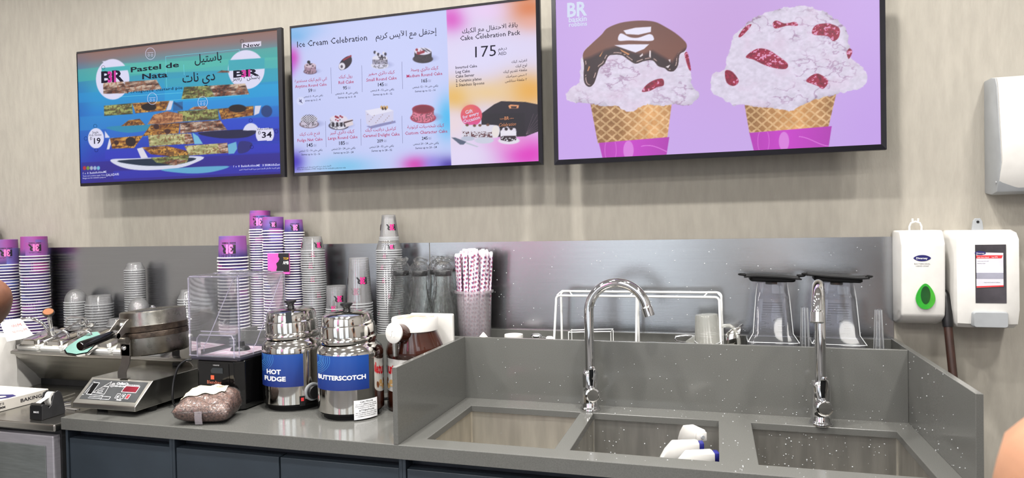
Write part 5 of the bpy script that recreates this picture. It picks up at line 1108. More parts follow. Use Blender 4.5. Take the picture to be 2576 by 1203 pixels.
# ------------------------------------------------------------------ topping warmers
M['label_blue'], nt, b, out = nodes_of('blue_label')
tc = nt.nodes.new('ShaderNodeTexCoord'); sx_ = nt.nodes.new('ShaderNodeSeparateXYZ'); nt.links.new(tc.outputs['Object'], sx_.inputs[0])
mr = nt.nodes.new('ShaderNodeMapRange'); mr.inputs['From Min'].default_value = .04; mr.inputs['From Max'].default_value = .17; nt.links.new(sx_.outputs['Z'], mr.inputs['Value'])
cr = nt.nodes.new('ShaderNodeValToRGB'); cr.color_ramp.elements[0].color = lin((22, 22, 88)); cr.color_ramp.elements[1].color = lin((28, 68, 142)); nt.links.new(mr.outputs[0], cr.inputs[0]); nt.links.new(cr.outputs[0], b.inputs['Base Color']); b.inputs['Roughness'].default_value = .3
M['dot_blue'] = pm('label_dots', (96, 176, 226), .4, var=.02)
def warmer(lab, X, Y, words, lx, notch, extra):
    o = thing('topping_warmer', lab, 'warmer', (X, Y, ZC), group='steel topping warmers'); r = .0945
    MB().lathe([(.0001, 0), (.078, 0), (.079, .012), (.088, .014), (.088, .019), (.0001, .0192)], 40).build('foot_ring', M['rubber'], o, smooth=40)
    MB().lathe([(r - .004, .0195), (r, .021), (r, .170), (r - .0008, .1705), (r - .0008, .172), (r, .1725), (r, .183), (r - .004, .196), (r - .014, .206), (r - .018, .209), (r - .019, .213), (r - .022, .214), (r - .024, .209), (r - .024, .203)], 64).build('drum', M['mirror_steel'], o, smooth=40)
    MB().lathe([(r - .0232, .2), (.066, .2005), (.0001, .2005)], 40).build('inner_pan', M['iron'], o, smooth=40)
    zl = .212
    lid = MB().lathe([(.0795, zl), (.0815, zl + .004), (.0815, zl + .012), (.0795, zl + .016), (.0775, zl + .018), (.0775, zl + .044), (.0765, zl + .049), (.073, zl + .052), (.0725, zl + .068), (.069, zl + .078), (.058, zl + .084), (.03, zl + .087), (.0001, zl + .088)], 56).build('lid', M['mirror_steel'], o, smooth=35)
    lid.location = (.004, .004, 0); lid.rotation_euler = (math.radians(1.5), math.radians(-2), 0)
    MB().lathe([(.0001, zl + .086), (.012, zl + .086), (.009, zl + .094), (.012, zl + .1), (.018, zl + .105), (.0175, zl + .109), (.0001, zl + .1105)], 20).build('lid_knob', M['black'], lid, smooth=40)
    if notch:
        p = at_cyl(732, 795, X, Y, .076); a = math.atan2(p.y - Y, p.x - X)
        mb = MB(); mb.box(.0735, .0785, -.0085, .0085, zl + .05, zl + .0825, M=Matrix.Rotation(a, 4, 'Z')); mb.build('ladle_slot', M['gloss_black'], lid, smooth=0)
    def on(px, py): p = at_cyl(px, py, X, Y, r); return math.atan2(p.y - Y, p.x - X), p.z - ZC
    def curved(a0, a1, z0, z1, rr, n=20): # a patch on the drum
        mb = MB(); V = []; F = []
        for i in range(n + 1):
            a = a0 + (a1 - a0) * i / n
            for z in (z0, z1): V.append((rr * math.cos(a), rr * math.sin(a), z))
        for i in range(n): F.append((2 * i, 2 * i + 2, 2 * i + 3, 2 * i + 1))
        return mb.add(V, F)
    (x0, x1, yt, yb_) = lx; aL, zt_ = on(x0, yt); aR, _ = on(x1, yt); zb = on((x0 + x1) / 2, yb_)[1]; ztm = on((x0 + x1) / 2, yt + 3)[1]
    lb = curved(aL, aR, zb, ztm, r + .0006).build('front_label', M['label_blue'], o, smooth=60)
    t_ = MB()
    for (s, p0, p1, cap) in words:
        a0, z0 = on(*p0); a1, _ = on(*p1); pts_ = [on(p0[0] + (p1[0] - p0[0]) * k / 20, p0[1])[0] for k in range(21)]
        def fn(x, y, a0=a0, a1=a1, z0=z0, pts_=pts_):
            u = x / ((a1 - a0) * r); a = .45 * (a0 + (a1 - a0) * u) + .55 * float(np.interp(u, np.linspace(0, 1, 21), pts_)); return ((r + .0012) * math.cos(a), (r + .0012) * math.sin(a), z0 + y)
        letters(t_, s, fn, width=(a1 - a0) * r, cap=cap, bold=.035, res=2)
    t_.build('label_words', M['white_ink'], lb, smooth=0, fixn=False)
    dts = MB()
    for ring_ in range(7):
        for k in range(40):
            t = -PI / 2 + k * PI / 40 * 1.0; R_ = .012 + ring_ * .0045
            a = aL + (.004 + R_ * math.cos(t) * 1.6) / r; z = ztm - .012 + R_ * math.sin(t)
            if a < aL + .02 or a > aR or z > ztm - .001 or z < zb: continue
            s_ = .0007; dts.add([((r + .001) * math.cos(a + u * s_ / r), (r + .001) * math.sin(a + u * s_ / r), z + v * s_) for u, v in ((-1, -1), (1, -1), (1, 1), (-1, 1))], [(0, 1, 2, 3)])
    tag(dts.build('dot_pattern', M['dot_blue'], lb, smooth=0, fixn=False), kind='stuff')
    extra(o, on, curved, r)
def ex1(o, on, curved, r):
    a0, z0 = on(754, 1022); a1, z1 = on(767, 996)
    sw = curved(a0, a1, z0, z1, r + .0015).build('switch_plate', M['black'], o, smooth=60); a2_, _ = on(757, 1005); a3_, _ = on(764, 1005)
    curved(a2_, a3_, (z0 + z1) / 2, z1 - .004, r + .0024).build('rocker', M['red_ink'], sw, smooth=60)
    a, z = on(787, 985); Mx = Matrix.Translation((r * math.cos(a), r * math.sin(a), z)) @ Matrix.Rotation(a, 4, 'Z') @ Matrix.Rotation(PI / 2, 4, 'Y')
    dl = MB().lathe([(.026, -.004), (.027, .002), (.025, .003)], 32, M=Mx).lathe([(.0255, .0032), (.0001, .0032)], 32, M=Mx).build('dial_plate', M['grey_plastic'], o, smooth=40)
    MB().lathe([(.0215, .003), (.021, .012), (.019, .015), (.0001, .0152)], 28, M=Mx).build('dial_knob', M['black'], dl, smooth=40)
def ex2(o, on, curved, r):
    a0, z0 = on(891, 1056); a1, z1 = on(948, 1002); z0 = on(920, 1053)[1]; z1 = on(920, 1005)[1]
    cl = curved(a0, a1, z0, z1, r + .0006).build('caution_sticker', M['white_ink'], o, smooth=60)
    t_ = MB()
    for i, (s, k, cp) in enumerate((('CAUTION', .55, .0052), ('DO NOT IMMERSE IN WATER', .86, .0026), ('DISCONNECT POWER BEFORE', .9, .0026), ('OPENING FOR SERVICE', .72, .0026), ('ATTENTION', .64, .0052), ('NE PAS IMMERGER DANS L EAU', .88, .0026), ('DECONNECTER AVANT D OUVRIR', .9, .0026), ("L'ALIMENTATION AVANT", .8, .0026))):
        z = z1 - .008 - (i + (.6 if i > 3 else 0)) * (z1 - z0 - .008) / 8.8; w_ = (a1 - a0) * r * k; st_ = a0 + ((a1 - a0) * r - w_) / 2 / r
        letters(t_, s, lambda x, y, st_=st_, z=z: ((r + .0011) * math.cos(st_ + x / r), (r + .0011) * math.sin(st_ + x / r), z + y), width=w_, cap=cp, bold=.02, res=1)
    t_.build('sticker_words', M['ink'], cl, smooth=0, fixn=False)
    a, z = on(962, 940); MB().tube([((r - .002) * math.cos(a + .5), (r - .002) * math.sin(a + .5), .03), ((r + .018) * math.cos(a + .5), (r + .018) * math.sin(a + .5), .03), ((r + .024) * math.cos(a + .5), (r + .024) * math.sin(a + .5), .016), ((r + .03) * math.cos(a + .7), (r + .03) * math.sin(a + .7), .004)], .0045, 10).build('power_lead', M['black'], o, smooth=60)
warmer('polished steel warmer with blue HOT FUDGE label', -1.243, 1.79, [('HOT', (672, 939), (707, 938), .0135), ('FUDGE', (667, 955), (719, 954), .0135)], (659, 762, 890, 975), True, ex1)
warmer('polished steel warmer with blue BUTTERSCOTCH label', -1.02, 1.74, [('BUTTERSCOTCH', (802, 950), (920, 947), .0125)], (798, 927, 894, 984), False, ex2)

# ------------------------------------------------------------------ hazelnut spread dispenser
no = thing('spread_dispenser', 'brown spread dispenser jar with white lid beside the sink partition', 'spread dispenser', (-.858, 1.835, ZC))
M['spread'] = pm('hazelnut_spread', (52, 24, 16), .1, coat=.6, var=.15, vscale=18)
def oval(s, sy, z, n=36): return [(s * math.cos(2 * PI * k / n), s * sy * math.sin(2 * PI * k / n), z) for k in range(n)]
MB().loft([oval(.084, .8, 0), oval(.089, .8, .01), oval(.089, .8, .052), oval(.087, .8, .058), oval(.087, .8, .157), oval(.09, .82, .163), oval(.0895, .84, .175), oval(.083, .86, .195), oval(.068, .95, .228), oval(.064, 1, .236)]).build('jar', M['spread'], no, smooth=50)
MB().lathe([(.064, .232), (.0685, .234), (.0685, .268), (.066, .2715), (.0001, .2715)], 48).build('jar_lid', M['white'], no, smooth=40)
MB().lathe([(.058, .2718), (.0001, .2722)], 40).build('lid_print', pm('lid_print', (170, 120, 92), .4, var2=(224, 210, 196), vscale=40), no, smooth=40)
lbp = MB(); n = 40; V = []; F = []
for i in range(n + 1):
    a = PI + .1 + (PI - .2) * i / n
    for z in (.0595, .155): V.append((.0876 * math.cos(a), .0876 * .8 * math.sin(a), z))
for i in range(n): F.append((2 * i, 2 * i + 2, 2 * i + 3, 2 * i + 1))
lb = lbp.add(V, F).build('wrap_label', M['white'], no, smooth=60)
def wrapn(x, y, z0, a0, k=1.008): a = a0 + x / .079; return (.0876 * k * math.cos(a), .0876 * k * .8 * math.sin(a), z0 + y)
t_ = MB(); letters(t_, 'n', lambda x, y: wrapn(x, y, .112, PI + .42), cap=.03, bold=.04, mat=0); letters(t_, 'utella', lambda x, y: wrapn(x, y, .112, PI + .42 + .0222 / .079), cap=.03, bold=.04, mat=1); t_.build('label_words', [M['ink'], pm('label_red', (205, 20, 36), .4)], lb, smooth=0, fixn=False)
t_ = MB()
for k, (a, z, s) in enumerate(((PI + .5, .08, .012), (PI + .72, .074, .01), (PI + .62, .092, .008), (PI + .95, .084, .013), (PI + 1.25, .078, .012), (PI + .38, .072, .008))):
    t_.add([wrapn(s * math.cos(t), s * .8 * math.sin(t), z, a) for t in np.linspace(0, 2 * PI, 12, endpoint=False)], [tuple(range(12))], k % 2)
t_.build('label_nuts', [pm('nut_brown', (120, 66, 30), .5, var=.1), pm('nut_pale', (214, 170, 110), .5, var=.1)], lb, smooth=0, fixn=False)
MB().box(-.05, .092, .072, .088, .0, .272).build('back_stand', M['white'], no, smooth=0, bevel=.005, bseg=3)
MB().box(-.05, .092, .0, .072, .258, .2705).build('stand_top', M['white'], no, smooth=0, bevel=.004, bseg=2) if False else None
kc = at_y(990, 838, 1.735) - Vector(no.location); back = Vector((.02, .085, -.004)); kd = Vector((-.25, -.95, .12)).normalized()
MB().tube([kc - kd * .08, kc - kd * .05, kc - kd * .004], [.022, .0265, .0265], 28).build('pump_barrel', M['spread'], no, smooth=50)
MB().tube([kc - kd * .006, kc - kd * .002, kc, kc + kd * .0015], [.029, .0302, .0302, .028], 32).build('pump_button', M['white'], no, smooth=40)
e1 = kd.cross(Vector((0, 0, 1))).normalized() * -1; e1 = Vector((0, 0, 1)).cross(kd).normalized(); e1 = -e1 if e1.x < 0 else e1; e2 = Vector((0, 0, 1)) - kd * kd.z; e2.normalize()
t_ = MB(); letters(t_, 'n', lambda x, y: tuple(kc + kd * .0022 + e1 * (x - .0105) + e2 * (y - .0105)), cap=.03, bold=.01); t_.build('button_mark', pm('button_mark', (206, 204, 200), .4), no, smooth=0, fixn=False)
MB().tube([kc + Vector((-.002, .012, -.024)), kc + Vector((-.002, .012, -.068))], [.0085, .008], 18).build('nozzle', M['steel'], no, smooth=50)

# ------------------------------------------------------------------ blender with sound hood
bo_ = thing('blender', 'black countertop blender base under a clear sound hood', 'blender', (-1.432, 1.67, ZC))
bw = .086
def oct_(h, y0, y1, z, c=.022): return [(-h + c, y0, z), (h - c, y0, z), (h, y0 + c, z), (h, y1 - c, z), (h - c, y1, z), (-h + c, y1, z), (-h, y1 - c, z), (-h, y0 + c, z)]
MB().loft([oct_(bw * .96, .004, .215, .004), oct_(bw, 0, .22, .02), oct_(bw, 0, .22, .148), oct_(bw * .98, .002, .218, .152)]).build('base', M['gloss_black'], bo_, smooth=0, bevel=.002)
for x in (-.06, .06):
    for y in (.03, .18): MB().cyl(.012, 0, .006, 14, c=(x, y, 0)).build('rubber_foot', M['rubber'], bo_)
MB().add([(x, -.0012, z) for x, z in ((-.042, .012), (.05, .012), (.046, .142), (-.038, .142))] + [(x, .004, z) for x, z in ((-.042, .012), (.05, .012), (.046, .142), (-.038, .142))], [(0, 1, 2, 3), (0, 4, 5, 1), (1, 5, 6, 2), (2, 6, 7, 3), (3, 7, 4, 0)]).build('front_panel', M['gloss_black'], bo_, smooth=0)
M['lcd'] = pm('dark_display', (38, 44, 48), .1, coat=1, var=.1)
MB().add([(x, -.0022, z) for x, z in ((-.015, .113), (.026, .113), (.026, .13), (-.01, .13), (-.018, .122))], [(0, 1, 2, 3, 4)]).build('display', M['lcd'], bo_, smooth=0)
MB().box(-.018, .001, -.0024, 0, .093, .108).build('logo_square', M['orange_ink'], bo_, smooth=0) if False else MB().box(-.0175, -.006, -.0026, 0, .0945, .1065).build('logo_square', M['orange_ink'], bo_, smooth=0)
t_ = MB(); letters(t_, 'Blendtec', lambda x, y: (-.0305 + x, -.003, .0815 + y), width=.051, cap=.0105); t_.build('brand_words', pm('copper_ink', (206, 120, 96), .4), bo_, smooth=0, fixn=False)
t_ = MB(); letters(t_, 'THE ART OF BLENDING', lambda x, y: (-.014 + x, -.003, .074 + y), width=.05, bold=.02); letters(t_, 'industrial', lambda x, y: (-.008 + x, -.003, .136 + y), width=.022); t_.build('slogan_words', M['white_ink'], bo_, smooth=0, fixn=False)
MB().box(-.01, .022, -.006, .0, .045, .06).build('latch', M['mirror_steel'], bo_, smooth=0, bevel=.002)
zt0 = .165; zt1 = .405
MB().loft([oct_(bw * 1.0, -.006, .222, .1525, .006), oct_(bw * 1.03, -.008, .226, .157, .006), oct_(bw * 1.03, -.008, .226, .1615, .006)]).build('hood_seat', pm('hood_seat', (60, 58, 70), .3, var=.05), bo_, smooth=0)
hw = .09
def rr(h, y0, y1, z, r=.01, n=3):
    R = []
    for cx, cy, t0 in ((h - r, y1 - r, 0), (-h + r, y1 - r, PI / 2), (-h + r, y0 + r, PI), (h - r, y0 + r, 1.5 * PI)):
        for k in range(n + 1): t = t0 + PI / 2 * k / n; R.append((cx + r * math.cos(t), cy + r * math.sin(t), z))
    return R
hd = MB(); hd.loft([rr(hw, -.006, .222, zt0 - .003), rr(hw, -.006, .222, zt1 - .008), rr(hw - .006, .0, .216, zt1)], cap0=False)
hood = hd.build('sound_hood', M['clear_thick'], bo_, smooth=40)
def edge(pts, r=.0017, name='hood_edge'): return MB().tube(pts, r * .8, 6).build(name, M['hood_edge'], hood, smooth=60)
for sx in (-1, 1):
    edge([(sx * (hw - .002), -.005, zt0), (sx * (hw - .002), -.005, zt1 - .006)], .0026); edge([(sx * (hw - .001), .22, zt0), (sx * (hw - .001), .22, zt1 - .006)], .0022)
    edge([(sx * hw, .055, zt0), (sx * hw, .055, zt0 + .018), (sx * hw, .07, zt0 + .03), (sx * hw, .205, zt1 - .012)], .0019)
    edge([(sx * (hw - .004), .0, zt1 - .003), (sx * (hw - .004), .216, zt1 - .003)], .0024)
edge([(-hw + .004, -.003, zt1 - .004), (hw - .004, -.003, zt1 - .004)], .0026); edge([(-hw + .004, .219, zt1 - .003), (hw - .004, .219, zt1 - .003)], .0024); edge([(-hw, -.006, zt0), (hw, -.006, zt0)], .0024); edge([(-hw + .006, .1, zt1), (hw - .006, .1, zt1)], .0016)
# raised opening in the hood's front, with embossed ridge along the top rear
xa, xb, ht = -.047, .083, .066
fl = MB(); fl.loft([[(xa, -.007, zt0), (xb, -.007, zt0), (xb, -.007, zt0 + ht), (xb - .009, -.007, zt0 + ht + .009), (xa + .009, -.007, zt0 + ht + .009), (xa, -.007, zt0 + ht)], [(xa, -.02, zt0), (xb, -.02, zt0), (xb, -.02, zt0 + ht - .008), (xb - .009, -.017, zt0 + ht), (xa + .009, -.017, zt0 + ht), (xa, -.02, zt0 + ht - .008)]], cap0=False).build('front_bulge', M['clear_thick'], hood, smooth=0)
edge([(xa, -.021, zt0), (xa, -.021, zt0 + ht - .012), (xa + .008, -.02, zt0 + ht - .001), (xb - .008, -.02, zt0 + ht - .001), (xb, -.021, zt0 + ht - .012), (xb, -.021, zt0)], .0024)
edge([(xa + .004, -.009, zt0 + ht + .008), (xb - .004, -.009, zt0 + ht + .008)], .002)
for k in range(6): MB().sphere((-.062 + k * .025, .165, zt1 + .001), .011, 12, 6, sc=(1, 1.6, .35)).build('embossed_dimple', M['clear_thick'], hood, smooth=60)
for sx in (-1, 1): MB().lathe([(.014, 0), (.014, .006), (.005, .008), (.0001, .009)], 18, M=Matrix.Translation((sx * (hw + .0005), .16, zt0 + .07)) @ Matrix.Rotation(sx * PI / 2, 4, 'Y')).build('hinge_boss', M['clear_edge'], hood, smooth=40)
MB().box(-.06, .07, .01, .18, .1618, .1635).build('drip_mat', pm('drip_mat', (206, 200, 204), .5, var2=(176, 140, 158), vscale=60), bo_, smooth=0)
MB().lathe([(.03, .1636), (.026, .172), (.014, .178), (.012, .19), (.0001, .19)], 20, c=(0, .11, 0)).build('drive_socket', M['black'], bo_, smooth=40)
# power lead on the worktop
pts = [at_y(483, 905, 1.70), at_y(465, 908, 1.69), at_y(448, 925, 1.68), at_y(437, 960, 1.67), at_y(434, 1000, 1.66), at_z(440, 1022, .905), at_z(452, 1040, .905), at_z(470, 1048, .904)]
def spline(P, n=6):
    P = [Vector(q) for q in P]; P = [P[0] * 2 - P[1]] + P + [P[-1] * 2 - P[-2]]; out = []
    for i in range(1, len(P) - 2):
        for j in range(n):
            t = j / n; a, b2_, c, d = P[i - 1:i + 3]; out.append(.5 * ((2 * b2_) + (c - a) * t + (2 * a - 5 * b2_ + 4 * c - d) * t * t + (3 * b2_ - a - 3 * c + d) * t ** 3))
    return out + [P[-2]]
cb = MB().tube(spline(pts), .0033, 8).build('power_cable', M['black'], smooth=60); tag(cb, 'black power cable curving down beside the blender base', 'cable')
# ------------------------------------------------------------------ refrigerated prep counter at the far end
ZF = .878
fr = thing('prep_fridge', 'stainless steel undercounter fridge next to the blue-grey cabinets', 'fridge', (-2.48, 1.83, 0))
fx = lambda x: x + 2.48; fyy = lambda y: y - 1.83
MB().box(fx(-3.1), fx(-1.862), fyy(1.50), fyy(2.16), ZF - .022, ZF).build('top', M['steel'], fr, smooth=0, bevel=.004)
MB().box(fx(-3.09), fx(-1.872), fyy(1.53), fyy(2.16), .1, ZF - .0225).build('cabinet_body', M['dark_grey'], fr, smooth=0)
for a, b_ in ((-3.09, -2.49), (-2.48, -1.875)):
    d = MB().box(fx(a), fx(b_), fyy(1.505), fyy(1.5295), .13, ZF - .036).build('door', M['fridge_frame'], fr, smooth=0, bevel=.003)
    MB().box(fx(a + .028), fx(b_ - .028), fyy(1.502), fyy(1.5048), .16, ZF - .066).build('door_panel', M['fridge_panel'], d, smooth=0, bevel=.001)
MB().box(fx(-3.09), fx(-1.872), fyy(1.545), fyy(2.14), 0, .0995).build('plinth', M['black'], fr, smooth=0)
# topping rail standing on it
XA, XB = -2.43, -1.655
ra = thing('topping_rail', 'slanted stainless steel topping rail behind the waffle iron', 'topping rail', ((XA + XB) / 2, 1.9, ZC))
rx = lambda x: x - (XA + XB) / 2; ry = lambda y: y - 1.9
prof = [(1.905, .0008), (1.812, .108), (1.798, .112), (1.798, .122), (2.0, .178), (2.0, .0008)]
MB().prism([(ry(y), z) for y, z in prof], rx(XA), rx(XB), 'x').build('housing', M['steel'], ra, smooth=0, bevel=.002)
MB().box(rx(XA), rx(-1.866), ry(1.91), ry(1.99), ZF - ZC + .0005, .0006).build('plinth', M['dark_grey'], ra, smooth=0)
sh = thing('cup_shelf', 'narrow steel shelf along the wall carrying the cups behind the topping rail', 'shelf', (-2.35, 2.085, ZF))
MB().box(-.75, .735, -.08, .078, LZ - ZF - .02, LZ - ZF - .0002).build('shelf_board', M['steel'], sh, smooth=0, bevel=.001)
MB().box(-.75, .46, .04, .06, .0005, LZ - ZF - .0205).build('support', M['dark_grey'], sh, smooth=0)
TILT = math.atan2(.056, .202)
def on_rail(x, s, h=0.0): return Vector((x, 1.8 + s * math.cos(TILT) - h * math.sin(TILT), ZC + .1225 + s * math.sin(TILT) + h * math.cos(TILT)))
M['teal'] = pm('teal_reflection_paint', (134, 182, 172), .25, .35, var=.04)
def rrect(w2, h2, z, r, n=4):
    R = []
    for sx, sy, t0 in ((1, 1, 0), (-1, 1, PI / 2), (-1, -1, PI), (1, -1, 1.5 * PI)):
        for k in range(n + 1): t = t0 + PI / 2 * k / n; R.append((sx * (w2 - r) + r * math.cos(t), sy * (h2 - r) + r * math.sin(t), z))
    return R
def pan(x, lab, lidlab, lid_mat, handle=True, lid=True):
    p = on_rail(x, .088, .0004); o = thing('topping_pan', lab, 'topping pan', p, group='white topping pans'); o.rotation_euler = (TILT, 0, 0)
    MB().loft([rrect(.05, .078, 0, .008), rrect(.05, .078, .009, .008), rrect(.047, .075, .012, .008), rrect(.041, .068, .012, .01), rrect(.04, .066, .002, .01)]).build('flange', M['ivory'], o, smooth=40)
    for s in (-1, 1): MB().cyl(.006, .006, .016, 12, c=(s * .044, -.07, 0)).build('lug', M['ivory'], o)
    if not lid: return
    l = thing('pan_lid', lidlab, 'lid', on_rail(x, .09, .0128), group='steel pan lids'); l.rotation_euler = (TILT, 0, 0)
    MB().loft([rrect(.043, .07, 0, .012), rrect(.043, .07, .006, .012), rrect(.038, .064, .016, .014), rrect(.03, .055, .019, .014)]).build('cover', lid_mat, l, smooth=30)
    if handle: MB().tube(spline([(-.03, -.02, .014), (-.03, -.022, .03), (-.022, -.024, .04), (.0, -.025, .043), (.022, -.024, .04), (.03, -.022, .03), (.03, -.02, .014)], 4), .0042, 8).build('bail_handle', M['chrome'], l, smooth=60)
pan(-2.365, 'white pan under the pump lid at the paper-bag end', 'steel lid pierced by the pump', M['mirror_steel'], False)
pan(-2.256, 'white pan second from the paper bag', 'shallow steel lid with bent bar handle', M['mirror_steel'])
pan(-2.147, 'white pan third from the paper bag', 'steel lid directly behind the teal flap', M['mirror_steel'])
pan(-2.038, 'white pan fourth from the paper bag', 'grey steel lid beside the waffle iron clamp', M['steel'], False)
pan(-1.929, 'white pan fifth from the paper bag, behind the waffle iron', 'steel lid mostly behind the waffle iron drum', M['steel'], False)
pan(-1.82, 'white pan last in the row, below the waffle iron drum', 'steel lid last in the row towards the blender', M['steel'], False)
# steel flap over the rail's front edge, its teal reflection painted as colour
tf = thing('lid_flap', 'teal-sheened pointed steel lid flap lying over the front of the rail', 'lid', at_y(225, 868, 1.80))
q0 = Vector(tf.location); pA_, pB_, pC_ = at_y(171, 886, 1.785), at_y(248, 872, 1.82), at_y(252, 838, 1.89); nf = (pB_ - pA_).cross(pC_ - pA_).normalized()
def on_plane(px, py): d = ray(px, py); return CAM + d * ((pA_ - CAM).dot(nf) / d.dot(nf))
pts = [on_plane(*q) for q in ((171, 884), (180, 874), (205, 857), (236, 840), (254, 838), (262, 846), (250, 870), (228, 891), (200, 896), (176, 892))]
pts = [p - q0 + Vector((0, -.012, .006)) for p in pts]; dn = Vector((.002, .004, -.007))
MB().loft([[p + dn for p in pts], [p * 1.04 for p in pts]], ).build('rim', M['chrome'], tf, smooth=0); MB().add([p * .97 + Vector((0, -.0012, .0022)) for p in pts], [tuple(range(10))]).build('painted_reflection', M['teal'], tf, smooth=0)
# pump
pu = thing('topping_pump', 'chrome topping pump with brown-topped black knob', 'pump', on_rail(-2.33, .09, .028)); q0 = Vector(pu.location)
pt = at_y(122, 788, 1.83) - q0; MB().rod((0, 0, 0), pt * .25, .012, 14).build('collar', M['chrome'], pu); MB().rod(pt * .2, pt * .92, .0065, 12).build('plunger', M['chrome'], pu)
ax = pt.normalized(); MB().tube([pt * .86, pt * .93, pt, pt + ax * .007], [.008, .012, .019, .018], 20).build('knob', M['black'], pu, smooth=40); MB().tube([pt + ax * .0072, pt + ax * .009], [.0165, .0155], 20).build('knob_cap', pm('brown_cap', (150, 92, 52), .4, var=.08), pu, smooth=40)
MB().tube(spline([at_y(130, 852, 1.88) - q0, at_y(121, 832, 1.87) - q0, at_y(108, 815, 1.86) - q0, at_y(92, 806, 1.85) - q0, at_y(74, 801, 1.84) - q0, at_y(56, 803, 1.83) - q0], 5), .0062, 10).build('spout', M['chrome'], pu, smooth=60)
# ladles
for lab, P in (('long thin ladle rod lying across the pans', [(110, 860, 1.81), (130, 851, 1.83), (150, 838, 1.86), (180, 820, 1.91), (203, 806, 1.95)]), ('bent ladle handle hooked at the back of the pans', [(166, 812, 1.97), (168, 802, 1.97), (176, 798, 1.97), (195, 799, 1.97), (214, 802, 1.97), (220, 812, 1.96)])):
    W_ = [at_y(*p) for p in P]; o = thing('ladle', lab, 'ladle', W_[0], group='ladles in the topping rail')
    MB().tube(spline([q - W_[0] for q in W_], 5), .0038, 8).build('handle', M['chrome'], o, smooth=60)
    MB().lathe([(.0001, 0), (.012, .002), (.018, .012), (.019, .018), (.017, .018), (.011, .004), (.0001, .0025)], 18, c=tuple(W_[-1] - W_[0] + Vector((0, .012, -.02)))).build('bowl', M['chrome'], o, smooth=50)
# paper bag with a hand-written note
pbg = thing('paper_bag', 'white paper bag with a red hand-written note on its folded top', 'paper bag', (-2.56, 1.88, ZF))
R = []
for z, a, b_ in ((0.0005, .13, .06), (.08, .128, .058), (.15, .118, .05), (.185, .1, .04)):
    R.append([(a * u + .006 * math.sin(7 * v + z * 30 + u * 3), b_ * v + .006 * math.sin(5 * u + z * 40), z) for u, v in ((-1, -1), (-.5, -1.05), (0, -.95), (.5, -1.05), (1, -1), (1.04, -.3), (1, .4), (1, 1), (.4, 1), (-.3, 1), (-1, 1), (-1, 0))])
MB().loft(R).build('bag', M['paper'], pbg, smooth=25)
P4 = [at_y(0, 812, 1.80), at_y(54, 800, 1.86), at_y(84, 842, 1.80), at_y(18, 862, 1.75)]; q0 = Vector(pbg.location)
L4 = [p - q0 for p in P4]; nrm_ = (L4[1] - L4[0]).cross(L4[3] - L4[0]).normalized(); nrm_ = nrm_ if nrm_.y < 0 else -nrm_
V = []; F = []; n = 8
for j in range(n + 1):
    for i in range(n + 1):
        u, v = i / n, j / n; p = (L4[0] * (1 - u) + L4[1] * u) * (1 - v) + (L4[3] * (1 - u) + L4[2] * u) * v; V.append(tuple(p + nrm_ * .004 * math.sin(u * 4 + v * 2)))
for j in range(n):
    for i in range(n): a = j * (n + 1) + i; F.append((a, a + 1, a + n + 2, a + n + 1))
nn = len(V); V += [tuple(Vector(q) - nrm_ * .001) for q in V]; F += [tuple(i + nn for i in f[::-1]) for f in F]
fl_ = MB().add(V, F).build('top_flap', M['paper'], pbg, smooth=60)
t_ = MB()
def note(px, py): return tuple(at_y(px, py, 1.80) - q0 + Vector((0, -.03, .0)) )
def flapn(u, v): p = (L4[0] * (1 - u) + L4[1] * u) * (1 - v) + (L4[3] * (1 - u) + L4[2] * u) * v; return tuple(p + nrm_ * (.004 * math.sin(u * 4 + v * 2) + .0012))
letters(t_, 'Moti', lambda x, y: flapn(.82 - x, .40 - y * 1.0), width=.42, cap=.16, bold=-.012); letters(t_, 'Mishmor', lambda x, y: flapn(.92 - x, .68 - y * 1.0), width=.62, cap=.15, bold=-.012)
t_.build('note_words', M['red_ink'], fl_, smooth=0, fixn=False)
# carton of baking sheets
bx_ = thing('baking_carton', 'flat white carton of baking sheets on the fridge top', 'carton', (-2.325, 1.62, ZF))
MB().box(-.15, .15, -.115, .115, .0005, .036).build('carton', M['carton'], bx_, smooth=0, bevel=.0015)
t_ = MB(); sidef = lambda x, y, y0, z0: (.1507, y0 + x, z0 + y)
letters(t_, 'BAKING', lambda x, y: sidef(x, y, .018, .014), width=.072, cap=.0115, bold=.02); letters(t_, 'SHEETS', lambda x, y: sidef(x, y, -.085, .021), width=.05, cap=.0075); letters(t_, '40 X 60-MM', lambda x, y: sidef(x, y, -.09, .009), width=.058, cap=.0075, bold=.015)
t_.build('side_words', M['ink'], bx_, smooth=0, fixn=False)
t_ = MB(); letters(t_, 'SO', lambda x, y: (-.02 + x * 1.0 + .35 * y, -.05 + y * .9, .0368), width=.15, cap=.08, bold=.05); t_.build('top_mark', M['navy'], bx_, smooth=0, fixn=False)
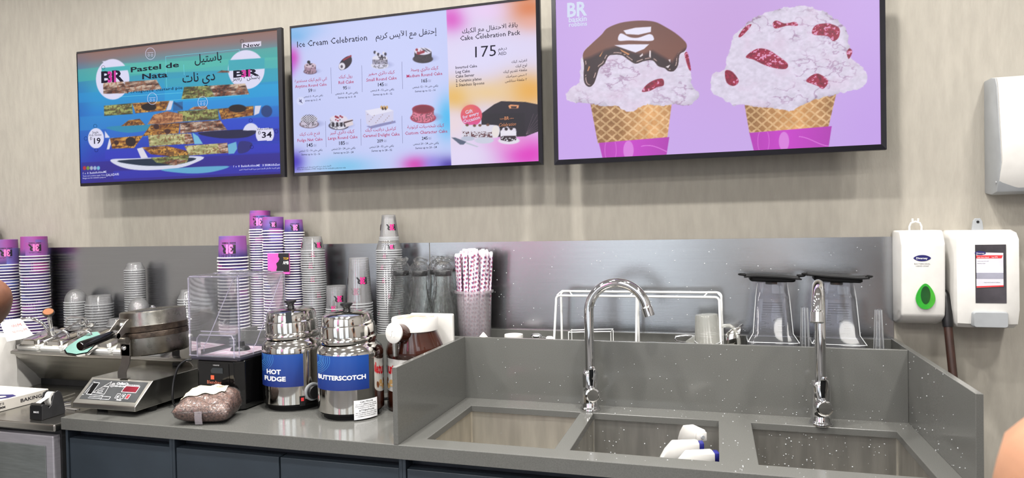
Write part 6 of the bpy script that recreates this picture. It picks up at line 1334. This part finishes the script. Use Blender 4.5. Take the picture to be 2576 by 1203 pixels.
# tape dispenser
td = thing('tape_dispenser', 'black desk tape dispenser with a roll of white tape', 'tape dispenser', (-1.968, 1.562, ZF), .06); td.scale = (1.05, .7, 1.1)
tw = .021
prof = [(-.052, 0.0005), (.062, 0.0005), (.064, .012), (.052, .05), (.044, .064), (.03, .07), (.012, .066), (.006, .054), (-.002, .036), (-.016, .028), (-.026, .04), (-.046, .043), (-.05, .04)]
for s in (-1, 1): MB().prism(prof, s * tw - (.004 if s > 0 else 0), s * tw + (0 if s > 0 else .004), 'x').build('side_cheek', M['dark_grey'], td, smooth=0, bevel=.001)
core = [(-.052, .0008), (.062, .0008), (.063, .012), (.05, .024), (-.02, .024), (-.026, .038), (-.046, .042), (-.05, .04)]
MB().prism(core, -tw + .0042, tw - .0042, 'x').build('body', M['black'], td, smooth=0, bevel=.001)
Mx = Matrix.Translation((0, .022, .047)) @ Matrix.Rotation(PI / 2, 4, 'Y'); rl = MB().lathe([(.012, -.0095), (.0205, -.0095), (.0205, .0095), (.012, .0095), (.012, -.0095)], 28, M=Mx).build('tape_roll', pm('tape_white', (236, 234, 230), .4, var=.02), td, smooth=40)
MB().lathe([(.0118, -.012), (.0118, .012), (.0001, .012)], 20, M=Mx).build('hub', M['rubber'], td, smooth=40)
MB().add([(-.009, .003, .055), (.009, .003, .055), (.009, -.044, .0445), (-.009, -.044, .0445)], [(0, 1, 2, 3)]).build('tape_end', M['white'], td, smooth=0)
MB().box(-.0165, .0165, -.051, -.045, .041, .0465).build('cutter', M['steel'], td, smooth=0)
MB().prism([(-.0535, .002), (-.0521, .002), (-.0505, .038), (-.0519, .038)], -.0205, .0205, 'x').build('front_plate', M['black'], td, smooth=0)
t_ = MB(); letters(t_, 'MAXI', lambda x, y: (-.007 + x, -.0538 + (y + .018) * .04, .02 + y), width=.018, cap=.0052, bold=.02); t_.build('front_words', M['white_ink'], td, smooth=0, fixn=False)
# steel skewers beside it
for i, (p0, p1) in enumerate((((150, 1002), (188, 990)), ((152, 1010), (180, 1001)), ((150, 1016), (178, 1010)), ((150, 1020), (178, 1016)), ((148, 1025), (200, 1031)), ((150, 1030), (190, 1033)))):
    a = at_z(*p0, ZF + .005); b_ = at_z(*p1, ZF + .005); b_.x = min(b_.x, -1.872)
    o = MB().rod((0, 0, 0), b_ - a, .0024, 8).build('steel_skewer', M['chrome'], loc=a)
    tag(o, '%s thin steel skewer %s the tape dispenser' % (['uppermost', 'second', 'third', 'fourth', 'fifth', 'lowest'][i], 'lying beside'), 'skewer', 'steel skewers by the tape dispenser')

# ------------------------------------------------------------------ waffle cone iron
wi = thing('waffle_iron', 'round steel waffle cone iron with black handle and sloped control panel', 'waffle iron', (-1.734, 1.70, ZC))
wx = lambda x: x + 1.734; wy = lambda y: y - 1.70
x0, x1 = wx(-1.852), wx(-1.617)
prof = [(wy(1.552), .017), (wy(1.552), .031), (wy(1.62), .093), (wy(1.86), .093), (wy(1.86), .017)]
MB().prism(prof, x0, x1, 'x').build('base', M['steel'], wi, smooth=0, bevel=.0015)
for x in (-.058, .098):
    for y in (-.1 if x < 0 else -.07, .12): MB().lathe([(.0001, .0), (.0135, .0), (.0165, .0172), (.0001, .0172)], 16, c=(x, y, 0)).build('rubber_foot', M['rubber'], wi)
sl = Vector((0, wy(1.62) - wy(1.552), .062)); sl_n = Vector((0, -sl.z, sl.y)).normalized(); LS = sl.length; sl = sl.normalized()
def pan_(s, t, h=.0006): p = Vector((x0 + s * (x1 - x0), wy(1.552), .031)) + sl * (t * LS) + sl_n * h; return tuple(p)
M['panel'] = pm('control_panel', (52, 54, 56), .35, var=.05)
cp_ = MB().add([pan_(s, t, .0005) for s, t in ((.06, .16), (.955, .16), (.945, .92), (.05, .92))], [(0, 1, 2, 3)]).build('control_panel', M['panel'], wi, smooth=0)
def pl(P, h=.001, mb=None, mat=0): mb = mb or MB(); mb.add([pan_(s, t, h) for s, t in P], [tuple(range(len(P)))], mat); return mb
def frame_(s0, s1, t0, t1, w_, mb, h=.0011):
    wt_ = w_ * (x1 - x0) / LS
    for P in (((s0, t0), (s1, t0), (s1, t0 + wt_), (s0, t0 + wt_)), ((s0, t1 - wt_), (s1, t1 - wt_), (s1, t1), (s0, t1)), ((s0, t0), (s0 + w_, t0), (s0 + w_, t1), (s0, t1)), ((s1 - w_, t0), (s1, t0), (s1, t1), (s1 - w_, t1))): pl(P, h, mb)
g = MB()
frame_(.115, .2, .34, .8, .005, g); frame_(.635, .87, .5, .75, .006, g)
for s in (.6, .68, .76): frame_(s, s + .055, .26, .44, .004, g)
def ln(a, b_, w_=.004):
    a = Vector((a[0] * (x1 - x0), a[1] * LS)); b_ = Vector((b_[0] * (x1 - x0), b_[1] * LS)); n_ = (b_ - a).normalized(); n_ = Vector((-n_.y, n_.x)) * w_ * (x1 - x0) / 2
    pl([((q.x) / (x1 - x0), q.y / LS) for q in (a + n_, b_ + n_, b_ - n_, a - n_)], .0011, g)
ln((.21, .42), (.375, .87)); ln((.375, .87), (.4, .38)); ln((.21, .42), (.4, .38)); ln((.08, .38), (.1, .75)); ln((.27, .44), (.34, .44)); ln((.27, .5), (.34, .5)); ln((.34, .44), (.34, .5)); ln((.27, .44), (.27, .5))
for k in range(3): ln((.29 + .02 * k, .53), (.3 + .02 * k, .6), .003)
ln((.19, .33), (.4, .33)); ln((.19, .27), (.38, .27)); ln((.19, .21), (.38, .21)); ln((.38, .2), (.53, .2)); ln((.38, .3), (.53, .3)); ln((.53, .2), (.53, .3)); ln((.4, .18), (.4, .32))
lt = lambda s0, t0: (lambda x, y: pan_(s0 + x / (x1 - x0), t0 + y / LS, .0013))
letters(g, 'CoBatCo', lt(.475, .77), width=.19 * (x1 - x0), cap=.0085, bold=.025, skew=.15); letters(g, '1-800-426-2282', lt(.455, .685), width=.2 * (x1 - x0), cap=.0048, bold=.01, skew=.15); letters(g, 'TIMER', lt(.645, .185), width=.085 * (x1 - x0), cap=.0045, bold=.02); letters(g, 'CAUTION', lt(.31, .655), width=.075 * (x1 - x0), cap=.003, bold=.02); letters(g, 'MINUTES SECONDS', lt(.67, .765), width=.18 * (x1 - x0), cap=.003); letters(g, 'OFF', lt(.085, .79), width=.03 * (x1 - x0), cap=.003); letters(g, 'ON', lt(.06, .3), width=.025 * (x1 - x0), cap=.003)
for s, t in ((.61, .3), (.69, .3)): pl([(s + .008, t if s < .65 else t + .09), (s + .037, t if s < .65 else t + .09), (s + .0225, t + .09 if s < .65 else t)], .0012, g)
for k in range(26): a0_, a1_ = 2 * PI * k / 26, 2 * PI * (k + 1) / 26; pl([(.43 + r_ * math.cos(a) , .74 + r_ * 2.55 * math.sin(a)) for r_, a in ((.03, a0_), (.03, a1_), (.027, a1_), (.027, a0_))], .0011, g)
for k in range(4): ln((.412, .70 + k * .028), (.448, .71 + k * .028), .003)
g.build('panel_print', M['white_ink'], cp_, smooth=0, fixn=False)
pl([(.645, .52), (.862, .52), (.862, .73), (.645, .73)], .0012).build('timer_display', pm('timer_display', (110, 26, 40), .15, coat=.5, var=.08), cp_, smooth=0)
pl([(.765, .275), (.81, .275), (.81, .425), (.765, .425)], .0012).build('red_button', pm('button_red', (150, 36, 48), .4, var=.05), cp_, smooth=0)
rk = MB(); rk.loft([[pan_(s, t, .001) for s, t in ((.128, .37), (.188, .37), (.188, .77), (.128, .77))], [pan_(s, t, .006 if t > .5 else .003) for s, t in ((.132, .4), (.184, .4), (.184, .74), (.132, .74))]]); rk.build('rocker_switch', M['gloss_black'], cp_, smooth=0)
# drum
dr_ = bpy.data.objects.new('drum', None)
DC = Vector((wx(-1.70), wy(1.715), .232)); MD = Matrix.Translation(DC) @ Matrix.Rotation(math.radians(-4.8), 4, 'Y')
MB().lathe([(.0001, -.072), (.088, -.072), (.0925, -.069), (.094, -.064), (.094, -.018), (.0001, -.018)], 64, M=MD).build('lower_shell', M['iron'], wi, smooth=35)
rs = random.Random(8); crk = [rs.uniform(.985, 1.012) for _ in range(80)]
MB().lathe([(.0935, -.0178), (.0962, -.0175), (.0966, -.003), (.0955, -.0012), (.05, -.0012)], 80, M=MD, wob=lambda a, j: 1 if j < 2 else crk[int(a / (2 * PI) * 80) % 80]).build('lower_plate', M['crust'], wi, smooth=35)
MB().lathe([(.05, .0004), (.094, .0004), (.0955, .001), (.0958, .0165), (.0962, .017), (.0962, .0185), (.0945, .019), (.0001, .019)], 64, M=MD).build('upper_plate', M['crust'], wi, smooth=35)
MB().lathe([(.0945, .0192), (.094, .021), (.0935, .056), (.0925, .061), (.089, .0635), (.03, .0675), (.0001, .068)], 64, M=MD).build('upper_shell', M['iron'], wi, smooth=35)
MB().lathe([(.009, .067), (.008, .0695), (.005, .071), (.005, .075), (.0001, .076)], 16, M=MD).build('centre_screw', M['chrome'], wi)
# clamp brackets and handle at the front
yf_ = wy(1.715 - .0965); xc = DC.x - .017; M['bracket'] = pm('bracket_steel', (160, 156, 150), .34, 1.0, var=.06, vscale=12)
for s in (-1, 1):
    MB().prism([(yf_ + .004, .268), (yf_ - .004, .276), (yf_ - .012, .272), (yf_ - .046, .238), (yf_ - .05, .228), (yf_ - .042, .222), (yf_ - .016, .236), (yf_ + .004, .236)], xc + s * .018 - .002, xc + s * .018 + .002, 'x').build('upper_bracket', M['bracket'], wi, smooth=0, bevel=.0008)
MB().box(xc - .016, xc + .016, yf_ - .003, yf_ + .002, .238, .276).build('upper_mount', M['bracket'], wi, smooth=0, bevel=.0008)
MB().rod((xc - .02, yf_ - .043, .232), (xc + .02, yf_ - .043, .232), .0085, 16).build('hinge_barrel', M['bracket'], wi)
MB().sphere((xc - .004, yf_ - .006, .258), .0085, 14, 10).build('dome_nut', M['chrome'], wi, smooth=80); MB().sphere((xc + .004, yf_ - .006, .19), .0085, 14, 10).build('dome_nut', M['chrome'], wi, smooth=80)
MB().box(xc - .014, xc + .022, yf_ - .005, yf_ + .002, .165, .214).build('lower_mount', M['bracket'], wi, smooth=0, bevel=.0008)
MB().rod((xc - .006, yf_ - .012, .214), (xc + .022, yf_ - .012, .214), .0095, 16).build('hinge_barrel', M['bracket'], wi)
h0 = Vector((wx(-1.712), wy(1.57), .237)); h1 = Vector((wx(-1.712), wy(1.462), .22)); hv = (h1 - h0).normalized()
MB().tube([h0 - hv * .05, h0 - hv * .012, h0 - hv * .011, h0 + hv * .004], [.006, .006, .0105, .0105], 16).build('handle_stem', M['bracket'], wi, smooth=40)
MB().tube([h0, h0 + hv * .003, h0 + (h1 - h0) * .5, h1 - hv * .005, h1], [.0105, .0115, .0125, .0138, .012], 22).build('handle_grip', M['gloss_black'], wi, smooth=50)
strap = [(-.0, .0945, .0, .03), (0, .1, 0, .0), ]
sp_pts = [Vector((xc - .012, yf_ + .012, .0938)), Vector((xc - .012, yf_ - .002, .096)), Vector((xc - .011, yf_ - .004, .115)), Vector((xc + .004, yf_ - .003, .145)), Vector((xc + .006, yf_ - .003, .165)), Vector((xc + .006, yf_ - .003, .2))]
MB().loft([[p + Vector((-.0155, -.002, 0)), p + Vector((.0155, -.002, 0)), p + Vector((.0155, .002, .001)), p + Vector((-.0155, .002, .001))] for p in sp_pts]).build('support_strap', M['bracket'], wi, smooth=30)
MB().box(xc - .014, xc + .014, wy(1.815), wy(1.82), .0935, .262).build('rear_support', M['black'], wi, smooth=0, bevel=.001); MB().cyl(.022, 0, .006, 18, M=Matrix.Translation((xc, wy(1.8205), .25)) @ Matrix.Rotation(-PI / 2, 4, 'X')).build('rear_pivot', M['black'], wi)

# ------------------------------------------------------------------ bag of brown sprinkles
sg = thing('sprinkle_bag', 'clear packet of brown chocolate sprinkles with a pale label', 'packet', (-1.388, 1.585, ZC), math.radians(18))
M['sprinkles'] = pm('chocolate_sprinkles', (122, 92, 80), .5, var2=(52, 36, 32), vscale=190, bump=1.0, bscale=260, coat=.25)
M['film'] = clear('packet_film', (253, 253, 253), .1, .02, .2, bump=.9, bscale=34)
def pillow(a, b_, top, bot, zs, n=22, amp=.003, sd=0.):
    V = []; F = []
    for side in (1, -1):
        for j in range(n + 1):
            for i in range(n + 1):
                u, v = i / n * 2 - 1, j / n * 2 - 1; t = max(0, (1 - abs(u) ** 3.5) * (1 - abs(v) ** 3)); pin = 1 - .06 * (1 - v * v) * abs(u)
                h = (top * t ** .27 * (1 + .5 * v - .08 * u) + amp * math.sin(9 * u + 5 * v + sd) * math.sin(7 * v - 3 * u) * min(1, 3 * t)) if side > 0 else -bot * t ** .3
                V.append((u * a * (1 - .04 * (1 - abs(v))), v * b_ * pin, zs + h + .004 * u * v))
    m = (n + 1) ** 2
    for s in range(2):
        for j in range(n):
            for i in range(n): q = s * m + j * (n + 1) + i; f = (q, q + 1, q + n + 2, q + n + 1); F.append(f if s == 0 else f[::-1])
    return MB().add(V, F)
pillow(.076, .058, .042, .0325, .0345).build('sprinkles', M['sprinkles'], sg, smooth=60)
pillow(.078, .0605, .0435, .0328, .0342, amp=.004).build('film', M['film'], sg, smooth=60)
def topz(u, v): t = max(0, (1 - abs(u) ** 3.5) * (1 - abs(v) ** 3)); return .0342 + .0435 * t ** .27 * (1 + .5 * v - .08 * u) + .004 * math.sin(9 * u + 5 * v) * math.sin(7 * v - 3 * u) * min(1, 3 * t) + .004 * u * v
V = []; F = []; nu, nv = 16, 8
for j in range(nv + 1):
    for i in range(nu + 1): u = -.9 + 1.5 * i / nu; v = (-.42 + .45 * i / nu) + (1.2 - .5 * i / nu) * j / nv; V.append((u * .0755, v * .0595, topz(u, v) + .0022))
for j in range(nv):
    for i in range(nu): q = j * (nu + 1) + i; F.append((q, q + 1, q + nu + 2, q + nu + 1))
lb = MB().add(V, F).build('paper_label', pm('packet_label', (196, 188, 168), .6, var2=(180, 168, 146), vscale=60), sg, smooth=60)
t_ = MB(); letters(t_, '15.0003 2', lambda x, y: (.012 + x, .026 + y, topz(.3, .5) + .0045), width=.024, cap=.0055, bold=.02); t_.build('label_print', M['ink'], lb, smooth=0, fixn=False)
MB().tube(spline([(-.079, -.05, .036), (-.04, -.061, .038), (0, -.0635, .037), (.04, -.061, .04), (.08, -.052, .044)], 5), .0014, 6).build('seam', M['film'], sg, smooth=60)
MB().loft([[(-.012, -.0605, .004), (.008, -.0605, .004), (.008, -.0595, .004), (-.012, -.0595, .004)], [(-.012, -.0645, .022), (.008, -.0645, .022), (.008, -.0635, .022), (-.012, -.0635, .022)], [(-.012, -.0635, .04), (.008, -.0635, .04), (.008, -.0625, .04), (-.012, -.0625, .04)]]).build('tape_strip', M['tub'], sg, smooth=40)

# ------------------------------------------------------------------ people at the frame edges
def skin(name, V, E, R, mat, parent=None, sub=2, root=0, link=True):
    me = bpy.data.meshes.new(name); me.from_pydata(V, E, []); o = bpy.data.objects.new(name, me); COL.objects.link(o)
    md = o.modifiers.new('s', 'SKIN'); md.use_smooth_shade = True
    for i, d in enumerate(me.skin_vertices[0].data): r = R[i]; d.radius = r if isinstance(r, tuple) else (r, r); d.use_root = (i == root)
    o.modifiers.new('u', 'SUBSURF').levels = sub
    dg = bpy.context.evaluated_depsgraph_get(); m2 = bpy.data.meshes.new_from_object(o.evaluated_get(dg)); bpy.data.objects.remove(o)
    m2.materials.clear(); m2.materials.append(mat); m2.shade_smooth(); o = bpy.data.objects.new(name, m2); COL.objects.link(o)
    if parent: o.parent = parent
    return o
def person(lab, base, facing, tone, shirt, sleeve, J, name='person', er=.05):
    """J: joints in world metres; the body is one skinned mesh, clothing and hair are its children"""
    b0 = Vector(base); L = {k: Vector(v) - b0 for k, v in J.items()}; V = []; E = []; R = []
    def add(p, r, frm=None): V.append(tuple(p)); R.append(r); i = len(V) - 1; (E.append((frm, i)) if frm is not None else None); return i
    pel = add(L['pelvis'], .125); wst = add(L['pelvis'].lerp(L['neck'], .4), .115, pel); ch_ = add(L['pelvis'].lerp(L['neck'], .75), (.15, .115), wst); nk = add(L['neck'], .055, ch_)
    hd0 = add(L['head'] - Vector((0, 0, .05)), .07, nk); hd1 = add(L['head'] + Vector((0, 0, .04)), .085, hd0); add(L['head'] + Vector((0, 0, .1)), .055, hd1)
    f = Vector(facing).normalized(); add(L['head'] + f * .1 + Vector((0, 0, -.01)), .014, hd0)
    for s in 'lr':
        sh_ = add(L['sho_' + s], .062, ch_); mid = add(L['sho_' + s].lerp(L['elb_' + s], .5), .05, sh_); el = add(L['elb_' + s], er, mid); fm = add(L['elb_' + s].lerp(L['wri_' + s], .35), .046, el); wr_ = add(L['wri_' + s], .028, fm)
        dv_ = (L['wri_' + s] - L['elb_' + s]).normalized(); up = Vector((0, 0, 1)); sd_ = dv_.cross(up).normalized(); pl_ = add(L['wri_' + s] + dv_ * .06, (.038, .018), wr_)
        for k, ln_ in enumerate((.07, .08, .076, .06)):
            b1 = L['wri_' + s] + dv_ * .085 + sd_ * (.03 - .02 * k); i1 = add(b1, .0095, pl_); i2 = add(b1 + dv_ * ln_ * .55 - up * .01, .0085, i1); add(b1 + dv_ * ln_ * .85 - up * .035, .0075, i2)
        t1 = add(L['wri_' + s] + dv_ * .04 + sd_ * .042, .011, pl_); add(L['wri_' + s] + dv_ * .08 + sd_ * .055 - up * .015, .009, t1)
        hp = add(L['pelvis'] + (L['kne_' + s] - L['pelvis']) * .2, .09, pel); kn = add(L['kne_' + s], .06, hp); an = add(L['ank_' + s], .042, kn); add(L['ank_' + s] + f * .13 + Vector((0, 0, -.05)), .035, an)
    o = skin(name, V, E, R, tone); o.location = b0; tag(o, lab, 'person')
    V2 = []; E2 = []; R2 = []; V, E, R = V2, E2, R2
    pel = add(L['pelvis'] + Vector((0, 0, .02)), .138); wst = add(L['pelvis'].lerp(L['neck'], .4), .13, pel); ch_ = add(L['pelvis'].lerp(L['neck'], .75), (.165, .13), wst); add(L['pelvis'].lerp(L['neck'], .93), .085, ch_)
    for s in 'lr': sh_ = add(L['sho_' + s], .074, ch_); add(L['sho_' + s].lerp(L['elb_' + s], sleeve * .6), .064, sh_); add(L['sho_' + s].lerp(L['elb_' + s], sleeve), .06, len(V) - 1)
    skin('shirt', V, E, R, shirt, o)
    V, E, R = [], [], []; pel = add(L['pelvis'], .136)
    for s in 'lr': hp = add(L['pelvis'] + (L['kne_' + s] - L['pelvis']) * .2, .102, pel); kn = add(L['kne_' + s], .073, hp); add(L['ank_' + s] + Vector((0, 0, .02)), .06, kn)
    skin('trousers', V, E, R, M['trousers'], o)
    for s in 'lr':
        a = L['ank_' + s]; V, E, R = [], [], []; q = add(a - f * .04 + Vector((0, 0, -.045)), .042); q = add(a + f * .06 + Vector((0, 0, -.05)), .042, q); add(a + f * .16 + Vector((0, 0, -.055)), .036, q); skin('shoe', V, E, R, M['black'], o)
    h = MB().sphere(L['head'] + Vector((0, 0, .045)) - f * .018, .105, 24, 14, sc=(.92, 1.0, 1.02)).build('hair', M['hair'], o, smooth=80)
    sd_ = Vector((-f.y, f.x, 0)); eyes = MB()
    for k in (-1, 1): eyes.sphere(L['head'] + f * .083 + sd_ * .03 * k + Vector((0, 0, .012)), .011, 10, 8)
    eyes.build('eyes', M['ink'], o, smooth=80)
    return o
ex_ = at_y(27, 748, 1.30); ctr = Vector((ex_.x - .043, 1.30, ex_.z))
person('person in pale short sleeves, only a bent brown elbow showing by the paper cups', (-2.2, 1.18, 0), (.2, 1, 0), M['skin_dark'], M['shirt'], .8,
       dict(pelvis=(-2.25, 1.1, .95), neck=(-2.23, 1.16, 1.47), head=(-2.22, 1.19, 1.61), sho_r=(-2.05, 1.15, 1.4), elb_r=tuple(ctr), wri_r=(-2.16, 1.47, 1.12), sho_l=(-2.42, 1.2, 1.4), elb_l=(-2.48, 1.3, 1.14), wri_l=(-2.36, 1.5, 1.06),
            kne_l=(-2.34, 1.14, .52), kne_r=(-2.16, 1.14, .52), ank_l=(-2.35, 1.1, .09), ank_r=(-2.15, 1.1, .09)))
person('person standing beside the camera, only a blurred bare tan elbow showing in the corner', (.78, .4, 0), (-.3, 1, 0), M['skin_light'], M['shirt_dark'], .5,
       dict(pelvis=(.8, .36, .93), neck=(.76, .4, 1.45), head=(.75, .42, 1.59), sho_l=(.56, .42, 1.37), elb_l=(.204, .53, 1.262), wri_l=(.36, .62, 1.04), sho_r=(.95, .36, 1.37), elb_r=(1.06, .4, 1.1), wri_r=(.98, .56, .96),
            kne_l=(.71, .4, .5), kne_r=(.88, .4, .5), ank_l=(.7, .36, .09), ank_r=(.89, .36, .09)), er=.062)
